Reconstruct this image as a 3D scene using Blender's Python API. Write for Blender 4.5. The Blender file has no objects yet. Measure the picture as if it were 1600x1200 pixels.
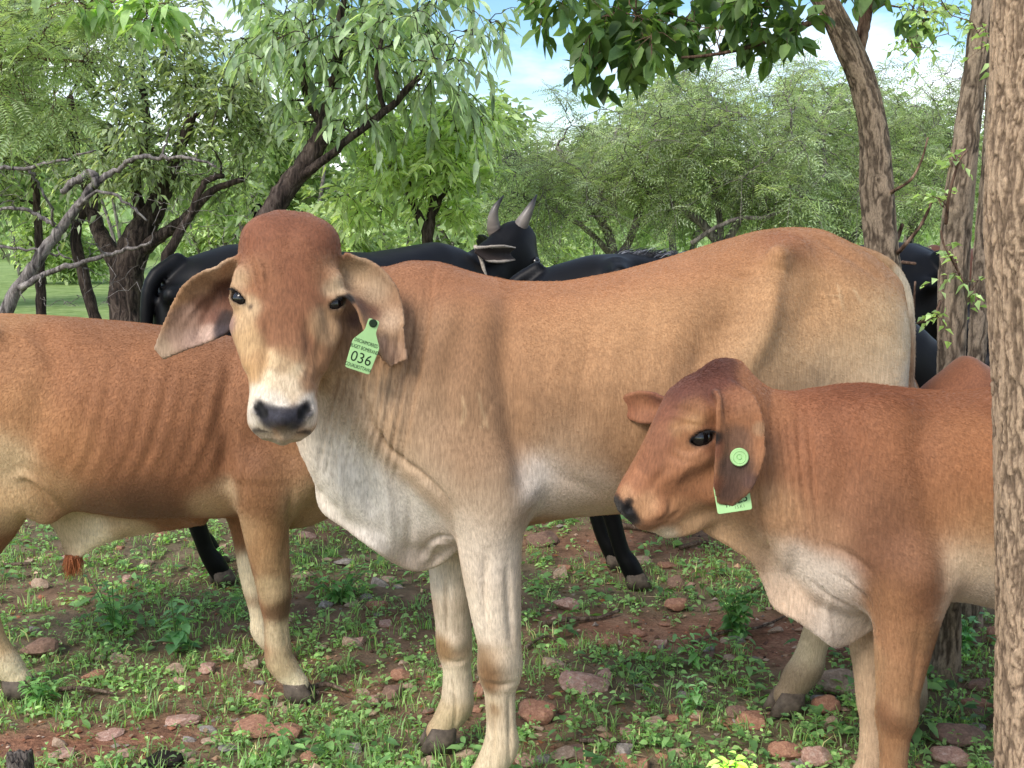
import bpy, math, random, time
import numpy as np
from mathutils import Vector, Matrix
from mathutils.bvhtree import BVHTree
import openvdb

T0 = time.time()
random.seed(7)
rng = np.random.default_rng(11)
SC = bpy.context.scene
COL = SC.collection

# ---------------------------------------------------------------- camera
CAM_H = 1.40
PITCH = math.radians(8.06)
FPX = 1800.0
cam_data = bpy.data.cameras.new("camera")
cam_data.sensor_width = 36.0
cam_data.lens = 36.0 * FPX / 1600.0
cam_data.clip_end = 2000.0
cam_data.clip_start = 0.05
cam = bpy.data.objects.new("camera", cam_data)
cam.location = (0, 0, CAM_H)
cam.rotation_euler = (math.radians(90) - PITCH, 0, 0)
COL.objects.link(cam)
SC.camera = cam

# ---------------------------------------------------------------- world, sun, exposure
SUN_EL, SUN_AZ = math.radians(42), math.radians(-38)     # azimuth measured from behind the camera, towards the left
world = bpy.data.worlds.new("World")
SC.world = world
world.use_nodes = True
wt = world.node_tree
wt.nodes.clear()


def nn(t, kind, **kw):
    n = t.nodes.new(kind)
    for k, v in kw.items():
        if k.startswith("in_"):
            key = k[3:]
            n.inputs[int(key) if key.isdigit() else key.replace("_", " ")].default_value = v
        else:
            setattr(n, k, v)
    return n


sky = nn(wt, "ShaderNodeTexSky", sky_type="NISHITA", sun_disc=False)
sky.sun_elevation = SUN_EL
# sun direction vector: from the left and behind the camera
SUN_DIR = Vector((math.sin(SUN_AZ) * math.cos(SUN_EL), -math.cos(SUN_AZ) * math.cos(SUN_EL), math.sin(SUN_EL)))
sky.sun_rotation = math.atan2(SUN_DIR.x, SUN_DIR.y)
geo = nn(wt, "ShaderNodeTexCoord")
sep = nn(wt, "ShaderNodeSeparateXYZ")
wt.links.new(geo.outputs["Generated"], sep.inputs[0])
mp = nn(wt, "ShaderNodeMapping")
mp.inputs["Scale"].default_value = (1.6, 1.6, 4.6)
mp.inputs["Location"].default_value = (0.35, 0.1, 0.42)
wt.links.new(geo.outputs["Generated"], mp.inputs[0])
cn = nn(wt, "ShaderNodeTexNoise", in_Scale=2.1, in_Detail=7.0, in_Roughness=0.55)
wt.links.new(mp.outputs[0], cn.inputs["Vector"])
cr = nn(wt, "ShaderNodeValToRGB")
cr.color_ramp.elements[0].position = 0.46
cr.color_ramp.elements[1].position = 0.70
wt.links.new(cn.outputs["Fac"], cr.inputs[0])
mixc = nn(wt, "ShaderNodeMix", data_type="RGBA")
mixc.inputs[7].default_value = (9.6, 9.6, 9.9, 1)
wt.links.new(cr.outputs[0], mixc.inputs[0])
hs = nn(wt, "ShaderNodeHueSaturation", in_Saturation=1.3, in_Value=.9)
wt.links.new(sky.outputs[0], hs.inputs["Color"])
wt.links.new(hs.outputs[0], mixc.inputs[6])
bg = nn(wt, "ShaderNodeBackground", in_Strength=0.15)
wt.links.new(mixc.outputs[2], bg.inputs[0])
wo = nn(wt, "ShaderNodeOutputWorld")
wt.links.new(bg.outputs[0], wo.inputs[0])

sun_data = bpy.data.lights.new("sun", "SUN")
sun_data.energy = 2.2
sun_data.angle = math.radians(22)
sun_data.color = (1.0, 0.93, 0.84)
sun = bpy.data.objects.new("sun", sun_data)
sun.rotation_euler = (-SUN_DIR).to_track_quat("-Z", "Y").to_euler()
sun.location = (0, 0, 20)
COL.objects.link(sun)

SC.view_settings.view_transform = "Standard"
SC.view_settings.look = "None"
SC.view_settings.gamma = 1.0
SC.view_settings.use_curve_mapping = False
SC.view_settings.exposure = 0.58
SC.render.engine = "CYCLES"
SC.cycles.max_bounces = 6
SC.cycles.diffuse_bounces = 3
SC.cycles.transmission_bounces = 3
SC.cycles.use_denoising = True
# ================================================================= helpers
CT, ST = math.cos(PITCH), math.sin(PITCH)


def unit(v):
    v = np.asarray(v, float)
    return v / (np.linalg.norm(v) + 1e-12)


def smooth_tab(xs, ys, q, passes=3):
    t = np.linspace(xs[0], xs[-1], 240)
    v = np.interp(t, xs, ys)
    k = np.array([1, 2, 3, 4, 3, 2, 1]) / 16.0
    for _ in range(passes):
        v = np.convolve(np.pad(v, 3, mode="edge"), k, mode="valid")
    return np.interp(q, t, v)


def ray(px, py):
    u, v = (px - 800) / FPX, -(py - 600) / FPX
    return np.array([u, CT + v * ST, -ST + v * CT])


def W(px, py, Y):
    d = ray(px, py)
    return np.array([0, 0, CAM_H]) + d * (Y / d[1])


def G(px, py, z=0.0):
    d = ray(px, py)
    return np.array([0, 0, CAM_H]) + d * ((z - CAM_H) / d[2])


def cam_depth(p):
    return p[1] * CT + (CAM_H - p[2]) * ST


def lin(c):
    c = np.asarray(c, float) / 255.0
    return np.where(c <= 0.04045, c / 12.92, ((c + 0.055) / 1.055) ** 2.4)


def srgb(*c):
    return tuple(lin(c)) + (1.0,)


def tag(o, label=None, cat=None, group=None, kind=None):
    if label:
        o["label"] = label
    if cat:
        o["category"] = cat
    if group:
        o["group"] = group
    if kind:
        o["kind"] = kind
    return o


def link(o, parent=None):
    COL.objects.link(o)
    if parent is not None:
        o.parent = parent
    return o


def empty(name, loc=(0, 0, 0), rz=0.0):
    o = bpy.data.objects.new(name, None)
    o.empty_display_size = 0.1
    o.location = loc
    o.rotation_euler = (0, 0, rz)
    return link(o)


def np_mesh(name, verts, faces, mat=None, smooth=True, cols=None):
    """faces: (F,k) array, or list of arrays of different k"""
    me = bpy.data.meshes.new(name)
    if not isinstance(faces, list):
        faces = [faces]
    faces = [np.asarray(f, np.int32) for f in faces if len(f)]
    verts = np.asarray(verts, np.float32)
    me.vertices.add(len(verts))
    me.vertices.foreach_set("co", verts.ravel())
    nl = sum(f.size for f in faces)
    me.loops.add(nl)
    me.loops.foreach_set("vertex_index", np.concatenate([f.ravel() for f in faces]))
    nf = sum(len(f) for f in faces)
    me.polygons.add(nf)
    starts, off = [], 0
    for f in faces:
        starts.append(off + np.arange(len(f)) * f.shape[1])
        off += f.size
    me.polygons.foreach_set("loop_start", np.concatenate(starts).astype(np.int32))
    me.update(calc_edges=True)
    me.polygons.foreach_set("use_smooth", np.full(nf, smooth))
    if cols is not None:
        c = np.ones((len(verts), 4), np.float32)
        c[:, :3] = cols
        a = me.color_attributes.new("Col", "FLOAT_COLOR", "POINT")
        a.data.foreach_set("color", c.ravel())
    if mat is not None:
        me.materials.append(mat)
    return me


def np_obj(name, verts, faces, mat=None, parent=None, smooth=True, cols=None):
    return link(bpy.data.objects.new(name, np_mesh(name, verts, faces, mat, smooth, cols)), parent)


def tube(points, radii, seg=8, cap=True, bump=0.0, seed=0):
    """tapered tube round a 3D polyline -> verts, quads (+caps as triangles)"""
    P = np.asarray(points, float)
    R = np.asarray(radii, float)
    r_ = np.random.default_rng(seed)
    T = np.gradient(P, axis=0)
    T /= np.linalg.norm(T, axis=1)[:, None] + 1e-9
    ref = np.array([0.31, 0.77, 0.55])
    ref /= np.linalg.norm(ref)
    V = []
    prev = None
    for i in range(len(P)):
        a = np.cross(T[i], ref if prev is None else np.cross(prev, T[i]))
        a /= np.linalg.norm(a) + 1e-9
        if prev is not None:
            a = prev - T[i] * (prev @ T[i])
            a /= np.linalg.norm(a) + 1e-9
        prev = a
        b = np.cross(T[i], a)
        th = np.arange(seg) * 2 * math.pi / seg
        rr = R[i] * (1 + bump * r_.uniform(-1, 1, seg))
        V.append(P[i] + rr[:, None] * (np.cos(th)[:, None] * a + np.sin(th)[:, None] * b))
    V = np.concatenate(V)
    n = len(P)
    i, j = np.meshgrid(np.arange(n - 1), np.arange(seg), indexing="ij")
    j2 = (j + 1) % seg
    Q = np.stack([i * seg + j, i * seg + j2, (i + 1) * seg + j2, (i + 1) * seg + j], -1).reshape(-1, 4)
    tris = np.zeros((0, 3), int)
    if cap:
        V = np.concatenate([V, P[:1] - T[:1] * R[0] * .3, P[-1:] + T[-1:] * R[-1] * .5])
        a0, a1 = len(V) - 2, len(V) - 1
        k = np.arange(seg)
        k2 = (k + 1) % seg
        tris = np.concatenate([np.stack([np.full(seg, a0), k2, k], -1),
                               np.stack([np.full(seg, a1), (n - 1) * seg + k, (n - 1) * seg + k2], -1)])
    return V, Q, tris


def spline(pts, n):
    """Catmull-Rom through rows of pts (any dimension), n samples"""
    P = np.asarray(pts, float)
    if len(P) == 2:
        t = np.linspace(0, 1, n)[:, None]
        return P[0] * (1 - t) + P[1] * t
    E = np.vstack([2 * P[0] - P[1], P, 2 * P[-1] - P[-2]])
    t = np.linspace(0, len(P) - 1 - 1e-6, n)
    i = t.astype(int)
    f = (t - i)[:, None]
    a, b, c, d = E[i], E[i + 1], E[i + 2], E[i + 3]
    return .5 * ((2 * b) + (c - a) * f + (2 * a - 5 * b + 4 * c - d) * f ** 2 + (3 * b - a - 3 * c + d) * f ** 3)


class Geo:
    """collects pieces into one mesh"""
    def __init__(s):
        s.v, s.q, s.t, s.c, s.n = [], [], [], [], 0

    def add(s, V, Q=None, Tr=None, col=None):
        s.v.append(V)
        if Q is not None and len(Q):
            s.q.append(np.asarray(Q) + s.n)
        if Tr is not None and len(Tr):
            s.t.append(np.asarray(Tr) + s.n)
        if col is not None:
            c = np.empty((len(V), 3))
            c[:] = col
            s.c.append(c)
        s.n += len(V)

    def build(s, name, mat, parent=None, smooth=True):
        f = []
        if s.q:
            f.append(np.concatenate(s.q))
        if s.t:
            f.append(np.concatenate(s.t))
        return np_obj(name, np.concatenate(s.v), f, mat, parent, smooth,
                      np.concatenate(s.c) if s.c else None)


# ---------------------------------------------------------------- value noise (numpy)
_perm = np.random.default_rng(5).permutation(512)


def vnoise(x, y, z=0.0, scale=1.0, oct=3):
    x, y, z = np.broadcast_arrays(np.asarray(x, float) * scale, np.asarray(y, float) * scale, np.asarray(z, float) * scale)
    out = np.zeros(x.shape)
    amp, tot = 1.0, 0.0
    for o in range(oct):
        xi, yi, zi = np.floor(x).astype(int), np.floor(y).astype(int), np.floor(z).astype(int)
        fx, fy, fz = x - xi, y - yi, z - zi
        fx, fy, fz = [f * f * (3 - 2 * f) for f in (fx, fy, fz)]
        def h(a, b, c):
            return _perm[(_perm[(_perm[a & 511] + b) & 511] + c) & 511] / 511.0
        v = 0
        for dx in (0, 1):
            for dy in (0, 1):
                for dz in (0, 1):
                    w = (fx if dx else 1 - fx) * (fy if dy else 1 - fy) * (fz if dz else 1 - fz)
                    v = v + w * h(xi + dx, yi + dy, zi + dz)
        out += amp * (v * 2 - 1)
        tot += amp
        amp *= .5
        x, y, z = x * 2.03 + 17, y * 2.03 + 5, z * 2.03 + 9
    return out / tot


# ---------------------------------------------------------------- materials
def mat_new(name):
    m = bpy.data.materials.new(name)
    m.use_nodes = True
    t = m.node_tree
    b = t.nodes["Principled BSDF"]
    return m, t, b


def ramp(t, src, stops):
    r = t.nodes.new("ShaderNodeValToRGB")
    e = r.color_ramp.elements
    while len(e) < len(stops):
        e.new(.5)
    for k, (p, c) in enumerate(stops):
        e[k].position = p
        e[k].color = c if len(c) == 4 else tuple(c) + (1,)
    t.links.new(src, r.inputs[0])
    return r.outputs[0]


def mixrgb(t, a, b, fac, mode="MIX"):
    m = t.nodes.new("ShaderNodeMix")
    m.data_type = "RGBA"
    m.blend_type = mode
    for k, v in ((0, fac), (6, a), (7, b)):
        if hasattr(v, "links"):
            t.links.new(v, m.inputs[k])
        else:
            m.inputs[k].default_value = v
    return m.outputs[2]


def noise(t, scale, detail=4, rough=.55, vec=None, dist=0.0):
    n = nn(t, "ShaderNodeTexNoise", in_Scale=scale, in_Detail=detail, in_Roughness=rough, in_Distortion=dist)
    if vec is not None:
        t.links.new(vec, n.inputs["Vector"])
    return n.outputs["Fac"]


def coords(t, scale=(1, 1, 1), kind="Object", rot=(0, 0, 0)):
    c = nn(t, "ShaderNodeTexCoord")
    m = nn(t, "ShaderNodeMapping")
    m.inputs["Scale"].default_value = scale
    m.inputs["Rotation"].default_value = rot
    t.links.new(c.outputs[kind], m.inputs[0])
    return m.outputs[0]


def bump(t, b, h, strength=.3, dist=.01, prev=None):
    n = nn(t, "ShaderNodeBump", in_Strength=strength, in_Distance=dist)
    t.links.new(h, n.inputs["Height"])
    if prev is not None:
        t.links.new(prev, n.inputs["Normal"])
    t.links.new(n.outputs[0], b.inputs["Normal"])
    return n.outputs[0]


def vcol(t, name="Col"):
    return nn(t, "ShaderNodeVertexColor", layer_name=name).outputs[0]


def mat_coat(name, fur=1.0, gloss=.72, spec=.3):
    m, t, b = mat_new(name)
    c = vcol(t)
    st = noise(t, 1.0, 3, .6, coords(t, (240, 240, 36)), .3)
    st2 = noise(t, 1.0, 4, .6, coords(t, (14, 14, 20)), .6)
    k1 = ramp(t, st, [(.3, (.74, .72, .70)), (.7, (1.16, 1.16, 1.16))])
    k2 = ramp(t, st2, [(.3, (.90, .88, .86)), (.7, (1.08, 1.08, 1.08))])
    c = mixrgb(t, c, k1, fur, "MULTIPLY")
    c = mixrgb(t, c, k2, 1.0, "MULTIPLY")
    gm = nn(t, "ShaderNodeGamma", in_Gamma=1.22)
    t.links.new(c, gm.inputs["Color"])
    hv = nn(t, "ShaderNodeHueSaturation", in_Hue=.513, in_Saturation=.89, in_Value=.88)
    t.links.new(gm.outputs[0], hv.inputs["Color"])
    t.links.new(hv.outputs[0], b.inputs["Base Color"])
    b.inputs["Roughness"].default_value = gloss
    b.inputs["Specular IOR Level"].default_value = spec
    b.inputs["Sheen Weight"].default_value = .12 if fur > .8 else .0
    b.inputs["Sheen Roughness"].default_value = .5
    b.inputs["Sheen Tint"].default_value = (1, .9, .8, 1)
    bump(t, b, st, .35 * fur, .002)
    return m


def mat_plain(name, col, rough=.6, spec=.5, nscale=0, namp=.2, bmp=0.0, kind="Object"):
    m, t, b = mat_new(name)
    b.inputs["Roughness"].default_value = rough
    b.inputs["Specular IOR Level"].default_value = spec
    if nscale:
        n = noise(t, nscale, 5, .6, coords(t, kind=kind))
        lo = tuple(x * (1 - namp) for x in col[:3])
        hi = tuple(min(1, x * (1 + namp)) for x in col[:3])
        t.links.new(ramp(t, n, [(.3, lo), (.7, hi)]), b.inputs["Base Color"])
        if bmp:
            bump(t, b, n, bmp, .005)
    else:
        b.inputs["Base Color"].default_value = col
    return m
# ================================================================= ground
SOIL = []      # (x, y, rx, ry, strength) bare red earth, placed where the photo shows it
for px, py, rx, ry, a in [(1020, 985, .42, .20, 1.5), (1230, 985, .30, .22, 1.6), (1200, 1000, .2, .15, 1), (920, 960, .2, .1, .6), (60, 1165, .30, .10, 1.6), (180, 1150, .30, .08, 1.2), (330, 1120, .5, .05, .9), (430, 1060, .35, .05, .7),
                          (1100, 860, .9, .35, .8), (880, 1180, .25, .06, .8), (700, 1000, .2, .08, .5), (560, 830, .3, .2, .9), (260, 960, .2, .05, .4), (1000, 1130, .15, .05, .5), (1300, 1150, .2, .05, .4), (620, 960, .3, .1, .5),
                          (500, 1080, .35, .05, .8), (900, 840, .5, .2, .9)]:
    p = G(px, py)
    SOIL.append((p[0], p[1], rx, ry, a))
SOIL.append((-3.9, 8.9, .9, .8, 2.2))


def soil_amount(x, y):
    v = .10 + .55 * vnoise(x, y, 3.3, 1.9, 4) + .25 * vnoise(x, y, 7.7, 7, 3)
    for cx, cy, rx, ry, a in SOIL:
        v = v + a * .55 * np.exp(-((x - cx) / rx) ** 2 - ((y - cy) / ry) ** 2)
    return np.clip(v, 0, 1)


def ground_z(x, y):
    r = np.hypot(x, y - 3)
    near = np.exp(-(r / 14) ** 2)
    return (.022 * vnoise(x, y, 1.1, 1.3, 3) + .010 * vnoise(x, y, 4.1, 6, 3)) * near - .012


def build_ground():
    xs = np.concatenate([np.linspace(-400, -14, 14), np.linspace(-12, 12, 210), np.linspace(14, 400, 14)])
    ys = np.concatenate([np.linspace(-60, -1, 8), np.linspace(0, 14, 170), np.linspace(15, 30, 20), np.linspace(34, 600, 14)])
    X, Y = np.meshgrid(xs, ys, indexing="ij")
    Z = ground_z(X, Y)
    V = np.stack([X, Y, Z], -1).reshape(-1, 3)
    i, j = np.meshgrid(np.arange(len(xs) - 1), np.arange(len(ys) - 1), indexing="ij")
    n = len(ys)
    Q = np.stack([i * n + j, (i + 1) * n + j, (i + 1) * n + j + 1, i * n + j + 1], -1).reshape(-1, 4)
    sa = soil_amount(V[:, 0], V[:, 1])
    far = np.clip((np.hypot(V[:, 0], V[:, 1]) - 6) / 5, 0, 1)
    sa = sa * (1 - far) + far * np.clip(.1 + .5 * vnoise(V[:, 0], V[:, 1], 2, .25, 3), 0, .6)
    cx, cy = -3.9, 8.9
    sa = np.clip(sa + 1.0 * np.exp(-((V[:, 0] - cx) / .9) ** 2 - ((V[:, 1] - cy) / .9) ** 2), 0, 1)
    cols = np.stack([sa, far, np.zeros_like(sa)], 1)
    m, t, b = mat_new("red_earth")
    vc = vcol(t)
    sp = nn(t, "ShaderNodeSeparateColor")
    t.links.new(vc, sp.inputs[0])
    co = coords(t)
    n1 = noise(t, 9, 6, .65, co)
    n2 = noise(t, 70, 5, .7, co)
    n3 = noise(t, 2.2, 4, .6, co)
    earth = ramp(t, n1, [(.25, srgb(128, 92, 72)), (.5, srgb(172, 124, 98)), (.75, srgb(200, 154, 126))])
    litter = ramp(t, n2, [(.3, (.45, .42, .40)), (.6, (1.0, 1.0, 1.0)), (.75, (1.35, 1.25, 1.15))])
    earth = mixrgb(t, earth, litter, 1.0, "MULTIPLY")
    humus = ramp(t, n1, [(.3, srgb(88, 78, 62)), (.7, srgb(146, 130, 106))])
    near = mixrgb(t, humus, earth, sp.outputs[0])
    fg = ramp(t, n3, [(.25, srgb(116, 140, 80)), (.5, srgb(146, 170, 104)), (.75, srgb(172, 190, 132))])
    farc = mixrgb(t, fg, srgb(176, 128, 100), ramp(t, sp.outputs[0], [(.55, (0, 0, 0)), (.95, (1, 1, 1))]))
    farc = mixrgb(t, farc, ramp(t, n1, [(.3, (.7, .7, .7)), (.7, (1.15, 1.15, 1.15))]), 1.0, "MULTIPLY")
    c = mixrgb(t, near, farc, sp.outputs[1])
    t.links.new(c, b.inputs["Base Color"])
    b.inputs["Roughness"].default_value = .95
    b.inputs["Specular IOR Level"].default_value = .15
    bump(t, b, n2, .8, .02)
    o = np_obj("ground", V, Q, m, None, True, cols)
    tag(o, "reddish earth with patches of green growth under the cattle", kind="structure")


build_ground()
# ================================================================= vegetation tools
def mat_leaf(name, trans=.35, rough=.5, spec=.35, sat=1.0, val=1.0, hue=.5):
    m, t, b = mat_new(name)
    c = vcol(t)
    n = noise(t, 30, 2, .5, coords(t))
    c = mixrgb(t, c, ramp(t, n, [(.3, (.8, .8, .8)), (.7, (1.2, 1.2, 1.2))]), 1.0, "MULTIPLY")
    hv = nn(t, "ShaderNodeHueSaturation", in_Hue=hue, in_Saturation=sat, in_Value=val)
    t.links.new(c, hv.inputs["Color"])
    c = hv.outputs[0]
    t.links.new(c, b.inputs["Base Color"])
    b.inputs["Roughness"].default_value = rough
    b.inputs["Specular IOR Level"].default_value = spec
    tr = nn(t, "ShaderNodeBsdfTranslucent")
    tc = mixrgb(t, c, (1.25, 1.3, .55, 1), 1.0, "MULTIPLY")
    t.links.new(tc, tr.inputs[0])
    mx = nn(t, "ShaderNodeMixShader", in_0=trans)
    t.links.new(b.outputs[0], mx.inputs[1])
    t.links.new(tr.outputs[0], mx.inputs[2])
    t.links.new(mx.outputs[0], t.nodes["Material Output"].inputs[0])
    return m


def mat_bark(name, dark, mid, light, vs=1.0, bmp=.9, rough=.9):
    m, t, b = mat_new(name)
    co = coords(t, (26 * vs, 26 * vs, 5.5 * vs))
    n1 = noise(t, 1, 6, .65, co, 1.2)
    n2 = noise(t, 1, 5, .7, coords(t, (150, 150, 60)), .4)
    n3 = noise(t, 3.0, 3, .5, coords(t))
    c = ramp(t, n1, [(.36, dark), (.50, mid), (.66, light)])
    c = mixrgb(t, c, ramp(t, n2, [(.3, (.72, .7, .68)), (.7, (1.2, 1.2, 1.2))]), 1.0, "MULTIPLY")
    c = mixrgb(t, c, ramp(t, n3, [(.3, (.82, .82, .84)), (.7, (1.12, 1.1, 1.06))]), 1.0, "MULTIPLY")
    t.links.new(c, b.inputs["Base Color"])
    b.inputs["Roughness"].default_value = rough
    b.inputs["Specular IOR Level"].default_value = .2
    n = bump(t, b, n1, bmp, .02)
    bump(t, b, n2, .5, .004, n)
    return m


def batch_tubes(P, R, seg=3):
    """P (n,k,3) R (n,k)"""
    n, k, _ = P.shape
    T = np.gradient(P, axis=1)
    T /= np.linalg.norm(T, axis=2, keepdims=True) + 1e-9
    ref = np.array([.31, .77, .55])
    A = np.cross(T, ref)
    A /= np.linalg.norm(A, axis=2, keepdims=True) + 1e-9
    Bv = np.cross(T, A)
    th = np.arange(seg) * 2 * math.pi / seg
    V = P[:, :, None] + R[:, :, None, None] * (np.cos(th)[:, None] * A[:, :, None] + np.sin(th)[:, None] * Bv[:, :, None])
    V = V.reshape(-1, 3)
    a, i, j = np.meshgrid(np.arange(n), np.arange(k - 1), np.arange(seg), indexing="ij")
    j2 = (j + 1) % seg
    o = a * k * seg
    Q = np.stack([o + i * seg + j, o + i * seg + j2, o + (i + 1) * seg + j2, o + (i + 1) * seg + j], -1).reshape(-1, 4)
    return V, Q


def unitn(v):
    return v / (np.linalg.norm(v, axis=-1, keepdims=True) + 1e-9)


def leaves(pos, d, up, L, Wd, fold=.25, droop=.25, col=None, detail=2):
    """one batch of leaves. pos,d,up (n,3); L,Wd (n). returns V,(quads),(tris),cols"""
    n = len(pos)
    d = unitn(d)
    side = unitn(np.cross(d, up))
    nrm = np.cross(side, d)
    L, Wd = np.asarray(L)[:, None] * np.ones((n, 1)), np.asarray(Wd)[:, None] * np.ones((n, 1))
    if detail == 1:
        mid = pos + d * L * .45
        tip = pos + d * L + np.array([0, 0, -1]) * L * droop
        V = np.stack([pos, mid + side * Wd * .5 + nrm * Wd * fold, tip, mid - side * Wd * .5 + nrm * Wd * fold], 1)
        f = np.array([[0, 1, 2], [0, 2, 3]])
    else:
        dn = np.array([0, 0, -1]) * L * droop
        m1, m2, tip = pos + d * L * .30 + dn * .08, pos + d * L * .66 + dn * .42, pos + d * L + dn
        V = np.stack([pos, m1 + side * Wd * .47 + nrm * Wd * fold, m1, m1 - side * Wd * .47 + nrm * Wd * fold,
                      m2 + side * Wd * .40 + nrm * Wd * fold, m2, m2 - side * Wd * .40 + nrm * Wd * fold, tip], 1)
        f = np.array([[0, 1, 2], [0, 2, 3], [1, 4, 5], [1, 5, 2], [2, 5, 6], [2, 6, 3], [4, 7, 5], [5, 7, 6]])
    k = V.shape[1]
    F = (np.arange(n)[:, None, None] * k + f[None]).reshape(-1, 3)
    C = None if col is None else np.repeat(col, k, axis=0)
    return V.reshape(-1, 3), F, C


def leaf_cols(n, c0, c1, r, light=.16, yellow=0.0, cy=(178, 176, 84)):
    t = r.random((n, 1))
    c = lin(c0) * (1 - t) + lin(c1) * t
    c = c * (1 + r.normal(0, light, (n, 1)))
    if yellow:
        m = r.random(n) < yellow
        c[m] = lin(cy) * (1 + r.normal(0, .1, (m.sum(), 1)))
    return np.clip(c, .003, 1)


def crown_points(blobs, n, r, hollow=.25):
    """blobs: (cx,cy,cz,rx,ry,rz,weight)"""
    Bl = np.array(blobs, float)
    w = Bl[:, 6] * (Bl[:, 3] * Bl[:, 4] * Bl[:, 5]) ** (2 / 3)
    k = r.choice(len(Bl), n, p=w / w.sum())
    d = unitn(r.normal(0, 1, (n, 3)))
    rad = (hollow + (1 - hollow) * r.random((n, 1)) ** .55) * (1 + .22 * vnoise(d[:, 0], d[:, 1], d[:, 2] + k * 3, 2.5, 2))[:, None]
    return Bl[k, :3] + d * rad * Bl[k, 3:6], d


class Skeleton:
    def __init__(s):
        s.nodes, s.rad = [], []
        s.geo = Geo()
        s.thin = []

    def limb(s, rows, seg=10, sub=6, bmp=.10, wob=.0, r=None, seed=0):
        P = spline(np.array(rows, float), (len(rows) - 1) * sub + 1)
        P[:, 3] = np.maximum(P[:, 3], .003)
        if wob and r is not None:
            P[1:-1, :3] += r.normal(0, wob, (len(P) - 2, 3))
        V, Q, T = tube(P[:, :3], P[:, 3], seg, bump=bmp, seed=seed)
        s.geo.add(V, Q, T)
        s.nodes += list(P[:, :3])
        s.rad += list(P[:, 3])

    def reach(s, pts, r, k=6, r0=.012, r1=.0025, sag=.10, wob=.03, maxr=.5, start=0):
        """grow a thin branch from the nearest part of the skeleton to every point; returns (n,k,3) paths"""
        pts = np.asarray(pts)
        N = np.array(s.nodes)
        Rr = np.array(s.rad)
        order = np.argsort([np.min(((N - p) ** 2).sum(1)) for p in pts[:]])
        cap = len(N) + len(pts) * k
        A = np.empty((cap, 3)); A[:len(N)] = N
        B_ = np.empty(cap); B_[:len(N)] = Rr
        m = len(N)
        out, rr = [], []
        for i in order:
            p = pts[i]
            d = ((A[:m] - p) ** 2).sum(1) + np.maximum(0, A[:m, 2] - p[2] + .1) ** 2 * .5
            j = int(d.argmin())
            a = A[j]
            L = np.linalg.norm(p - a)
            t = np.linspace(0, 1, k)[:, None]
            path = a * (1 - t) + p * t
            off = r.normal(0, wob * L, (k, 3)) * np.sin(np.pi * t)
            path = path + off
            path[:, 2] += (sag * L * np.sin(np.pi * t))[:, 0]
            ra = min(max(r1 * 1.5, B_[j] * .55), r0 + .02 * L)
            rad = ra + (r1 - ra) * t[:, 0]
            A[m:m + k - 1] = path[1:]
            B_[m:m + k - 1] = rad[1:]
            m += k - 1
            out.append(path); rr.append(rad)
        s.nodes = list(A[:m]); s.rad = list(B_[:m])
        P, R_ = np.array(out), np.array(rr)
        s.thin.append((P, R_))
        return P

    def build(s, root, mat, name="trunk", tname="branch", seg=4):
        if s.geo.v:
            o = s.geo.build(name, mat, root)
            if name in ("limb", "sprout"):
                o["kind"] = "stuff"
        if s.thin:
            g = Geo()
            for P, R_ in s.thin:
                g.add(*batch_tubes(P, R_, seg))
            o = g.build(tname, mat, root)
            o["kind"] = "stuff"


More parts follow.
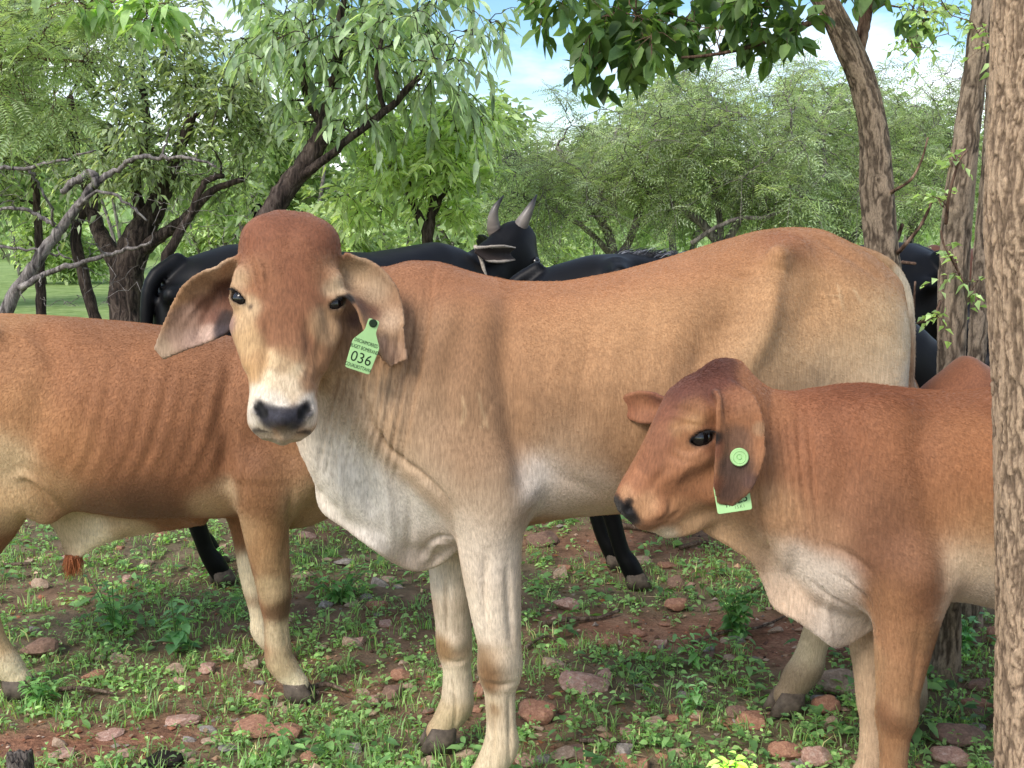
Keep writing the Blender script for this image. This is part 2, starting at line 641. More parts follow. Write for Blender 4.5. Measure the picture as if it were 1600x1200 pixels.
def foliage(paths, r, spec, root, mat, name="crown"):
    """leaves set along sub-twigs of every path end"""
    g = Geo()
    gt = Geo()
    n_tw, tl = spec.get("twigs", 5), spec.get("twig", .22)
    ends = paths[:, -1]
    prev = paths[:, -2]
    n = len(paths)
    # twigs start along the last half of each path
    idx = np.repeat(np.arange(n), n_tw)
    seg = r.integers(max(1, paths.shape[1] // 2), paths.shape[1], len(idx))
    a = paths[idx, seg]
    d = unitn(unitn(ends[idx] - paths[idx, 0]) * spec.get("follow", .6) + r.normal(0, .65, (len(idx), 3)))
    l = tl * r.uniform(.5, 1.3, len(idx))[:, None]
    dr = spec.get("droop", .35)
    k = 5
    t = np.linspace(0, 1, k)[None, :, None]
    P = a[:, None] + d[:, None] * l[:, None] * t + np.array([0, 0, -1.0]) * (l * dr)[:, None] * t ** 2
    gt.add(*batch_tubes(P, np.broadcast_to(spec.get("tw_r", .0025) * np.linspace(1, .4, k), (len(P), k)), 3))
    per = spec.get("per", 8)
    u = (np.arange(per) + .5) / per
    u = np.clip(u[None] + r.normal(0, .04, (len(P), per)), .05, 1)
    base = a[:, None] + d[:, None] * l[:, None] * u[..., None] + np.array([0, 0, -1.0]) * (l * dr)[:, None] * u[..., None] ** 2
    sdv = unitn(np.cross(d, [0, 0, 1.0]) + 1e-4)
    sg = np.where(np.arange(per) % 2 == 0, 1, -1)[None, :, None]
    ld = unitn(d[:, None] * .7 + sdv[:, None] * sg * .8 + r.normal(0, spec.get("mess", .35), (len(P), per, 3)) + np.array([0, 0, -spec.get("hang", .2)]))
    pos = base.reshape(-1, 3)
    ld = ld.reshape(-1, 3)
    m = len(pos)
    up = unitn(np.array([0, 0, 1.0]) + r.normal(0, spec.get("tilt", .45), (m, 3)))
    LL = spec["L"] * r.uniform(.6, 1.25, m)
    kind = spec.get("kind", "leaf")
    tone = np.repeat(r.normal(0, spec.get("tone", .12), len(P)), per)
    if kind == "leaf":
        c = leaf_cols(m, spec["c0"], spec["c1"], r, spec.get("light", .14), spec.get("yellow", 0), spec.get("cy", (178, 176, 84))) * (1 + tone)[:, None].clip(-.5, 1)
        V, F, C = leaves(pos, ld, up, LL, LL * spec["W"], spec.get("fold", .2), spec.get("ldroop", .25), c, spec.get("detail", 1))
        g.add(V, None, F, C)
    else:   # pinnate frond: a fine rachis with pairs of narrow leaflets
        np_ = spec.get("pairs", 8)
        c = leaf_cols(m, spec["c0"], spec["c1"], r, spec.get("light", .14), spec.get("yellow", 0)) * (1 + tone)[:, None]
        ll = LL[:, None, None]
        tt = ((np.arange(np_) + .6) / np_)[None, :, None]
        bp = pos[:, None] + ld[:, None] * ll * tt + np.array([0, 0, -.35]) * ll * tt ** 2
        sd = unitn(np.cross(ld, up))
        for q in (1, -1):
            dd = unitn(sd[:, None] * q + ld[:, None] * .55 + r.normal(0, .08, (m, np_, 3)) + np.array([0, 0, -.15]))
            pp = bp.reshape(-1, 3)
            lw = (LL[:, None] * spec.get("leaflet", .30) * (1 - .5 * np.abs(tt[..., 0] - .45))).reshape(-1)
            V, F, C = leaves(pp, dd.reshape(-1, 3), np.repeat(up, np_, 0), lw, lw * spec.get("lw", .34), .1, .1, np.repeat(c, np_, 0), 1)
            g.add(V, None, F, C)
    o = g.build(name, mat, root)
    return o, gt


def px_blob(px, py, Y, rx, ry, ryd, w=1.0):
    p = W(px, py, Y)
    k = cam_depth(p) / FPX
    return (p[0], p[1], p[2], rx * k, ryd, ry * k, w)


def px_limb(rows, org):
    out = []
    for px, py, Y, rp in rows:
        p = W(px, py, Y)
        out.append([*(p - org), rp * cam_depth(p) / FPX])
    return out
# ================================================================= trees
BK_grey = mat_bark("bark_grey", srgb(62, 58, 58), srgb(124, 118, 116), srgb(172, 166, 162))
BK_dark = mat_bark("bark_dark", srgb(32, 27, 26), srgb(68, 58, 54), srgb(108, 96, 90))
BK_brown = mat_bark("bark_brown", srgb(54, 40, 33), srgb(112, 90, 76), srgb(156, 132, 114), 1.2)
BK_near = mat_bark("bark_furrowed", srgb(60, 44, 34), srgb(134, 108, 84), srgb(186, 160, 130), 2.2, .7)
LF = mat_leaf("leaf_green", .5, .5, .4, .68, 2.05, .493)
LF_far = mat_leaf("leaf_far", .5, .7, .15, .62, 2.3, .493)


def make_tree(name, label, base, limbs, blobs, n, spec, bark, leaf, seed, group=None, k=6, r0=.012, r1=.003, hollow=.2, cat="tree", wob=.05, sag=.08, extra=None, seg=10):
    r = np.random.default_rng(seed)
    org = np.array(base, float)
    root = empty(name, tuple(org))
    tag(root, label, cat, group)
    S = Skeleton()
    for i, rows in enumerate(limbs):
        q_ = px_limb(rows, org)
        if rows[0][1] >= 415 and q_[0][2] > -.03:          # stems stand on the ground
            dz = q_[0][2] + .06
            q_ = [[q_[0][0] - .04 * dz, q_[0][1], -.06, q_[0][3] * 1.2]] + q_
        S.limb(q_, seed=seed + i, seg=seg, bmp=.09, wob=.004, r=r)
    bl = [tuple(np.array(b[:3]) - org) + tuple(b[3:]) for b in blobs]
    pts, _ = crown_points(bl, n, r, hollow)
    paths = S.reach(pts, r, k, r0, r1, sag, wob)
    o, gt = foliage(paths, r, spec, root, leaf)
    S.build(root, bark)
    tw = gt.build("twig", bark, root)
    tw["kind"] = "stuff"
    return root


def gz(x, y):
    return float(ground_z(np.array(x), np.array(y)))


# ---- left: dense many-stemmed thorn tree
Yl = 8.6
b0 = W(195, 560, Yl); b0[2] = gz(b0[0], b0[1])
make_tree("thorn_tree", "dense grey-green tree with a gnarled thick trunk and many thin stems behind the bull", b0,
          [[(198, 575, Yl, 30), (200, 510, Yl, 27), (196, 450, Yl, 26), (205, 400, Yl, 26), (222, 360, Yl, 22), (250, 310, Yl, 15), (275, 250, Yl, 10), (300, 180, Yl, 7)],
           [(198, 440, Yl, 18), (176, 400, Yl, 15), (150, 350, Yl + .1, 12), (140, 300, Yl + .2, 9), (120, 240, Yl + .2, 7), (110, 150, Yl + .2, 5)],
           [(160, 560, Yl + .3, 10), (150, 500, Yl + .3, 9), (130, 430, Yl + .3, 9), (118, 360, Yl + .3, 8), (150, 300, Yl + .4, 6), (170, 220, Yl + .3, 4)],
           [(205, 400, Yl, 14), (250, 370, Yl - .1, 10), (290, 340, Yl - .2, 8), (330, 300, Yl - .2, 6), (380, 280, Yl - .2, 4)],
           [(225, 560, Yl - .4, 12), (245, 480, Yl - .4, 9), (262, 400, Yl - .4, 8), (295, 340, Yl - .4, 6), (320, 285, Yl - .4, 5), (350, 275, Yl - .4, 4)],
           [(222, 360, Yl, 10), (212, 280, Yl, 8), (230, 200, Yl + .1, 6), (220, 110, Yl + .1, 5), (240, 40, Yl, 3)],
           [(66, 560, Yl + .4, 8), (64, 470, Yl + .4, 8), (62, 400, Yl + .4, 7), (58, 320, Yl + .4, 6), (50, 250, Yl + .4, 4)]],
          [px_blob(200, 110, Yl, 210, 120, 1.3), px_blob(70, 150, Yl + .3, 130, 120, 1.2), px_blob(300, 190, Yl, 120, 90, 1.0), px_blob(140, 250, Yl, 140, 60, .8, .7), px_blob(360, 150, Yl + .3, 80, 80, .8),
           px_blob(250, 280, Yl + .2, 110, 60, .7, .9), px_blob(120, 20, Yl, 190, 80, 1.2), px_blob(390, 230, Yl + .2, 60, 60, .6, .6), px_blob(-60, 200, Yl, 120, 160, 1.1, .8)],
          270, dict(L=.07, W=.42, c0=(92, 112, 76), c1=(146, 162, 116), twigs=7, twig=.26, per=9, droop=.5, hang=.45, light=.22, tone=.25, fold=.18), BK_dark, LF, 21, hollow=.15)

# dead grey limbs propped through it (one fallen trunk with its forks)
Yd = 7.2
b1 = W(15, 520, Yd); b1[2] = gz(b1[0], b1[1])
rt = empty("dead_tree", tuple(b1))
tag(rt, "bare pale dead trunk leaning up to the right with broken grey forks", "dead tree")
S = Skeleton()
_r = np.random.default_rng(4)
for rows in ([(-40, 600, Yd, 16), (12, 478, Yd, 14), (50, 420, Yd, 13), (90, 362, Yd, 11), (120, 325, Yd, 9), (150, 285, Yd, 9), (140, 272, Yd, 9), (118, 282, Yd, 8), (96, 300, Yd, 6)],
             [(30, 450, Yd - .1, 7), (82, 424, Yd - .1, 6), (140, 408, Yd - .2, 5), (190, 392, Yd - .2, 4), (236, 378, Yd - .3, 2.4)],
             [(150, 285, Yd, 8), (190, 262, Yd, 5), (214, 246, Yd - .1, 5), (250, 248, Yd - .1, 4), (290, 247, Yd - .2, 3.4), (338, 260, Yd - .2, 2)],
             [(85, 352, Yd, 5), (58, 335, Yd, 4), (30, 326, Yd, 3.4), (-10, 330, Yd, 3)],
             [(-10, 262, Yd - .4, 4), (40, 262, Yd - .4, 4), (90, 252, Yd - .4, 3), (150, 235, Yd - .4, 2)],
             [(46, 264, Yd - .4, 3), (62, 292, Yd - .3, 2.6), (80, 325, Yd - .2, 2.6), (84, 352, Yd, 3)],
             [(120, 322, Yd, 4), (160, 300, Yd - .1, 3.4), (200, 318, Yd - .1, 3), (230, 345, Yd - .1, 2)],
             [(250, 248, Yd - .1, 2.5), (258, 225, Yd - .1, 2), (266, 200, Yd - .1, 1.4)],
             [(0, 385, Yd + .2, 3), (60, 390, Yd + .2, 2.6), (110, 404, Yd + .2, 2)]):
    S.limb(px_limb([(a_, b_, c_, d_ * .78) for a_, b_, c_, d_ in rows], b1), seg=8, bmp=.14, wob=.006, r=_r, seed=9)
_p = np.array([W(_r.uniform(-20, 400), _r.uniform(230, 480), Yd + _r.uniform(-.4, .9)) - b1 for _ in range(90)])
S.reach(_p, _r, 7, .006, .0016, .05, .09)
S.build(rt, BK_grey, seg=4)

# ---- leaning tree with large hanging leaves behind the tan cow's head
Ym = 7.6
b2 = W(395, 560, Ym); b2[2] = gz(b2[0], b2[1])
spec_big = dict(L=.115, W=.32, c0=(92, 122, 82), c1=(144, 168, 126), twigs=3, twig=.24, per=6, droop=.6, hang=1.0, light=.2, tone=.2, mess=.30, fold=.16, ldroop=.25, detail=2, follow=.5, tw_r=.0035)
limbs2 = [[(385, 560, Ym, 24), (400, 400, Ym, 20), (425, 330, Ym, 18), (455, 285, Ym, 17), (485, 245, Ym, 16), (505, 205, Ym, 14), (515, 150, Ym, 9), (528, 90, Ym, 8), (532, 40, Ym, 6), (540, -40, Ym, 4)],
          [(462, 280, Ym, 9), (500, 255, Ym - .1, 7), (540, 220, Ym - .2, 6), (600, 175, Ym - .2, 6), (650, 125, Ym - .2, 5), (680, 90, Ym - .2, 3)],
          [(505, 205, Ym, 7), (480, 150, Ym + .1, 6), (470, 90, Ym + .2, 4), (440, 30, Ym + .2, 3)],
          [(600, 175, Ym - .2, 4), (588, 110, Ym - .2, 4), (600, 50, Ym - .1, 3), (620, -20, Ym - .1, 3)]]
bl2 = [px_blob(560, -60, Ym, 200, 60, .9), px_blob(760, 60, Ym, 60, 60, .6, .5), px_blob(520, 70, Ym, 120, 80, .9), px_blob(640, 90, Ym - .2, 100, 80, .8), px_blob(440, 60, Ym + .2, 60, 70, .6), px_blob(560, 175, Ym, 100, 55, .6), px_blob(600, 20, Ym, 150, 60, .9), px_blob(700, 130, Ym, 70, 60, .6, .8),
       px_blob(480, 180, Ym + .2, 60, 50, .6, .8), px_blob(400, 20, Ym + .2, 40, 50, .5, .6)]
make_tree("tree", "tall tree with a dark leaning trunk and large drooping leaves above the tan cow's head", b2, limbs2, bl2, 170, spec_big, BK_dark, LF, 33, hollow=.1)

# ---- small bright green tree between the cow's head and the horns
Ys = 8.4
b3 = W(668, 520, Ys); b3[2] = gz(b3[0], b3[1])
make_tree("sapling", "slender forked sapling with bright yellow-green leaves left of the black cow's horns", b3,
          [[(668, 560, Ys, 9), (668, 380, Ys, 9), (655, 340, Ys, 7), (640, 300, Ys, 6), (628, 250, Ys, 6), (612, 215, Ys, 5), (602, 190, Ys, 4)],
           [(668, 380, Ys, 8), (676, 320, Ys, 6), (672, 270, Ys, 5), (664, 220, Ys, 4), (668, 150, Ys, 3)],
           [(668, 350, Ys, 5), (690, 310, Ys, 4), (705, 280, Ys, 3), (716, 240, Ys, 2)],
           [(645, 310, Ys, 4), (622, 290, Ys, 3), (600, 260, Ys, 2)]],
          [px_blob(670, 250, Ys, 95, 60, .7), px_blob(620, 215, Ys + .2, 70, 55, .6), px_blob(560, 320, Ys - .1, 50, 40, .4, .8), px_blob(720, 210, Ys, 70, 60, .6), px_blob(700, 320, Ys, 50, 40, .4, .7)],
          120, dict(L=.105, W=.36, c0=(120, 148, 78), c1=(164, 188, 112), twigs=4, twig=.22, per=7, droop=.4, hang=.45, light=.16, tone=.18, detail=1, fold=.18), BK_dark, LF, 44, hollow=.1)

# ---- thorny acacia thicket, three trees side by side
acspec = dict(kind="frond", L=.13, c0=(96, 118, 80), c1=(140, 156, 116), twigs=5, twig=.36, per=8, pairs=5, leaflet=.30, lw=.26, droop=.25, hang=.1, light=.2, tone=.26, mess=.35, tw_r=.003)
for (lab, cx, Ya, blobs_, stems, nn_, sd) in [
    ("feathery acacia spreading left of centre over the dark backs, between sapling and grey stems", 900, 9.6,
     [px_blob(860, 275, 9.6, 110, 45, 1.2), px_blob(960, 240, 9.6, 110, 50, 1.2), px_blob(900, 300, 9.4, 130, 45, 1.0), px_blob(1010, 290, 9.6, 100, 50, 1.0), px_blob(900, 185, 9.8, 110, 50, .9, .22), px_blob(820, 320, 9.5, 80, 40, .8)],
     [[(962, 470, 9.6, 9), (955, 380, 9.6, 8), (930, 330, 9.6, 7), (900, 280, 9.6, 5), (870, 230, 9.6, 4)], [(962, 440, 9.6, 7), (990, 360, 9.5, 6), (1010, 300, 9.5, 4), (1030, 240, 9.5, 3)], [(930, 330, 9.6, 5), (950, 260, 9.6, 4), (965, 200, 9.6, 3)],
      [(958, 400, 9.6, 5), (905, 350, 9.3, 4), (850, 322, 9.2, 3), (800, 300, 9.2, 2)]], 160, 51),
    ("broad feathery acacia in the middle of the thicket with long grey branches", 1130, 9.0,
     [px_blob(1110, 170, 9.0, 120, 60, 1.2), px_blob(1060, 240, 9.0, 110, 55, 1.1), px_blob(1190, 220, 9.0, 110, 70, 1.2), px_blob(1130, 300, 8.9, 140, 50, 1.1), px_blob(1230, 300, 9.0, 80, 50, 1.0), px_blob(1130, 115, 9.2, 120, 40, .8, .28)],
     [[(1130, 480, 9, 8), (1125, 390, 9, 8), (1090, 345, 9, 7), (1050, 320, 8.9, 5), (1010, 300, 8.9, 3)], [(1126, 400, 9, 7), (1160, 330, 9, 6), (1190, 260, 9, 4), (1200, 190, 9, 3)], [(1125, 390, 9, 6), (1120, 310, 9, 5), (1095, 240, 9, 4), (1100, 170, 9, 3)],
      [(1080, 380, 8.7, 4), (1140, 345, 8.6, 3.4), (1210, 335, 8.6, 3), (1260, 300, 8.6, 3), (1290, 270, 8.6, 2)], [(1192, 480, 9.2, 10), (1190, 380, 9.2, 9), (1196, 320, 9.2, 6), (1220, 260, 9.2, 4)]], 195, 52),
    ("feathery acacia at the right of the thicket behind the brown trunk", 1340, 9.8,
     [px_blob(1310, 230, 9.8, 110, 80, 1.2), px_blob(1420, 250, 9.8, 100, 80, 1.2), px_blob(1300, 310, 9.6, 110, 45, 1.0), px_blob(1400, 160, 9.9, 90, 60, 1.0, .5), px_blob(1250, 140, 9.8, 80, 50, .8, .6), px_blob(1500, 200, 9.8, 80, 110, 1.0, .7), px_blob(1470, 320, 9.6, 90, 40, .8, .7)],
     [[(1320, 480, 9.8, 9), (1322, 380, 9.8, 8), (1300, 320, 9.8, 6), (1290, 250, 9.8, 4), (1280, 180, 9.8, 3)], [(1260, 480, 10, 9), (1258, 380, 10, 8), (1262, 330, 10, 6), (1280, 280, 10, 4)], [(1322, 390, 9.8, 6), (1370, 320, 9.8, 5), (1420, 250, 9.8, 4), (1450, 180, 9.8, 2)],
      [(1294, 470, 10.2, 7), (1300, 380, 10.2, 6), (1330, 320, 10.2, 4)], [(1420, 420, 9.8, 6), (1425, 360, 9.8, 5), (1450, 300, 9.8, 4), (1490, 220, 9.8, 3)]], 175, 53)]:
    bb = W(cx + 40, 470, Ya); bb[2] = gz(bb[0], bb[1])
    make_tree("acacia", lab, bb, stems, blobs_, nn_, acspec, BK_grey, LF, sd, group="feathery acacias of the thicket", hollow=.1, k=7, wob=.07)
print("mid trees", time.time() - T0)


# ---- furrowed trunks close by
def furrowed(name, rows, org, mat, root, seg, nlen, depth, fs, seed, r_bulge=.05, dk=1.0):
    P = spline(np.array(px_limb(rows, org)), nlen)
    C, R_ = P[:, :3], P[:, 3]
    T = unitn(np.gradient(C, axis=0))
    a = unitn(np.cross(T, [0.3, 1.0, .1]))
    b_ = np.cross(T, a)
    th = np.linspace(0, 2 * math.pi, seg, endpoint=False)
    s = np.concatenate([[0], np.cumsum(np.linalg.norm(np.diff(C, axis=0), axis=1))])
    TH, S_ = np.meshgrid(th, s)
    rr = R_.mean()
    cx, cy = np.cos(TH) * rr, np.sin(TH) * rr
    warp = vnoise(cx, cy, S_ * .5, 14 * fs, 2) * .02
    v = 1 - np.abs(vnoise(cx + warp, cy + warp, S_ * .16 + seed, 22 * fs, 3)) * 2.2       # ridged: long furrows
    v2 = 1 - np.abs(vnoise(cx, cy, S_ * .55 + seed + 5, 30 * fs, 2)) * 2.0
    fine = vnoise(cx, cy, S_, 90 * fs, 3)
    big = vnoise(np.cos(TH) * .5, np.sin(TH) * .5, S_ * .9 + seed, 2.2, 2)
    h = -depth * np.clip(v - .45, 0, 1) ** .8 * 1.6 - depth * .5 * np.clip(v2 - .6, 0, 1) + depth * .22 * fine + r_bulge * rr * big * 2
    RR = R_[:, None] + h
    V = C[:, None] + RR[..., None] * (np.cos(TH)[..., None] * a[:, None] + np.sin(TH)[..., None] * b_[:, None])
    n = nlen
    i, j = np.meshgrid(np.arange(n - 1), np.arange(seg), indexing="ij")
    j2 = (j + 1) % seg
    Q = np.stack([i * seg + j, i * seg + j2, (i + 1) * seg + j2, (i + 1) * seg + j], -1).reshape(-1, 4)
    k = np.clip((v - .40) * 2.1, 0, 1) * .9 + np.clip((v2 - .6), 0, 1) * .4      # how deep in the furrow: darker colour there
    k = np.clip(k, 0, 1).reshape(-1, 1) * dk
    c = lin((196, 170, 142)) * (1 - k) + lin((54, 40, 32)) * k
    c *= (1 + .22 * fine.reshape(-1, 1)) * (1 + .2 * big.reshape(-1, 1))
    return np_obj(name, V.reshape(-1, 3), Q, mat, root, True, np.clip(c, 0, 1))


def mat_bark_vc(name, tint=(1, 1, 1)):
    m, t, b = mat_new(name)
    c = vcol(t)
    n2 = noise(t, 1, 6, .75, coords(t, (190, 190, 70)), .5)
    n4 = noise(t, 1, 3, .6, coords(t, (420, 420, 300)))
    c = mixrgb(t, c, ramp(t, n2, [(.32, (.45, .42, .40)), (.5, (1, 1, 1)), (.7, (1.35, 1.3, 1.25))]), 1.0, "MULTIPLY")
    c = mixrgb(t, c, tuple(tint) + (1,), 1.0, "MULTIPLY")
    t.links.new(c, b.inputs["Base Color"])
    b.inputs["Roughness"].default_value = .9
    b.inputs["Specular IOR Level"].default_value = .15
    n = bump(t, b, n2, .9, .006)
    bump(t, b, n4, .5, .002, n)
    return m


BV = mat_bark_vc("bark_cork")
BV2 = mat_bark_vc("bark_cork_grey", (.62, .66, .71))
o8 = W(1640, 1500, 2.12); o8 = np.array([G(1640, 1480)[0] * .86, 2.12, 0.0])
rt = empty("tree", (0, 0, 0))
rt.location = (float(W(1640, 900, 2.12)[0]), 2.12, gz(1.0, 2.12))
org8 = np.array(rt.location)
tag(rt, "nearest tree trunk, thick with deeply furrowed bark, overlapping the profile calf", "tree")
furrowed("trunk", [(1652, 1600, 2.12, 98), (1645, 1330, 2.12, 82), (1640, 1150, 2.12, 79), (1638, 900, 2.12, 77), (1635, 600, 2.12, 80), (1626, 340, 2.12, 82), (1628, 150, 2.12, 74), (1630, -60, 2.12, 72), (1640, -400, 2.12, 60)], org8, BV, rt, 230, 640, .0046, 3.4, 1, .03, .72)

LF5 = mat_leaf("leaf_bough", .5, .42, .45, .82, 1.5)
# brown forked tree behind the rump with big dark leaves across the top
Y5 = 4.75
b5 = W(1392, 560, Y5); b5[2] = gz(b5[0], b5[1])
org5 = b5
rt5 = empty("tree", tuple(b5))
tag(rt5, "rough brown forked tree rising behind the tan cow's rump, leafy bough across the top", "tree")
furrowed("trunk", [(1398, 900, Y5, 34), (1392, 560, Y5, 31), (1378, 400, Y5, 27), (1370, 300, Y5, 28), (1366, 210, Y5, 24), (1350, 130, Y5, 22), (1325, 70, Y5, 22), (1298, 15, Y5, 20), (1262, -40, Y5, 18), (1220, -120, Y5, 14), (1150, -260, Y5, 8)], org5, BV2, rt5, 100, 440, .0042, 2.4, 4, .07, .8)
S = Skeleton()
_r = np.random.default_rng(8)
S.limb(px_limb([(1338, 95, Y5, 11), (1348, 50, Y5, 10), (1354, 20, Y5, 9), (1366, -30, Y5, 8), (1400, -140, Y5, 6)], org5), seg=9)
S.limb(px_limb([(1300, 20, Y5, 6), (1260, 38, Y5 - .1, 5), (1215, 58, Y5 - .15, 4), (1160, 76, Y5 - .2, 3.2), (1110, 86, Y5 - .2, 2.6), (1065, 90, Y5 - .2, 2)], org5), seg=8)
S.limb(px_limb([(1250, -50, Y5, 9), (1160, -40, Y5 - .2, 7), (1060, -30, Y5 - .3, 5), (950, -22, Y5 - .4, 4), (840, -12, Y5 - .4, 2.5)], org5), seg=8)
S.limb(px_limb([(1384, 306, Y5, 4), (1400, 296, Y5 - .1, 3), (1424, 280, Y5 - .15, 2.4), (1440, 250, Y5 - .15, 2), (1450, 215, Y5 - .15, 1.5)], org5), seg=6)
S.limb(px_limb([(1398, 400, Y5, 4), (1412, 385, Y5 - .1, 3.4), (1440, 350, Y5 - .15, 2.6), (1462, 300, Y5 - .2, 2)], org5), seg=6)
S.limb(px_limb([(1390, 388, Y5, 5), (1402, 372, Y5 + .1, 4), (1410, 350, Y5 + .1, 3)], org5), seg=6)
S.limb(px_limb([(1410, 410, Y5 - .1, 3), (1430, 412, Y5 - .2, 2.4)], org5), seg=6)
bl5 = [px_blob(1080, 15, Y5 - .2, 90, 40, .35), px_blob(960, 10, Y5 - .3, 70, 35, .35), px_blob(1170, 20, Y5 - .2, 90, 45, .35), px_blob(1000, 55, Y5 - .3, 50, 30, .25, .7), px_blob(860, 5, Y5 - .4, 60, 25, .3, .9), px_blob(1240, 40, Y5 - .1, 50, 40, .3),
       px_blob(1110, 60, Y5 - .2, 80, 25, .25, .7), px_blob(930, 70, Y5 - .3, 25, 22, .2, .7), px_blob(1380, -20, Y5, 60, 40, .4, .8), px_blob(1160, -60, Y5, 200, 50, .5, .9)]
bl = [tuple(np.array(b[:3]) - org5) + tuple(b[3:]) for b in bl5]
pts, _ = crown_points(bl, 48, _r, .1)
paths = S.reach(pts, _r, 6, .007, .0018, .02, .07)
# each large leaf of the bough is a piece of its own (the 300 that show largest); the rest are joined
n_tw = 5
leafspots = []
tws = []
for pth in paths:
    for q in range(n_tw):
        a = pth[_r.integers(3, 6)]
        d = unit(unit(pth[-1] - pth[0]) * .5 + _r.normal(0, .6, 3) + [0, 0, -.25])
        l = _r.uniform(.06, .16)
        tws.append([a, a + d * l * .5, a + d * l - [0, 0, l * .2]])
        for w_ in range(5):
            t = .3 + .7 * (w_ + .5) / 5
            leafspots.append((a + d * l * t - np.array([0, 0, l * .2 * t * t]), unit(d * .6 + _r.normal(0, .55, 3) + [0, 0, -.35])))
S.thin.append((np.array(tws), np.broadcast_to(np.array([.002, .0016, .0008]), (len(tws), 3))))
S.build(rt5, BK_brown, "limb", "branch", 5)
PO = np.array([p for p, d in leafspots]); DI = np.array([d for p, d in leafspots])
wd_ = PO + org5
vis = (wd_[:, 2] - CAM_H) / wd_[:, 1]
inframe = (vis < .185) & (wd_[:, 1] > 1)
idx = np.where(inframe)[0]
_r.shuffle(idx)
sel = idx[:290]
rest = np.setdiff1d(np.arange(len(PO)), sel)
m = len(rest)
c = leaf_cols(m, (56, 84, 38), (104, 134, 60), _r, .22)
g = Geo()
LLn = .075 * _r.uniform(.7, 1.3, m)
V, F, C = leaves(PO[rest], DI[rest], unitn(np.array([0, 0, 1.0]) + _r.normal(0, .5, (m, 3))), LLn, LLn * .62, .14, .25, c, 2)
g.add(V, None, F, C)
o = g.build("foliage", LF5, rt5)
o["kind"] = "stuff"
protos = []
for c_ in ((60, 92, 40), (84, 118, 50), (102, 138, 60), (132, 164, 76), (54, 84, 38), (92, 128, 62)):
    for w_ in (.58, .68):
        V, F, C = leaves(np.zeros((1, 3)), np.array([[1.0, 0, 0]]), np.array([[0, 0, 1.0]]), [1.0], [w_], .14, .22, np.array([lin(c_)]), 2)
        protos.append(np_mesh("leaf", V, F, LF5, True, C))
for i in sel:
    o = bpy.data.objects.new("leaf", protos[_r.integers(len(protos))])
    d = DI[i]
    u = unit(np.array([0, 0, 1.0]) + _r.normal(0, .5, 3))
    s_ = unit(np.cross(d, u)); n_ = np.cross(s_, d)
    L_ = .078 * _r.uniform(.7, 1.35)
    M = Matrix([[d[0] * L_, -s_[0] * L_, n_[0] * L_, PO[i][0]], [d[1] * L_, -s_[1] * L_, n_[1] * L_, PO[i][1]], [d[2] * L_, -s_[2] * L_, n_[2] * L_, PO[i][2]], [0, 0, 0, 1]])
    link(o, rt5)
    o.matrix_local = M

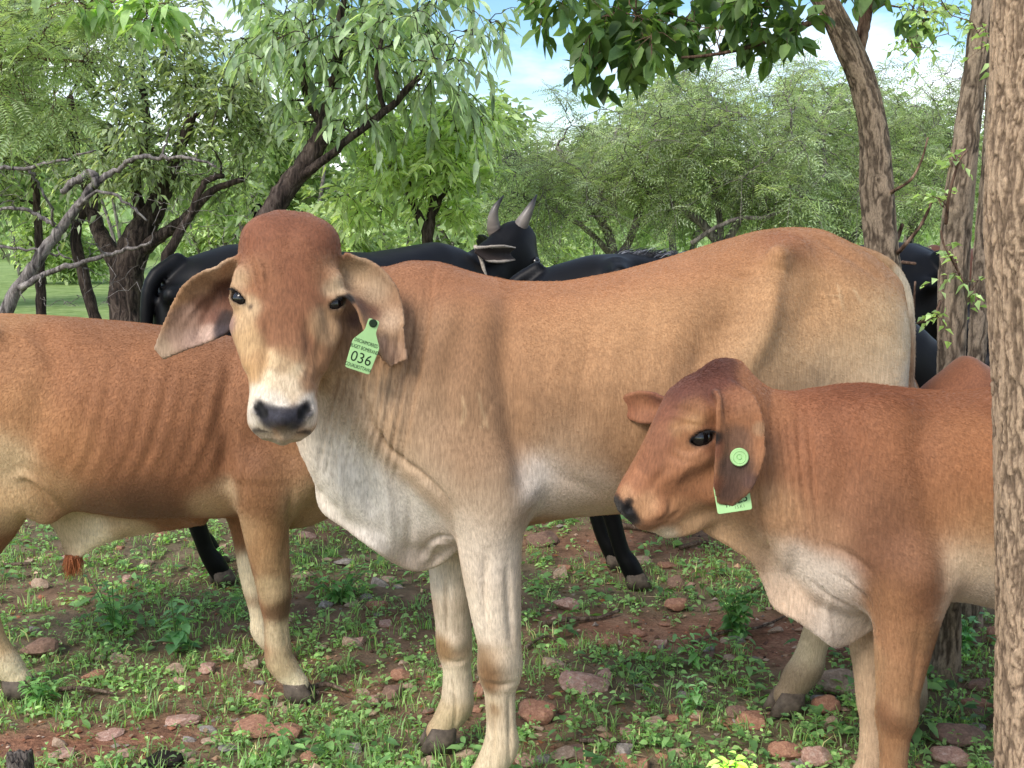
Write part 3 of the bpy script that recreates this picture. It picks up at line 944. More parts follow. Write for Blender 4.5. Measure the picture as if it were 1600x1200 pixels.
# twin trunks further right
for lab, rows, Yt, seed, tw in [
    ("dark rough-barked trunk left of the pair right of the rump, leafy sprouts on its side", [(1470, 1180, 3.45, 34), (1480, 1000, 3.45, 22), (1484, 700, 3.45, 21), (1487, 560, 3.45, 21), (1492, 400, 3.45, 23), (1500, 300, 3.45, 22), (1512, 200, 3.45, 20), (1526, 100, 3.45, 20), (1540, -20, 3.45, 19), (1560, -200, 3.45, 18)], 3.45, 12, True),
    ("thinner grey trunk right of the pair, half hidden by the furrowed trunk", [(1512, 1000, 3.9, 22), (1522, 700, 3.9, 13), (1526, 560, 3.9, 14), (1534, 430, 3.9, 15), (1540, 340, 3.9, 14), (1552, 220, 3.9, 15), (1556, 100, 3.9, 15), (1552, -40, 3.9, 14), (1540, -250, 3.9, 10)], 3.9, 17, False)]:
    bb = np.array([W(rows[0][0], rows[0][1], Yt)[0], Yt, 0.0]); bb[2] = gz(bb[0], bb[1])
    rt_ = empty("tree", tuple(bb))
    tag(rt_, lab, "tree", "pair of trunks at the right")
    furrowed("trunk", rows, bb, BV2, rt_, 84, 400, .0038, 2.4, seed, .05, .8)
    _r = np.random.default_rng(seed)
    S = Skeleton()
    S.nodes = [np.array(q[:3]) for q in px_limb(rows, bb)]; S.rad = [q[3] * .3 for q in px_limb(rows, bb)]
    if tw:
        lb = [[(1478, 350, Yt - .1, 3), (1484, 300, Yt - .14, 2.4), (1500, 250, Yt - .15, 2), (1512, 235, Yt - .15, 1.4)], [(1505, 440, Yt - .1, 2.4), (1490, 410, Yt - .12, 2), (1476, 385, Yt - .14, 1.4), (1470, 360, Yt - .14, 1)],
              [(1470, 470, Yt - .1, 3), (1462, 490, Yt - .14, 2.4), (1448, 500, Yt - .16, 2.2), (1432, 505, Yt - .16, 2)], [(1424, 600, Yt - .2, 1.5), (1428, 480, Yt - .2, 1.5), (1430, 440, Yt - .2, 1)]]
        for q in lb:
            S.limb(px_limb(q, bb), seg=6)
        bl = [tuple(np.array(b[:3]) - bb) + tuple(b[3:]) for b in [px_blob(1500, 245, Yt - .1, 28, 22, .1), px_blob(1475, 320, Yt - .1, 24, 30, .1, .6), px_blob(1480, 410, Yt - .1, 22, 22, .1, .6), px_blob(1462, 498, Yt - .15, 14, 12, .06, .8), px_blob(1430, 446, Yt - .2, 10, 10, .05, .8), px_blob(1530, 60, Yt - .1, 40, 60, .2, .8), px_blob(1510, 460, Yt, 16, 26, .1, .5), px_blob(1450, 20, Yt, 60, 40, .2, .7)]]
        pts, _ = crown_points(bl, 34, _r, .1)
    else:
        bl = [tuple(np.array(b[:3]) - bb) + tuple(b[3:]) for b in [px_blob(1560, -40, Yt, 80, 60, .4), px_blob(1500, 10, Yt, 60, 50, .3, .7), px_blob(1440, 60, Yt + .3, 50, 60, .3, .5)]]
        pts, _ = crown_points(bl, 50, _r, .1)
    paths = S.reach(pts, _r, 5, .003, .0012, .02, .08)
    o, gt = foliage(paths, _r, dict(L=.030, W=.55, c0=(96, 138, 52), c1=(146, 182, 84), twigs=2, twig=.07, per=4, light=.15, tone=.1, tw_r=.001), rt_, LF)
    S.build(rt_, BK_brown, "sprout", "branch", 4)
    t_ = gt.build("twig", BK_brown, rt_); t_["kind"] = "stuff"

# overhanging sprays at the top left (a tree that stands just outside the frame)
Yo = 5.0
bb = np.array([-3.6, 5.4, 0.0])
rt_ = empty("tree", tuple(bb))
tag(rt_, "feathery sprays reaching in at the upper left over the bull, stem outside the view", "tree")
S = Skeleton()
_r = np.random.default_rng(70)
S.limb([[0, 0, 0, .09], [.05, .02, .8, .08], [.1, 0, 1.6, .07], [.25, -.1, 2.3, .05], [.5, -.3, 2.9, .03]], seg=12)
S.limb(px_limb([(-120, 20, Yo, 8), (-60, 60, Yo, 6), (0, 90, Yo, 4), (60, 92, Yo, 3), (130, 96, Yo, 2)], bb), seg=7)
S.limb(px_limb([(-120, -10, Yo, 7), (-40, -20, Yo, 5), (60, -10, Yo, 4), (160, 0, Yo, 3), (250, 10, Yo, 2)], bb), seg=7)
bl = [tuple(np.array(b[:3]) - bb) + tuple(b[3:]) for b in [px_blob(60, 60, Yo, 110, 50, .3), px_blob(20, 130, Yo, 60, 60, .3), px_blob(120, 40, Yo, 100, 40, .3, .7), px_blob(60, 170, Yo - .1, 70, 30, .3, .6), px_blob(-60, 60, Yo, 80, 110, .4)]]
pts, _ = crown_points(bl, 110, _r, .1)
paths = S.reach(pts, _r, 6, .006, .0016, .02, .06)
o, gt = foliage(paths, _r, dict(kind="frond", L=.13, c0=(94, 120, 72), c1=(136, 158, 104), twigs=2, twig=.22, per=4, pairs=9, leaflet=.26, lw=.30, droop=.2, light=.15, tone=.18, mess=.3, tw_r=.0018), rt_, LF)
bl = [tuple(np.array(b[:3]) - bb) + tuple(b[3:]) for b in [px_blob(240, 12, Yo - .5, 42, 30, .15), px_blob(200, 40, Yo - .4, 20, 16, .1, .6), px_blob(150, 0, Yo - .4, 60, 20, .15, .6)]]
pts2, _ = crown_points(bl, 22, _r, .1)
paths2 = S.reach(pts2, _r, 6, .004, .0016, .02, .06)
o2, gt2 = foliage(paths2, _r, dict(L=.085, W=.42, c0=(84, 128, 48), c1=(128, 166, 74), twigs=2, twig=.08, per=4, hang=.6, light=.15, detail=2, tw_r=.0016), rt_, LF, "leaves")
o2["kind"] = "stuff"
S.build(rt_, BK_brown, "trunk", "branch", 4)
for q in (gt, gt2):
    t_ = q.build("twig", BK_brown, rt_); t_["kind"] = "stuff"
print("near trees", time.time() - T0)

# ---- bushes and trees beyond the field
def far_proto(seed, kind):
    r = np.random.default_rng(seed)
    root = empty("bush" if kind != 2 else "tree", (0, 0, 0))
    S = Skeleton()
    H_ = (2.4, 3.2, 5.4)[kind]
    for a in range(4 if kind != 2 else 2):
        th = r.uniform(0, 6.28)
        e = np.array([math.cos(th), math.sin(th), 0]) * H_ * r.uniform(.12, .3)
        S.limb([[*(e * .15), .05], [*(e * .4 + [0, 0, H_ * .25]), .045], [*(e * .8 + [0, 0, H_ * .5]), .03], [*(e + [0, 0, H_ * .75]), .014]], seg=6)
    bl = []
    for q in range(7):
        th = r.uniform(0, 6.28); rr = r.uniform(0, .42) * H_
        bl.append((math.cos(th) * rr, math.sin(th) * rr, H_ * r.uniform(.42, .85) if kind else H_ * r.uniform(.25, .8), H_ * .26, H_ * .26, H_ * .17, 1))
    pts, _ = crown_points(bl, 150, r, .25)
    paths = S.reach(pts, r, 5, .02, .005, .05, .06)
    pal = [((96, 124, 66), (140, 162, 92)), ((84, 112, 62), (126, 150, 88)), ((88, 118, 62), (132, 156, 96))][kind]
    o, gt = foliage(paths, r, dict(L=.15, W=.5, c0=pal[0], c1=pal[1], twigs=7, twig=.42, per=6, light=.2, tone=.28, hang=.2, tilt=.7, tw_r=.004), root, LF_far)
    S.build(root, BK_grey, "trunk", "branch", 3)
    return root


def copy_tree(src, loc, rz, sc, label, group, name=None):
    c = src.copy()
    COL.objects.link(c)
    c.location, c.rotation_euler, c.scale = loc, (0, 0, rz), sc
    c["label"] = label
    c["group"] = group
    for ch in list(src.children):
        d = ch.copy()
        COL.objects.link(d)
        d.parent = c
    return c


protos_far = [far_proto(90 + k, k) for k in range(3)]
spots = [  # px of the stem, Y, kind, scale, how it looks
    (70, 26, 0, 1.0, "low round bush in the field behind the dead trunk"), (340, 22, 0, .9, "round bush in the field beyond the horned cow's rump"), (-60, 19, 1, 1.2, "spreading bush at the field edge, furthest to the left"),
    (440, 17, 1, 1.05, "spreading bush behind the leaning trunk"), (540, 15, 0, .8, "grey-green bush beyond the tan cow's poll"), (620, 20, 2, .62, "tall tree beyond the yellow-green sapling"), (760, 16, 1, 1.0, "spreading bush just left of the horns"),
    (830, 14, 0, .8, "low bush right behind the horns"), (930, 22, 2, .62, "tall tree behind the acacias, left of the grey stems"), (1060, 18, 1, 1.2, "spreading bush behind the middle acacia"), (1180, 24, 2, .66, "tall tree behind the middle of the thicket"),
    (1290, 19, 1, 1.2, "spreading bush behind the right acacia"), (1400, 26, 1, 1.3, "bush at the far edge of the green field"), (1520, 30, 2, .8, "tall tree seen between the twin trunks"), (1640, 20, 1, 1.2, "bush hidden in part by the furrowed trunk"),
    (200, 24, 2, .85, "tall tree rising behind the dense grey-green tree"), (40, 30, 2, 1.2, "tall far tree at the left behind the sprays"), (700, 28, 1, 1.1, "far bush under the drooping leaves"), (380, 32, 2, .8, "tall far tree left of the leaning trunk")]
for k, (px, Y, kd, sc, lab) in enumerate(spots):
    x = float(W(px, 400, Y)[0])
    first = [i for i, s_ in enumerate(spots) if s_[2] == kd][0] == k
    if first:
        rt_ = protos_far[kd]
        rt_.location, rt_.rotation_euler, rt_.scale = (x, Y, -.02), (0, 0, .4 * k), (sc, sc, sc * .95)
        tag(rt_, lab, "bush" if kd != 2 else "tree", "bushes and trees beyond the cattle")
    else:
        copy_tree(protos_far[kd], (x, Y, -.02), 1.3 * k, (sc, sc, sc * .95), lab, "bushes and trees beyond the cattle")
    (protos_far[kd] if first else bpy.context.scene.collection.objects[-1])

# the far woods read as one mass
r_ = np.random.default_rng(3)
n = 26000
xx = r_.uniform(-52, 52, n); yy = r_.uniform(40, 62, n)
hh = 2.6 + 1.3 * vnoise(xx, 0, 3, .16, 3) + (yy - 40) * .05
zz = hh * r_.random(n) ** .7
pos = np.stack([xx, yy, zz], 1)
V, F, C = leaves(pos, unitn(r_.normal(0, 1, (n, 3))), unitn(r_.normal(0, 1, (n, 3))), r_.uniform(.35, .75, n), r_.uniform(.25, .5, n), .2, .1, leaf_cols(n, (92, 120, 74), (132, 154, 104), r_, .2), 1)
tag(np_obj("far_woods", V, F, LF_far, None, True, C), "far green woodland edge beyond the field", kind="stuff")
print("veg", time.time() - T0)
# ================================================================= animal bodies: smooth distance fields meshed in one piece




def p_ell(c, r, R=None):
    c, r = np.asarray(c, float), np.asarray(r, float)
    def f(x, y, z):
        x, y, z = x - c[0], y - c[1], z - c[2]
        if R is not None:
            x, y, z = (R[0, 0] * x + R[0, 1] * y + R[0, 2] * z, R[1, 0] * x + R[1, 1] * y + R[1, 2] * z, R[2, 0] * x + R[2, 1] * y + R[2, 2] * z)
        rho = np.sqrt((x / r[0]) ** 2 + (y / r[1]) ** 2 + (z / r[2]) ** 2) + 1e-6
        p = np.sqrt(x * x + y * y + z * z)
        d = p * (1 - 1 / rho)
        return np.where(rho < .3, -r.min() * (1 - rho), d)
    m = r.max()
    return f, c - m, c + m


def p_cone(a, ra, b, rb, sy=1.0):
    """round cone; sy < 1 makes the section narrower across the animal (y)"""
    a, b = np.asarray(a, float), np.asarray(b, float)
    d_ = (b - a).copy()
    L2 = float(d_ @ d_) + 1e-9
    def f(x, y, z):
        x, y, z = x - a[0], y - a[1], z - a[2]
        t = np.clip((x * d_[0] + y * d_[1] + z * d_[2]) / L2, 0, 1)
        qx, qy, qz = x - t * d_[0], (y - t * d_[1]) / sy, z - t * d_[2]
        return (np.sqrt(qx * qx + qy * qy + qz * qz) - (ra + (rb - ra) * t)) * min(1, sy ** .5)
    m = max(ra, rb)
    return f, np.minimum(a, b) - m, np.maximum(a, b) + m


def p_loft(xs, top, bot, w, n=2.2, ycen=None):
    xs = np.asarray(xs, float)
    o = np.argsort(xs)
    xs, top, bot, w = xs[o], np.asarray(top, float)[o], np.asarray(bot, float)[o], np.asarray(w, float)[o]
    yc = np.zeros(len(xs)) if ycen is None else np.asarray(ycen, float)[o]
    def f(x, y, z):
        q = np.clip(x, xs[0], xs[-1])
        T, B, Wd = (smooth_tab(xs, v, q) for v in (top, bot, w))
        yy = y - smooth_tab(xs, yc, q)
        c, h = (T + B) / 2, (T - B) / 2
        zz = z - c
        rho = ((np.abs(yy) / Wd) ** n + (np.abs(zz) / h) ** n) ** (1 / n) + 1e-6
        p = np.sqrt(yy * yy + zz * zz)
        d = np.where(rho < .25, -np.minimum(Wd, h) * (1 - rho), p * (1 - 1 / rho))
        dx = x - q
        return np.where(dx != 0, np.sqrt(dx * dx + np.maximum(d, 0) ** 2), d)
    lo = np.array([xs[0], (yc - w).min(), bot.min()])
    hi = np.array([xs[-1], (yc + w).max(), top.max()])
    return f, lo, hi


def framed(prim, M):
    """prim given in a frame; M = 4x4 frame -> body"""
    f, lo, hi = prim
    R, o = M[:3, :3], M[:3, 3]
    def g(x, y, z):
        x, y, z = x - o[0], y - o[1], z - o[2]
        return f(R[0, 0] * x + R[1, 0] * y + R[2, 0] * z, R[0, 1] * x + R[1, 1] * y + R[2, 1] * z, R[0, 2] * x + R[1, 2] * y + R[2, 2] * z)
    C = np.array([[(lo, hi)[i][0], (lo, hi)[j][1], (lo, hi)[k][2]] for i in (0, 1) for j in (0, 1) for k in (0, 1)])
    C = C @ R.T + o
    return g, C.min(0), C.max(0)


def p_cloud(P, r):
    P = np.asarray(P, np.float32)
    r = np.broadcast_to(np.asarray(r, np.float32), (len(P),))
    def f(x, y, z):
        x, y, z = np.broadcast_arrays(x, y, z)
        sh = x.shape
        Q = np.stack([x.ravel(), y.ravel(), z.ravel()], 1).astype(np.float32)
        out = np.empty(len(Q), np.float32)
        # subdivide the points spatially: process in blocks, discard far points
        p2 = (P ** 2).sum(1)
        for s in range(0, len(Q), 6000):
            q = Q[s:s + 6000]
            lo, hi = q.min(0) - .05, q.max(0) + .05
            m = np.all((P > lo) & (P < hi), axis=1)
            if not m.any():
                out[s:s + 6000] = .05
                continue
            Pm = P[m]
            d2 = (q ** 2).sum(1)[:, None] + p2[m][None] - 2 * q @ Pm.T
            i = d2.argmin(1)
            out[s:s + 6000] = np.sqrt(np.maximum(d2[np.arange(len(q)), i], 0)) - r[m][i]
        return out.reshape(sh)
    m = float(r.max())
    return f, P.min(0) - m, P.max(0) + m


class Body:
    def __init__(s, lo, hi, vox):
        s.lo, s.vox = np.asarray(lo, float), vox
        s.n = np.ceil((np.asarray(hi, float) - s.lo) / vox).astype(int) + 1
        s.f = np.full(tuple(s.n), .12, np.float32)

    def add(s, prim, k=.02, cut=False):
        f, lo, hi = prim
        m = k + 3 * s.vox
        i0 = np.maximum(np.floor((lo - m - s.lo) / s.vox).astype(int), 0)
        i1 = np.minimum(np.ceil((hi + m - s.lo) / s.vox).astype(int) + 1, s.n)
        if (i1 <= i0).any():
            return
        ax = [(s.lo[a] + np.arange(i0[a], i1[a]) * s.vox).astype(np.float32) for a in range(3)]
        x, y, z = ax[0][:, None, None], ax[1][None, :, None], ax[2][None, None, :]
        d = f(x, y, z).astype(np.float32)
        sl = tuple(slice(i0[a], i1[a]) for a in range(3))
        a = s.f[sl]
        k = max(k, 1e-4)
        if cut:
            d = -d
            h = np.clip(.5 - .5 * (d - a) / k, 0, 1)
            s.f[sl] = a * h + d * (1 - h) + k * h * (1 - h)
        else:
            h = np.clip(.5 + .5 * (a - d) / k, 0, 1)
            s.f[sl] = a * (1 - h) + d * h - k * h * (1 - h)

    def chain(s, pts, k=.02, sy=1.0, sub=4):
        """pts rows: x,y,z,r - one smooth tapering limb"""
        P = np.asarray(pts, float)
        if len(P) > 2:
            P = spline(P, (len(P) - 1) * sub + 1)
            P[:, 3] = np.maximum(P[:, 3], .002)
        pr = [p_cone(P[i, :3], P[i, 3], P[i + 1, :3], P[i + 1, 3], sy) for i in range(len(P) - 1)]
        def f(x, y, z):
            x, y, z = np.broadcast_arrays(x, y, z)
            out = None
            for g, lo, hi in pr:
                d = g(x, y, z)
                out = d if out is None else np.minimum(out, d)
            return out
        s.add((f, np.min([p[1] for p in pr], 0), np.max([p[2] for p in pr], 0)), k)

    def mesh(s):
        g = openvdb.FloatGrid(.12)
        g.copyFromArray(np.clip(s.f, -.12, .12))
        p, q = g.convertToQuads(0.0)
        p = p * s.vox + s.lo
        # keep only the largest connected piece is not needed: fields are joined
        return p.astype(np.float64), q[:, ::-1].astype(np.int64) if False else q.astype(np.int64)


def normals(V, Q):
    a, b = V[Q[:, 2]] - V[Q[:, 0]], V[Q[:, 3]] - V[Q[:, 1]]
    n = np.cross(a, b)
    N = np.zeros_like(V)
    for k in range(4):
        for ax in range(3):
            N[:, ax] += np.bincount(Q[:, k], n[:, ax], len(V))
    return N / (np.linalg.norm(N, axis=1)[:, None] + 1e-12)


def relax(V, Q, it=1, w=.5):
    E = np.concatenate([Q[:, [0, 1]], Q[:, [1, 2]], Q[:, [2, 3]], Q[:, [3, 0]]])
    deg = np.bincount(E[:, 0], minlength=len(V)) + np.bincount(E[:, 1], minlength=len(V))
    for _ in range(it):
        S = np.stack([np.bincount(E[:, 0], V[E[:, 1], a], len(V)) + np.bincount(E[:, 1], V[E[:, 0], a], len(V)) for a in range(3)], 1)
        V = V * (1 - w) + w * S / np.maximum(deg, 1)[:, None]
    return V


class Beast:
    """frame of one animal: local x = heading, y = its left, z up; origin on the ground"""
    def __init__(s, ox, oy, heading, near):
        s.o = np.array([ox, oy, 0.0])
        s.h = heading
        c, n = math.cos(heading), math.sin(heading)
        s.R = np.array([[c, n, 0], [-n, c, 0], [0, 0, 1.0]])    # world -> local rows
        s.near = near                                           # which sign of y faces the camera

    def loc(s, w):
        return (np.asarray(w, float) - s.o) @ s.R.T

    def P(s, px, py, n=0.0):
        d = ray(px, py)
        a = s.R[1]
        c0 = np.array([0, 0, CAM_H])
        t = (n * s.near - a @ (c0 - s.o)) / (a @ d)
        return s.loc(c0 + d * t)

    def Wl(s, px, py, Y):
        return s.loc(W(px, py, Y))

    def ppm(s, local):
        w = local @ s.R + s.o
        return FPX / cam_depth(w)

    def ch(s, rows):
        """rows (px,py,r_px,n) -> x,y,z,r"""
        out = []
        for px, py, r, n in rows:
            p = s.P(px, py, n)
            out.append([*p, r / s.ppm(p)])
        return out

    def leg(s, rows, fz=.115, pw=.80):
        """limb rows ending in fetlock, pastern and the place of the hoof"""
        A = np.array(s.ch(rows))
        keep = A[:, 2] > fz + .045
        B_ = A[keep]
        below = A[~keep]
        t = below[0] if len(below) else B_[-1]
        rc = B_[-1, 3]
        rf = max(rc * 1.18, .026)
        out = np.vstack([B_, [t[0] * .6 + B_[-1, 0] * .4, B_[-1, 1], fz + .012, rf], [t[0] + .012, B_[-1, 1], fz - .018, rf * .98], [t[0] + .038, B_[-1, 1], .062, rf * pw], [t[0] + .050, B_[-1, 1], .045, rf * pw]])
        s.hoofs = getattr(s, "hoofs", []) + [(t[0] + .052, B_[-1, 1], rf)]
        return out

    def loft(s, rows, n=2.2):
        """rows px, top, bottom, halfwidth"""
        xs, T, B, Wd = [], [], [], []
        for px, t, b, w in rows:
            a, c = s.P(px, t, 0), s.P(px, b, .35 * w)
            m = s.P(px, (t + b) / 2, 0)
            xs.append(m[0]); T.append(a[2]); B.append(c[2]); Wd.append(w)
        return p_loft(xs, T, B, Wd, n)


class Skin:
    """after meshing: creases, bulges and coat colour, placed on the surface"""
    def __init__(s, beast, V, Q):
        s.b, s.V, s.Q = beast, V, Q
        s.N = normals(V, Q)
        s.wc = (np.array([0, 0, CAM_H]) - beast.o) @ beast.R.T
        s.tree = BVHTree.FromPolygons(V.tolist(), Q.tolist())
        s.disp = np.zeros(len(V))
        s.cw = np.zeros(len(V)) + 1e-6
        s.cc = np.zeros((len(V), 3))

    def hit(s, px, py):
        d = ray(px, py) @ s.b.R.T
        h = s.tree.ray_cast(Vector(s.wc), Vector(d))
        return None if h[0] is None else np.array(h[0])

    def crease(s, pts, width, depth, samples=None, side=1.0, taper=True):
        """a groove (depth > 0) or ridge (depth < 0) along a line of surface points"""
        P2 = np.asarray(pts, float)
        L = np.linalg.norm(np.diff(P2, axis=0), axis=1).sum()
        n = samples or max(8, int(L / 2.2))
        S = spline(P2, n)
        H = [s.hit(*p) for p in S]
        ks = [(k / (n - 1), h) for k, h in enumerate(H) if h is not None]
        if not ks:
            return
        H = np.array([h for _, h in ks])
        tt = np.array([k for k, _ in ks])
        prof = np.sin(np.pi * np.clip(tt, 0.02, .98)) ** .6 if taper else np.ones(len(tt))
        lo, hi = H.min(0) - 3 * width, H.max(0) + 3 * width
        m = np.where(np.all((s.V > lo) & (s.V < hi), axis=1))[0]
        if not len(m):
            return
        d2 = ((s.V[m][:, None, :] - H[None]) ** 2).sum(2) if len(m) * len(H) < 3e7 else None
        if d2 is None:
            best = np.full(len(m), 9.0); bi = np.zeros(len(m), int)
            for k in range(len(H)):
                dd = ((s.V[m] - H[k]) ** 2).sum(1)
                u = dd < best
                best[u] = dd[u]; bi[u] = k
        else:
            bi = d2.argmin(1)
            best = d2[np.arange(len(m)), bi]
        s.disp[m] -= depth * prof[bi] * np.exp(-best / width ** 2)

    def blob(s, px, py, r, h, P=None):
        p = s.hit(px, py) if P is None else P
        if p is None:
            return
        d2 = ((s.V - p) ** 2).sum(1)
        s.disp += h * np.exp(-d2 / r ** 2)

    def apply(s, relax_it=0):
        s.V = s.V + s.N * s.disp[:, None]
        s.disp[:] = 0
        if relax_it:
            s.V = relax(s.V, s.Q, relax_it, .4)
        s.N = normals(s.V, s.Q)

    def paint(s, rows, mirror=True, power=1.0):
        """rows (px, py, r_m, (r,g,b) sRGB, weight): normalised gaussian mix"""
        for row in rows:
            px, py, r, c = row[:4]
            w = row[4] if len(row) > 4 else 1.0
            p = s.hit(px, py)
            if p is None:
                continue
            s.paint_at(p, r, c, w, mirror)

    def paint_at(s, p, r, c, w=1.0, mirror=True):
        c = lin(c)
        if min(lin((150, 150, 150))) < c.min():
            c = np.minimum(c * 1.16, .9)
        for q in ([p, p * np.array([1, -1, 1])] if mirror else [p]):
            g = w * np.exp(-((s.V - q) ** 2).sum(1) / (r * r))
            s.cw += g
            s.cc += g[:, None] * c

    def base(s, c, w=.02):
        s.cw += w
        s.cc += w * lin(c)

    def over(s, p, r, c, sharp=2.0, amount=1.0):
        """patch laid over the mixed colour, after finish()"""
        d = np.sqrt(((s.V - p) ** 2).sum(1)) / r
        a = amount * np.exp(-d ** (2 * sharp))
        s.col = s.col * (1 - a[:, None]) + a[:, None] * lin(c)

    def finish(s):
        s.col = s.cc / s.cw[:, None]


def frame4(o, x, zhint):
    """right-handed frame with x axis and z near zhint"""
    x = unit(x)
    z = unit(np.asarray(zhint) - x * (x @ np.asarray(zhint)))
    y = np.cross(z, x)
    M = np.eye(4)
    M[:3, 0], M[:3, 1], M[:3, 2], M[:3, 3] = x, y, z, o
    return M


def fpt(M, p):
    return M[:3, :3] @ np.asarray(p, float) + M[:3, 3]


def ear_cloud(center, width, halfw, cup, thick=.0045, nu=70, nv=34, curl=0.0):
    """center rows xyz (base -> tip), width rows direction, halfw list, cup list (depth of the hollow, along normal)"""
    C = spline(center, nu)
    Wd = spline(width, nu)
    hw = np.maximum(smooth_tab(np.linspace(0, 1, len(halfw)), halfw, np.linspace(0, 1, nu), 1), .002)
    cp = smooth_tab(np.linspace(0, 1, len(cup)), cup, np.linspace(0, 1, nu), 2)
    T = np.gradient(C, axis=0)
    T /= np.linalg.norm(T, axis=1)[:, None]
    Wd = Wd - T * (Wd * T).sum(1)[:, None]
    Wd /= np.linalg.norm(Wd, axis=1)[:, None]
    N = np.cross(T, Wd)
    v = np.linspace(-1, 1, nv)
    P = C[:, None] + Wd[:, None] * (hw[:, None] * v)[..., None] + N[:, None] * (cp[:, None] * (v ** 2) + curl * hw[:, None] * v)[..., None]
    return P.reshape(-1, 3)


def eye_mesh(r=1.0, seg=24, rings=16, squash=1.0):
    u, v = np.meshgrid(np.linspace(0, 2 * math.pi, seg, endpoint=False), np.linspace(0, math.pi, rings), indexing="ij")
    P = np.stack([np.cos(u) * np.sin(v), np.sin(u) * np.sin(v), np.cos(v) * squash], -1).reshape(-1, 3) * r
    i, j = np.meshgrid(np.arange(seg), np.arange(rings - 1), indexing="ij")
    i2 = (i + 1) % seg
    Q = np.stack([i * rings + j, i * rings + j + 1, i2 * rings + j + 1, i2 * rings + j], -1).reshape(-1, 4)
    return P, Q


def hoof_mesh(h=.055, r=.042, lean=.5):
    """cloven hoof, toe towards +x, base on z = 0"""
    g = Geo()
    for s in (-1, 1):
        n = 14
        rings = []
        for t, k in ((0, 1.0), (.5, .88), (1.0, .72)):
            a = np.linspace(0, 2 * math.pi, n, endpoint=False)
            rx, ry = r * 1.15 * k, r * .52 * k
            x = np.cos(a) * rx * np.where(np.cos(a) > 0, 1.15, .75) - t * h * lean * .6
            y = np.sin(a) * ry + s * r * .50 * (1 - .06 * t)
            rings.append(np.stack([x, y, np.full(n, t * h)], 1))
        V = np.concatenate(rings)
        q = [[i * n + j, i * n + (j + 1) % n, (i + 1) * n + (j + 1) % n, (i + 1) * n + j] for i in range(2) for j in range(n)]
        V = np.concatenate([V, rings[0].mean(0)[None], rings[2].mean(0)[None] + [[0, 0, h * .15]]])
        t_ = [[3 * n, (j + 1) % n, j] for j in range(n)] + [[3 * n + 1, 2 * n + j, 2 * n + (j + 1) % n] for j in range(n)]
        g.add(V, q, t_)
    return g


def hoof(parent, x, y, mat, z=0.0, r=.042, h=.055, yaw=0.0):
    o = hoof_mesh(h, r).build("hoof", mat, parent)
    o.location = (x, y, z)
    o.rotation_euler = (0, 0, yaw)
    return o


def eye_socket(B, c, r, out, axis, lid=1.17, op=(1.12, .60, .80), k=.014):
    """lids round an eyeball: a thin shell with an almond opening; out = direction the opening faces, axis = along the almond"""
    out, axis = unit(out), unit(axis)
    axis = unit(axis - out * (axis @ out))
    up = np.cross(out, axis)
    R = np.array([axis, up, out])
    B.add(p_ell(c, (r * lid * 1.02, r * lid, r * lid), R), k)
    B.add(p_ell(c + out * r * .95, (r * op[0], r * op[1], r * op[2]), R), .004, cut=True)
    B.add(p_ell(c, (r * 1.0,) * 3), .002, cut=True)


def almond_paint(S, c, r, out, axis, col, a=1.35, bsz=.85):
    out, axis = unit(out), unit(axis)
    axis = unit(axis - out * (axis @ out))
    up = np.cross(out, axis)
    D = S.V - c
    u, v, w = D @ axis / r, D @ up / r, D @ out / r
    m = np.exp(-((u / a) ** 2 + (v / bsz) ** 2) ** 3) * (w > .2)
    S.col = S.col * (1 - m[:, None]) + m[:, None] * lin(col)


def lashes(parent, c, r, out, axis, upsign, mat, n=34, length=.02):
    out, axis = unit(out), unit(axis)
    axis = unit(axis - out * (axis @ out))
    up = np.cross(out, axis) * upsign
    g = Geo()
    for k in range(n):
        t = -1 + 2 * (k + .5) / n
        p0 = c + axis * t * r * 1.05 + up * r * .50 * math.sqrt(max(0, 1 - t * t * .9)) + out * r * (1.02 - .35 * t * t)
        d = unit(out + axis * t * .7 - up * .25 + rng.normal(0, .12, 3))
        p1 = p0 + d * length * .5
        p2 = p1 + unit(d - np.array([0, 0, .6])) * length * .5
        V_, Q_, T_ = tube([p0, p1, p2], [.0006, .0005, .0002], 3, cap=False)
        g.add(V_, Q_)
    return g.build("eyelashes", mat, parent)
# ================================================================= the tan heifer, face to the camera
M_coat = mat_coat("coat_short")
M_eye = mat_plain("eye_dark", (.006, .005, .005, 1), .06, .7)
M_hoof = mat_plain("hoof_horn", (.10, .078, .060, 1), .7, .25, 40, .6, .4)
M_lash = mat_plain("eyelash", (.01, .008, .008, 1), .8)
M_tag = mat_plain("tag_plastic", (.36, .60, .26, 1), .5, .35, 14, .12, .05)
M_ink = mat_plain("tag_ink", (.02, .035, .02, 1), .7, .1)


def head_loft(L, rows, n=2.3):
    r = np.array(rows, float)
    return p_loft(r[:, 0] * L, r[:, 1] * L, r[:, 2] * L, r[:, 3] * L, n)


def beast_empty(b, name, label, cat, group=None):
    e = empty(name, tuple(b.o), b.h)
    tag(e, label, cat, group)
    return e


def finish_body(b, name, V, Q, col, parent, mat):
    # the body carries the coat as a point colour
    return np_obj(name, V, Q, mat, parent, True, col)


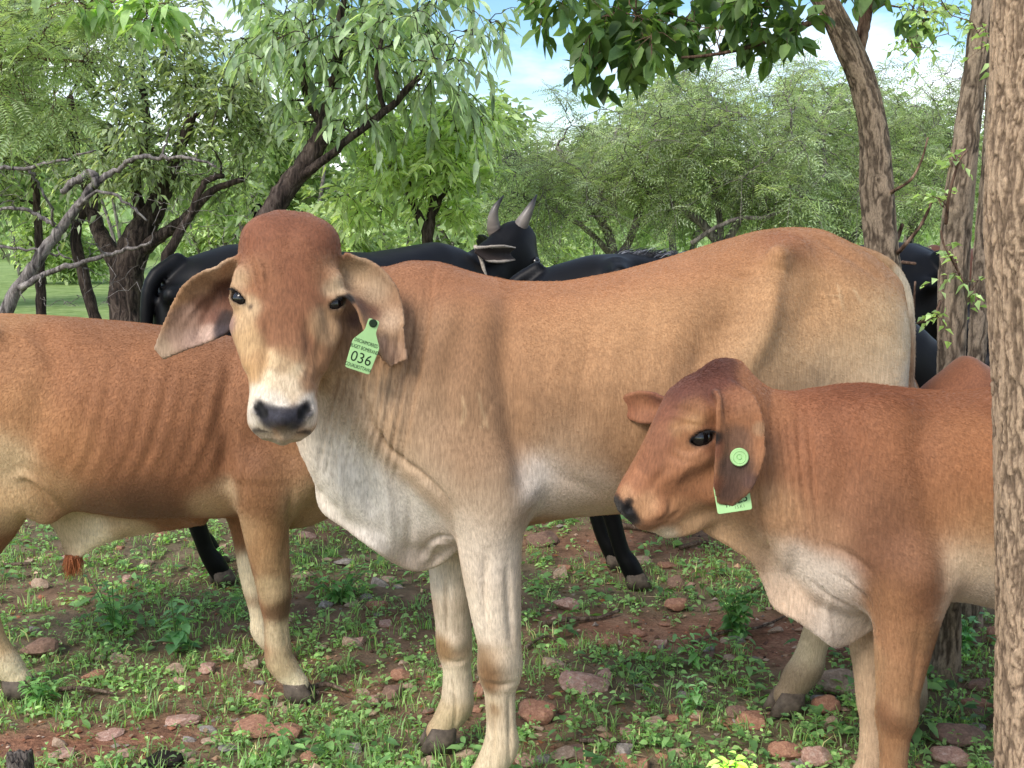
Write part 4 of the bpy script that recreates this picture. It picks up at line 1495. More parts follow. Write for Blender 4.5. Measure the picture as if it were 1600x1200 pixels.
def build_tan():
    front, rear = np.array([-.10, 2.82]), np.array([1.02, 3.10])
    d = unit(front - rear)
    b = Beast(*((front + rear) / 2), math.atan2(d[1], d[0]), +1)
    root = beast_empty(b, "cow", "tan cow facing the camera with long drooping ears and green ear tag 036", "cow")
    P = b.P
    B = Body((-.98, -.52, -.02), (1.36, .62, 1.50), .0055)
    trunk = [(600, 424, 760, .10), (640, 407, 815, .15), (690, 409, 850, .19), (740, 426, 848, .215), (800, 440, 832, .235),
             (880, 441, 818, .265), (960, 427, 812, .29), (1040, 405, 808, .295), (1120, 379, 798, .28), (1180, 361, 785, .255), (1225, 355, 765, .235),
             (1270, 357, 745, .225), (1315, 379, 725, .21), (1350, 398, 700, .185), (1374, 420, 660, .14), (1392, 458, 610, .06)]
    B.add(b.loft(trunk, 2.15), .03)
    # neck, shoulder, brisket
    B.chain(b.ch([(480, 470, 62, .02), (520, 520, 88, .03), (580, 560, 118, .0), (660, 610, 150, 0), (740, 640, 170, 0)]), .07, .80)
    B.chain(b.ch([(500, 640, 50, 0), (540, 700, 66, 0), (610, 760, 78, 0), (700, 800, 62, 0)]), .06, .62)
    for s in (1, -1):
        B.add(p_ell(P(735, 610, s * .13), (.12, .07, .21)), .06)
        B.add(p_ell(P(745, 720, s * .14), (.13, .085, .15)), .05)
        B.chain(b.ch([(640, 660, 40, s * .12), (700, 720, 50, s * .145), (760, 740, 62, s * .14)]), .06)
        B.add(p_ell(P(1318, 560, s * .10), (.155, .125, .26)), .06)            # thigh
        B.chain(b.ch([(1216, 398, 13, s * .185), (1236, 392, 18, s * .13)]), .06)  # hip bones
        B.chain(b.ch([(1386, 455, 16, s * .09), (1360, 500, 38, s * .09)]), .05)  # pin bones
    # dewlap: a hanging fold with a wavy lower rim
    rim = np.array([(478, 676), (490, 706), (498, 745), (506, 792), (545, 822), (585, 852), (622, 876), (655, 886), (690, 874), (712, 850)], float)
    top = np.array([(500, 640), (530, 655), (560, 680), (590, 710), (620, 735), (650, 755), (680, 775), (700, 790), (715, 800), (725, 805)], float)
    rs, ts = spline(rim, 90), spline(top, 90)
    cl, cr_ = [], []
    for i in range(90):
        for j in range(26):
            v = j / 25
            q = ts[i] * (1 - v) + rs[i] * v
            wave = (.028 * math.sin(i * .15 + .5) * v ** 1.2 + .006 * math.sin(i * .37 + 2.0 * v) * v)
            cl.append(P(q[0], q[1], wave))
            cr_.append(.030 * (1 - v) ** 1.2 + .0115)
    B.add(p_cloud(cl, cr_), .018)
    # fore legs
    near = [(765, 745, 66, .15), (768, 790, 60, .16), (765, 835, 52, .155), (768, 890, 46, .15), (774, 950, 40, .15), (780, 1005, 34, .15), (781, 1045, 35, .15),
            (781, 1078, 25, .15), (783, 1130, 23, .15), (784, 1180, 23, .15), (783, 1222, 30, .15), (776, 1250, 30, .15)]
    B.chain(b.leg(near), .05)
    far = [(725, 745, 60, -.13), (716, 800, 52, -.13), (706, 860, 38, -.13), (705, 920, 32, -.13), (708, 970, 28, -.13), (710, 1010, 28, -.13),
           (714, 1045, 22, -.13), (715, 1090, 19.5, -.13), (711, 1130, 19.5, -.13), (703, 1162, 25, -.13), (690, 1180, 25, -.13)]
    B.chain(b.leg(far), .04)
    # hind legs: the far one steps forward
    B.chain(b.leg([(1330, 640, 105, -.10), (1300, 740, 78, -.11), (1310, 830, 52, -.12), (1302, 905, 31, -.12), (1288, 960, 25, -.12), (1270, 1010, 22, -.12),
                  (1255, 1060, 28, -.12), (1240, 1100, 33, -.12), (1232, 1125, 30, -.12)]), .05)
    B.chain(b.leg([(1315, 640, 92, .09), (1322, 740, 76, .10), (1370, 830, 56, .12), (1408, 900, 36, .12), (1416, 960, 26, .12), (1420, 1020, 23, .12),
                  (1424, 1070, 25, .12), (1434, 1105, 27, .12)]), .05)
    # tail
    B.chain(b.ch([(1330, 397, 16, 0), (1372, 411, 15, .0), (1396, 428, 13, .0), (1410, 452, 11, .0)]), .012)
    B.chain(b.ch([(1396, 428, 12, 0), (1412, 456, 11, .0), (1419, 500, 10, .01), (1420, 560, 9.5, .02), (1417, 640, 8.5, .02), (1410, 760, 7, .02)]), .004)
    # ---- head
    pol, nos = b.Wl(456, 336, 2.56), b.Wl(440, 680, 2.41)
    L = float(np.linalg.norm(nos - pol))
    toC = unit(b.loc((0, 0, CAM_H)) - (pol + nos) / 2)
    H = frame4(pol, nos - pol, toC + np.array([0, 0, .02]))
    rows = [(-.050, -.10, -.18, .08), (-.028, -.06, -.22, .140), (.005, -.028, -.28, .185), (.05, -.005, -.34, .222), (.11, .015, -.40, .234), (.17, .015, -.43, .232), (.24, .01, -.45, .236), (.34, 0, -.47, .240), (.44, .0, -.46, .240),
            (.54, -.01, -.42, .214), (.63, -.02, -.36, .180), (.72, -.025, -.31, .160), (.80, -.03, -.29, .150), (.88, -.035, -.28, .158), (.94, -.055, -.27, .153), (.985, -.09, -.25, .115), (1.0, -.13, -.22, .07)]
    B.add(framed(head_loft(L, rows, 2.5), H), .02)
    hp = lambda x, y, z: fpt(H, (x * L, y * L, z * L))
    hr = lambda f, k=.012: B.add(f, k)
    for s in (1, -1):
        hr(p_cone(hp(.27, s * .205, -.075), .035 * L, hp(.33, s * .222, -.105), .034 * L), .03)     # brow
        hr(p_cone(hp(.50, s * .20, -.14), .05 * L, hp(.66, s * .155, -.12), .03 * L), .03)        # cheek bone
        hr(p_cone(hp(.45, s * .20, -.33), .06 * L, hp(.62, s * .13, -.30), .05 * L), .03)         # jaw
        hr(p_ell(hp(.07, s * .13, -.10), (.06 * L,) * 3), .03)                                   # poll corner
        eo, ea = H[:3, :3] @ np.array([-.05, s * .62, .78]), H[:3, :3] @ np.array([.62, -s * .66, .40])
        eye_socket(B, hp(.375, s * .203, -.105), .046 * L, eo, ea, 1.24, (1.20, .42, .9))
        # nostrils: a flared wing round a comma-shaped hole
        hr(p_ell(hp(.885, s * .090, -.070), (.045 * L, .040 * L, .034 * L)), .02)
        arc = [[*hp(.930, s * .052, -.040), .010 * L], [*hp(.905, s * .080, -.034), .022 * L], [*hp(.875, s * .100, -.040), .022 * L], [*hp(.848, s * .122, -.062), .010 * L]]
        for i in range(3):
            B.add(p_cone(arc[i][:3], arc[i][3], arc[i + 1][:3], arc[i + 1][3]), .005, cut=True)
    hr(p_ell(hp(.91, 0, -.075), (.06 * L, .09 * L, .05 * L)), .02)      # muzzle pad
    hr(p_ell(hp(.95, 0, -.20), (.05 * L, .11 * L, .07 * L)), .015)     # chin
    # mouth slit
    mo = [hp(.90, -.150, -.215), hp(.945, -.115, -.16), hp(.968, -.05, -.135), hp(.972, 0, -.130), hp(.968, .05, -.135), hp(.945, .115, -.16), hp(.90, .150, -.215)]
    for i in range(6):
        B.add(p_cone(mo[i], .010 * L, mo[i + 1], .010 * L), .006, cut=True)
    # ears
    w = b.Wl
    e1 = [w(398, 432, 2.62), w(366, 444, 2.62), (w(338, 470, 2.60)), w(305, 500, 2.59), w(276, 526, 2.585), w(250, 552, 2.59)]
    wd1 = [w(0, 60, 2.6) - w(0, 0, 2.6)] * 2 + [w(33, 60, 2.6) - w(0, 0, 2.6)] * 4
    sc = 1 / 700.0
    B.add(p_cloud(ear_cloud(e1, wd1, [34 * sc, 36 * sc, 47 * sc, 48 * sc, 36 * sc, 22 * sc, 10 * sc], [.05, .05, .042, .03, .018, .008, 0], nu=90, nv=44), .0048), .014)
    e2 = [w(528, 420, 2.63), w(550, 434, 2.63), w(571, 457, 2.61), w(588, 490, 2.59), w(603, 528, 2.57), w(623, 566, 2.575)]
    wd2 = [w(-20, 55, 2.6) - w(0, 0, 2.6), w(-34, 46, 2.59) - w(0, 0, 2.6), w(-46, 36, 2.55) - w(0, 0, 2.6), w(-50, 26, 2.54) - w(0, 0, 2.6), w(-46, 20, 2.57) - w(0, 0, 2.6), w(-40, 14, 2.6) - w(0, 0, 2.6)]
    B.add(p_cloud(ear_cloud(e2, wd2, [30 * sc, 31 * sc, 36 * sc, 40 * sc, 36 * sc, 27 * sc, 13 * sc], [-.035, -.036, -.034, -.030, -.022, -.012, 0], nu=90, nv=44), .0048), .014)
    V, Q = B.mesh()
    S = Skin(b, V, Q)
    # ---- relief
    cr = S.crease
    # neck folds
    for k in range(13):
        x6 = 520 + 10.5 * k + (k % 3) * 1.5
        up_ = 582 - max(0, k - 4) * 21
        xt = x6 + 10 + max(0, k - 6) * 4
        cr([(xt, up_), ((xt + x6) / 2 + 3, (up_ + 600) / 2), (x6 - 2, 630), (x6 - 16, 700), (x6 - 22, 735 + 5 * (k % 4))], .0056, .0115 - .0030 * (k % 2))
    cr([(560, 585), (570, 640), (600, 700), (660, 745), (700, 790), (712, 850)], .012, .012)      # fold line behind the dewlap
    cr([(716, 842), (690, 838), (668, 850), (655, 872)], .008, .008)
    cr([(700, 850), (680, 850), (665, 878)], .007, -.007)
    cr([(560, 690), (572, 760), (580, 815)], .014, .012)
    cr([(600, 735), (608, 800), (612, 850)], .012, -.010)
    cr([(530, 690), (533, 750), (540, 805)], .010, -.010)
    cr([(640, 775), (640, 830), (636, 868)], .012, .009)
    # body modelling: shoulder blade edge, ribs, hip hollow, flank
    cr([(800, 455), (790, 560), (800, 650), (822, 740), (826, 800)], .035, .027)
    cr([(735, 450), (720, 520), (700, 600), (690, 680)], .03, .012)
    cr([(1215, 400), (1205, 450), (1190, 520), (1150, 600)], .035, -.028)
    cr([(1150, 430), (1140, 500), (1110, 560), (1090, 620)], .06, .030)
    cr([(1290, 420), (1270, 480), (1240, 560)], .05, .018)
    cr([(1270, 365), (1330, 400), (1385, 440)], .02, .012)
    for k in range(6):
        cr([(880 + 45 * k, 490 - 8 * k), (868 + 45 * k, 580), (850 + 45 * k, 690)], .018, .0035 if k % 2 else -.0025)
    cr([(1140, 425), (1165, 430), (1195, 428)], .012, .006)
    cr([(830, 690), (870, 740), (960, 780)], .02, .006)
    cr([(1287, 438), (1300, 482)], .004, -.003)
    cr([(1309, 442), (1318, 484)], .004, -.003)
    cr([(1284, 459), (1312, 462)], .004, -.003)
    cr([(776, 618), (764, 640), (752, 668)], .004, .003)
    # legs
    cr([(760, 860), (756, 930), (762, 1000)], .010, .010)
    cr([(792, 880), (796, 950), (800, 1010)], .010, .010)
    cr([(770, 1085), (772, 1140), (770, 1200)], .006, .008)
    cr([(795, 1085), (797, 1140), (796, 1200)], .006, .008)
    cr([(700, 900), (698, 950), (700, 1000)], .008, .009)
    cr([(708, 1060), (712, 1110), (708, 1150)], .005, .008)
    S.blob(781, 1036, .028, .011)
    S.blob(712, 1006, .022, .008)
    cr([(752, 1066), (780, 1072), (806, 1066)], .009, .006)
    cr([(690, 1030), (712, 1036), (730, 1030)], .008, .005)
    S.blob(826, 776, .035, .014)
    # face
    cr([(398, 395), (410, 425), (413, 462)], .0055, -.010)
    cr([(388, 405), (400, 440), (406, 470)], .005, -.009)
    cr([(380, 415), (392, 445), (396, 470)], .0045, -.008)
    cr([(418, 498), (414, 560), (402, 610)], .012, .009)
    cr([(500, 470), (512, 500), (520, 540)], .014, .006)
    cr([(508, 560), (500, 600), (492, 628)], .008, .005)
    cr([(478, 500), (484, 545), (476, 590)], .012, .009)
    cr([(502, 520), (496, 570), (498, 620)], .010, .005)
    cr([(487, 540), (478, 575), (468, 600)], .006, -.004)
    cr([(452, 345), (452, 400)], .02, .004)
    cr([(460, 560), (500, 600), (512, 560)], .006, .003)
    # ear hollow ribs
    cr([(345, 450), (318, 500), (300, 540)], .006, .006)
    cr([(358, 470), (340, 505), (325, 535)], .006, -.004)
    cr([(330, 450), (300, 485), (275, 525)], .006, -.004)
    S.apply(0)
    # ---- coat colour; the shade band behind the shoulder is partly painted in
    dark, tan, pale, white, red = (150, 88, 56), (188, 138, 98), (203, 166, 132), (224, 212, 198), (148, 82, 54)
    pt = []
    for row_ in [
        (620, 440, .08, (178, 118, 80)), (660, 430, .07, (168, 104, 68)), (720, 440, .08, (176, 110, 70)), (780, 452, .08, (184, 118, 76)), (860, 460, .08, (190, 124, 80)),
        (950, 445, .08, (190, 124, 80)), (1050, 425, .08, (190, 126, 82)), (1130, 400, .08, (186, 124, 80)), (1230, 370, .06, (172, 106, 66)), (1290, 380, .07, (182, 122, 80)),
        (1340, 405, .07, (182, 130, 92)), (640, 520, .10, (176, 132, 100)), (700, 560, .10, (160, 116, 84)), (760, 520, .09, (168, 116, 78)), (830, 540, .12, (194, 138, 96)),
        (940, 530, .12, (200, 144, 100)), (1040, 520, .12, (200, 146, 102)), (1130, 500, .09, (188, 136, 94)), (1230, 480, .10, (200, 148, 104)), (1320, 480, .10, (196, 148, 106)),
        (1380, 500, .06, (214, 180, 144)), (700, 680, .12, (178, 140, 110)), (640, 660, .09, (188, 152, 122)), (800, 640, .11, (174, 130, 98)), (900, 640, .12, (180, 134, 98)),
        (1000, 610, .11, (190, 144, 106)), (1220, 560, .09, (202, 166, 130)), (1330, 570, .10, (212, 182, 150)), (1390, 570, .06, (222, 196, 166)), (1180, 590, .09, (196, 156, 118)),
        (880, 700, .07, (196, 166, 140)), (850, 735, .045, (226, 220, 214)), (835, 765, .05, (226, 216, 206)), (900, 760, .06, (214, 196, 180)), (940, 790, .05, (206, 180, 158)), (820, 800, .03, (190, 160, 134)),
        (780, 760, .06, (182, 150, 124)), (760, 800, .06, (204, 180, 158)), (740, 830, .05, (216, 200, 184)), (770, 880, .06, (222, 206, 190)), (770, 960, .06, (224, 208, 190)),
        (765, 1040, .035, (160, 122, 84)), (764, 1065, .03, (158, 118, 80)), (795, 1040, .04, (220, 202, 180)), (790, 1100, .05, (220, 202, 178)), (770, 1110, .03, (190, 160, 126)), (785, 1180, .05, (214, 194, 166)),
        (700, 900, .05, (220, 204, 186)), (706, 980, .04, (206, 188, 168)), (690, 1010, .025, (176, 136, 96)), (712, 1070, .04, (214, 196, 174)), (708, 1130, .04, (204, 180, 146)), (695, 1170, .04, (214, 194, 164)),
        (600, 620, .07, (184, 148, 118)), (570, 640, .06, (206, 182, 158)), (530, 700, .06, (228, 216, 202), 1.1), (560, 760, .07, (230, 220, 208), 1.1), (620, 800, .07, (230, 220, 210), 1.1), (670, 850, .05, (214, 198, 186)),
        (640, 720, .06, (206, 180, 156)), (680, 760, .05, (206, 182, 160)), (520, 650, .04, (216, 196, 176)), (540, 600, .05, (196, 160, 128)),
        (1415, 440, .03, (202, 184, 160)), (1416, 520, .04, (200, 182, 160)), (1417, 590, .04, (204, 192, 176)), (1400, 425, .03, (190, 150, 112)),
        (1290, 980, .04, (196, 172, 142)), (1262, 1040, .04, (198, 178, 150)), (1245, 1090, .035, (206, 186, 156)), (1235, 1125, .03, (120, 96, 76)), (1285, 1060, .03, (120, 98, 74)),
        (1430, 1060, .05, (120, 100, 80)),
    ]:
        pt.append(row_)
    S.paint(pt)
    hd = [(450, 345, .04, (150, 84, 56)), (400, 370, .04, (156, 88, 58)), (510, 370, .04, (150, 84, 56)), (450, 400, .045, (164, 98, 66)), (395, 420, .03, (176, 116, 78)), (420, 440, .03, (170, 106, 70)), (480, 430, .04, (156, 90, 58)),
          (455, 480, .04, (158, 96, 62)), (425, 510, .025, (164, 104, 70)), (500, 430, .025, (176, 118, 82)), (520, 420, .025, (190, 140, 104)), (528, 440, .018, (214, 186, 156)), (512, 448, .014, (212, 180, 148)), (378, 430, .018, (214, 180, 146)), (390, 480, .018, (214, 178, 142)), (378, 500, .02, (214, 174, 134)),
          (390, 530, .022, (214, 172, 128)), (398, 580, .02, (212, 164, 116)), (408, 560, .014, (200, 152, 108)), (462, 555, .016, (190, 140, 104)), (440, 548, .014, (188, 138, 100)), (445, 530, .022, (172, 112, 78)), (428, 560, .016, (222, 190, 154)), (445, 570, .018, (204, 168, 132), 1.0), (450, 600, .022, (222, 198, 172), .9), (478, 540, .016, (168, 110, 78)), (418, 590, .016, (226, 204, 176)), (464, 580, .014, (214, 188, 156)), (500, 500, .02, (200, 156, 118)),
          (515, 520, .02, (198, 154, 118)), (505, 560, .022, (170, 118, 82)), (480, 590, .018, (180, 130, 96)), (510, 600, .02, (200, 164, 130)), (400, 620, .022, (228, 214, 196)), (395, 650, .02, (226, 214, 200)), (490, 640, .022, (224, 212, 198)), (430, 630, .018, (226, 214, 200)),
          (450, 672, .012, (170, 150, 130)), (410, 672, .012, (190, 172, 150)), (530, 470, .02, (204, 166, 130)), (365, 470, .02, (204, 164, 128)),
          (345, 425, .022, (200, 164, 134)), (318, 446, .022, (170, 128, 96)), (345, 452, .018, (104, 62, 44), 2.0), (322, 472, .018, (112, 68, 50), 1.6), (300, 496, .018, (176, 138, 122)), (284, 500, .016, (164, 126, 108)), (318, 496, .014, (150, 100, 84)), (336, 492, .014, (140, 88, 74)), (350, 498, .014, (70, 50, 50), 2.2), (347, 516, .014, (84, 72, 78), 2.0), (322, 520, .016, (196, 164, 152)), (336, 540, .012, (196, 158, 148)), (362, 505, .012, (176, 136, 128)),  # ear hollow by the face painted dark to stand for its shade
          (280, 530, .02, (176, 142, 126)), (255, 548, .02, (190, 160, 138)), (300, 530, .018, (180, 146, 134)),
          (355, 470, .018, (128, 76, 56)), (560, 425, .03, (196, 166, 136)), (590, 450, .03, (196, 170, 144)), (612, 500, .025, (204, 176, 152)), (628, 550, .025, (206, 170, 150)), (615, 560, .02, (206, 160, 142)), (566, 478, .016, (104, 58, 44), 2.0), (556, 500, .014, (120, 84, 78), 1.6), (584, 488, .014, (128, 76, 58), 1.6), (600, 540, .015, (196, 150, 130))]  # shade in the other ear's hollow painted dark too
    S.paint(hd, mirror=False)
    S.base(tan)
    S.finish()
    for st in ([(1287, 438), (1300, 482)], [(1309, 442), (1318, 484)], [(1284, 459), (1312, 462)], [(1334, 452), (1346, 472)], [(748, 616), (755, 645), (762, 668)], [(776, 618), (764, 640), (752, 668)], [(722, 620), (726, 642), (720, 662)], [(1140, 428), (1160, 432)]):
        for q2 in spline(np.array(st, float), 14):
            q_ = S.hit(*q2)
            if q_ is not None:
                S.over(q_, .0045, (208, 172, 136), 1.5, .55)
    tl = np.array([P(x_, y_, .01) for x_, y_ in ((1396, 428), (1410, 448), (1419, 480), (1420, 520), (1420, 560), (1419, 600), (1417, 640), (1412, 720), (1410, 760))])
    tl = spline(tl, 40)
    dm = np.min([((S.V - q_) ** 2).sum(1) for q_ in tl], axis=0)
    mt = np.exp(-(dm / .024 ** 2) ** 2)[:, None]
    S.col = S.col * (1 - mt) + mt * lin((214, 200, 180))
    m = (1 / (1 + np.exp((S.V[:, 2] - .50) / .04)) * (S.V[:, 0] < -.3) * .7)[:, None]          # cream hind shanks
    S.col = S.col * (1 - m) + m * lin((216, 198, 172))
    m = (1 / (1 + np.exp((S.V[:, 2] - .14) / .012)) * (S.V[:, 0] < -.3) * .7)[:, None]
    S.col = S.col * (1 - m) + m * lin((118, 92, 70))
    U = (S.V - H[:3, 3]) @ H[:3, :3] / L                     # head coordinates
    ux, uy, uz = U[:, 0], np.abs(U[:, 1]), U[:, 2]
    ed = vnoise(U[:, 0], U[:, 1], U[:, 2], 40, 2) * .008
    top = .872 - .035 * np.clip(uy / .10, 0, 1) ** 1.5
    m = 1 / (1 + np.exp(-(ux - top + ed) / .006)) / (1 + np.exp((uy + ed - (.128 - .9 * np.clip(ux - .90, 0, .1))) / .006)) / (1 + np.exp((ux - .965) / .005)) / (1 + np.exp(-(uz + .24) / .01))
    pad = lin((66, 66, 76)) * (1 + .5 * vnoise(U[:, 0], U[:, 1], U[:, 2], 60, 2))[:, None]
    S.col = S.col * (1 - m[:, None]) + m[:, None] * pad
    for s in (1, -1):
        eo, ea = H[:3, :3] @ np.array([-.05, s * .62, .78]), H[:3, :3] @ np.array([.62, -s * .66, .40])
        almond_paint(S, hp(.375, s * .203, -.105), .046 * L, eo, ea, (34, 26, 24), 1.3, .62)
        S.over(hp(.425, s * .165, -.035), .007, (70, 52, 46), 1.5, .8)
        S.over(hp(.90, s * .080, -.050), .0125, (14, 12, 13), 3, 1)  # darkness inside the nostril holes put into the colour
        S.over(hp(.872, s * .104, -.055), .0105, (14, 12, 13), 3, 1)
        S.over(hp(.95, s * .07, -.20), .045, (216, 200, 182), 2, .9)
        S.over(hp(.99, 0, -.20), .045, (206, 188, 168), 2, .9)
    for px_, py_, r__, c__ in ((764, 1052, .032, (150, 108, 70)), (763, 1072, .024, (146, 104, 66)), (690, 1012, .024, (168, 128, 88)), (772, 1110, .016, (176, 140, 104))):
        q_ = S.hit(px_, py_)
        if q_ is not None:
            S.over(q_, r__, c__, 1.3, .85)
    mouth_dark = 1 / (1 + np.exp(-(.009 - np.abs(ux - .968)) / .002)) * (uy < .13) * (np.abs(uz + .14) < .05)  # shade of the mouth groove, painted as a dark line
    S.col = S.col * (1 - .8 * mouth_dark[:, None]) + .8 * mouth_dark[:, None] * lin((48, 36, 34))
    body = finish_body(b, "body", S.V, S.Q, S.col, root, M_coat)
    for s in (1, -1):
        e = np_obj("eye", *eye_mesh(.046 * L), M_eye, root)
        e.location = hp(.375, s * .203, -.105)
        eo, ea = H[:3, :3] @ np.array([-.05, s * .62, .78]), H[:3, :3] @ np.array([.62, -s * .66, .40])
        lashes(root, hp(.375, s * .203, -.105), .046 * L, eo, ea, 1 if (np.cross(unit(eo), ea)[2] > 0) else -1, M_lash, 26, .014)
    for x_, y_, r_ in b.hoofs:
        hoof(root, x_, y_, M_hoof, r=r_ * 1.0, h=.062)
    return b, root, S, H, L


TAN = build_tan()
print("tan", len(TAN[2].V), time.time() - T0)
# ================================================================= the young brown bull on the left and the calf on the right
def build_bull():
    b = Beast(-.95, 3.38, math.radians(-2), -1)         # heading right; its right side faces the camera
    root = beast_empty(b, "young_bull", "lean reddish brown young bull with visible ribs standing behind the tan cow", "bull")
    P = b.P
    hi = b.Wl(800, 500, 3.3)
    B = Body((-.95, -.45, -.02), (1.40, .45, 1.32), .0074)
    trunk = [(-205, 640, 760, .06), (-170, 560, 840, .13), (-120, 520, 860, .17), (-60, 497, 850, .20), (0, 490, 795, .22), (60, 492, 788, .235), (130, 497, 806, .25), (210, 504, 818, .255), (290, 514, 818, .24), (350, 524, 816, .215),
             (410, 536, 812, .185), (460, 540, 820, .15), (505, 548, 800, .10)]
    B.add(b.loft(trunk, 2.1), .03)
    B.chain(b.ch([(430, 640, 92, 0), (500, 600, 80, 0), (570, 560, 66, .0), (640, 520, 52, .0)]), .06, .8)
    B.chain(b.ch([(440, 720, 82, 0), (490, 740, 62, 0), (540, 690, 50, 0), (600, 620, 40, 0)]), .06, .65)
    B.chain(b.ch([(430, 770, 55, 0), (470, 778, 42, 0), (500, 760, 30, 0)]), .04, .5)
    for s in (1, -1):
        B.add(p_ell(P(425, 630, s * .10), (.10, .06, .20)), .05)
        B.chain(b.ch([(455, 650, 34, s * .10), (485, 720, 40, s * .11), (435, 760, 50, s * .11)]), .05)
        B.chain(b.ch([(-20, 522, 9, s * .165), (-40, 518, 20, s * .12)]), .07)
    # fore legs
    B.chain(b.leg([(410, 740, 56, .12), (412, 790, 41, .125), (418, 850, 33, .125), (426, 905, 27, .12), (430, 940, 24, .12), (432, 975, 18.5, .12), (437, 1015, 18, .12), (446, 1050, 21, .12), (458, 1072, 20, .12)]), .04)
    B.chain(b.leg([(385, 760, 46, -.12), (386, 830, 24, -.12), (392, 890, 19, -.12), (398, 920, 18, -.12), (404, 960, 13, -.12), (408, 1000, 13, -.12), (411, 1025, 16, -.12)]), .04)
    # hind legs
    B.chain(b.leg([(-90, 660, 105, .08), (-60, 760, 84, .10), (-30, 810, 50, .12), (-42, 880, 32, .12), (-32, 940, 25, .12), (-15, 990, 20, .12), (2, 1030, 23, .12), (22, 1048, 22, .12)]), .05)
    B.chain(b.leg([(-90, 660, 105, -.08), (-110, 760, 80, -.10), (-140, 840, 44, -.12), (-160, 900, 26, -.12), (-150, 960, 20, -.12), (-140, 1000, 22, -.12), (-128, 1015, 20, -.12)]), .05)
    B.chain(b.ch([(-190, 560, 16, 0), (-212, 600, 14, 0), (-222, 700, 11, 0), (-220, 820, 9, 0)]), .02)
    # flank fold and sheath
    B.chain(b.ch([(-10, 790, 50, .10), (30, 770, 34, .15), (70, 790, 30, .12)]), .05, .6)
    rim = spline(np.array([(55, 790), (80, 815), (98, 842), (106, 866), (122, 868), (150, 852), (200, 836), (290, 822)], float), 60)
    top = spline(np.array([(60, 770), (110, 770), (150, 780), (180, 785), (200, 790), (230, 795), (260, 800), (300, 805)], float), 60)
    cl, cr_ = [], []
    for i in range(60):
        for j in range(16):
            v = j / 15
            q = top[i] * (1 - v) + rim[i] * v
            cl.append(P(q[0], q[1], .004 * math.sin(i * .2)))
            cr_.append(.035 * (1 - v) + .015 - .006 * v)
    B.add(p_cloud(cl, cr_), .02)
    # head, hidden behind the tan cow from here
    pol, nos = b.Wl(640, 500, 3.40), b.Wl(742, 680, 3.36)
    L = .46
    H = frame4(pol, nos - pol, np.array([.6, 0, .6]))
    rows = [(-.02, -.08, -.22, .09), (.04, .0, -.30, .19), (.14, .03, -.40, .225), (.34, .02, -.47, .235), (.54, -.01, -.42, .20), (.72, -.03, -.31, .15), (.86, -.03, -.28, .155), (.96, -.06, -.27, .14), (1.0, -.13, -.22, .07)]
    B.add(framed(head_loft(L, rows, 2.4), H), .03)
    hp = lambda x, y, z: fpt(H, (x * L, y * L, z * L))
    for s in (1, -1):
        B.add(p_cloud(ear_cloud([hp(.10, s * .18, -.18), hp(.16, s * .34, -.22), hp(.28, s * .46, -.26), hp(.46, s * .50, -.28)], [hp(.3, 0, -.3) - hp(0, 0, 0)] * 4, [.04, .06, .05, .01], [.02, .015, .01, 0], nu=60, nv=30), .006), .012)
    V, Q = B.mesh()
    S = Skin(b, V, Q)
    cr = S.crease
    for k in range(9):
        x = 118 + 30 * k
        cr([(x + 32, 548 + 3 * k), (x + 20, 620), (x - 2, 700), (x - 30, 755)], .014 + .003 * math.sin(k * 1.3), .0030 + .0018 * math.sin(k * 2.1))
        cr([(x + 47, 548 + 3 * k), (x + 35, 620), (x + 13, 700), (x - 15, 755)], .012, -.0014)
    cr([(365, 560), (352, 640), (352, 740), (366, 810)], .025, .015)
    cr([(60, 500), (80, 560), (60, 640), (40, 720)], .045, .022)
    cr([(0, 510), (50, 540), (70, 590), (60, 640)], .018, -.006)
    cr([(20, 750), (40, 742), (70, 760), (100, 800)], .012, -.012)
    cr([(455, 760), (452, 820), (440, 880)], .012, .008)
    cr([(395, 700), (380, 750), (376, 800)], .014, .007)
    cr([(440, 960), (447, 1010)], .006, .004)
    cr([(400, 820), (408, 900)], .008, .004)
    cr([(130, 560), (170, 552), (260, 560)], .012, -.003)
    S.blob(432, 935, .03, .006)
    S.apply(1)
    pt = []
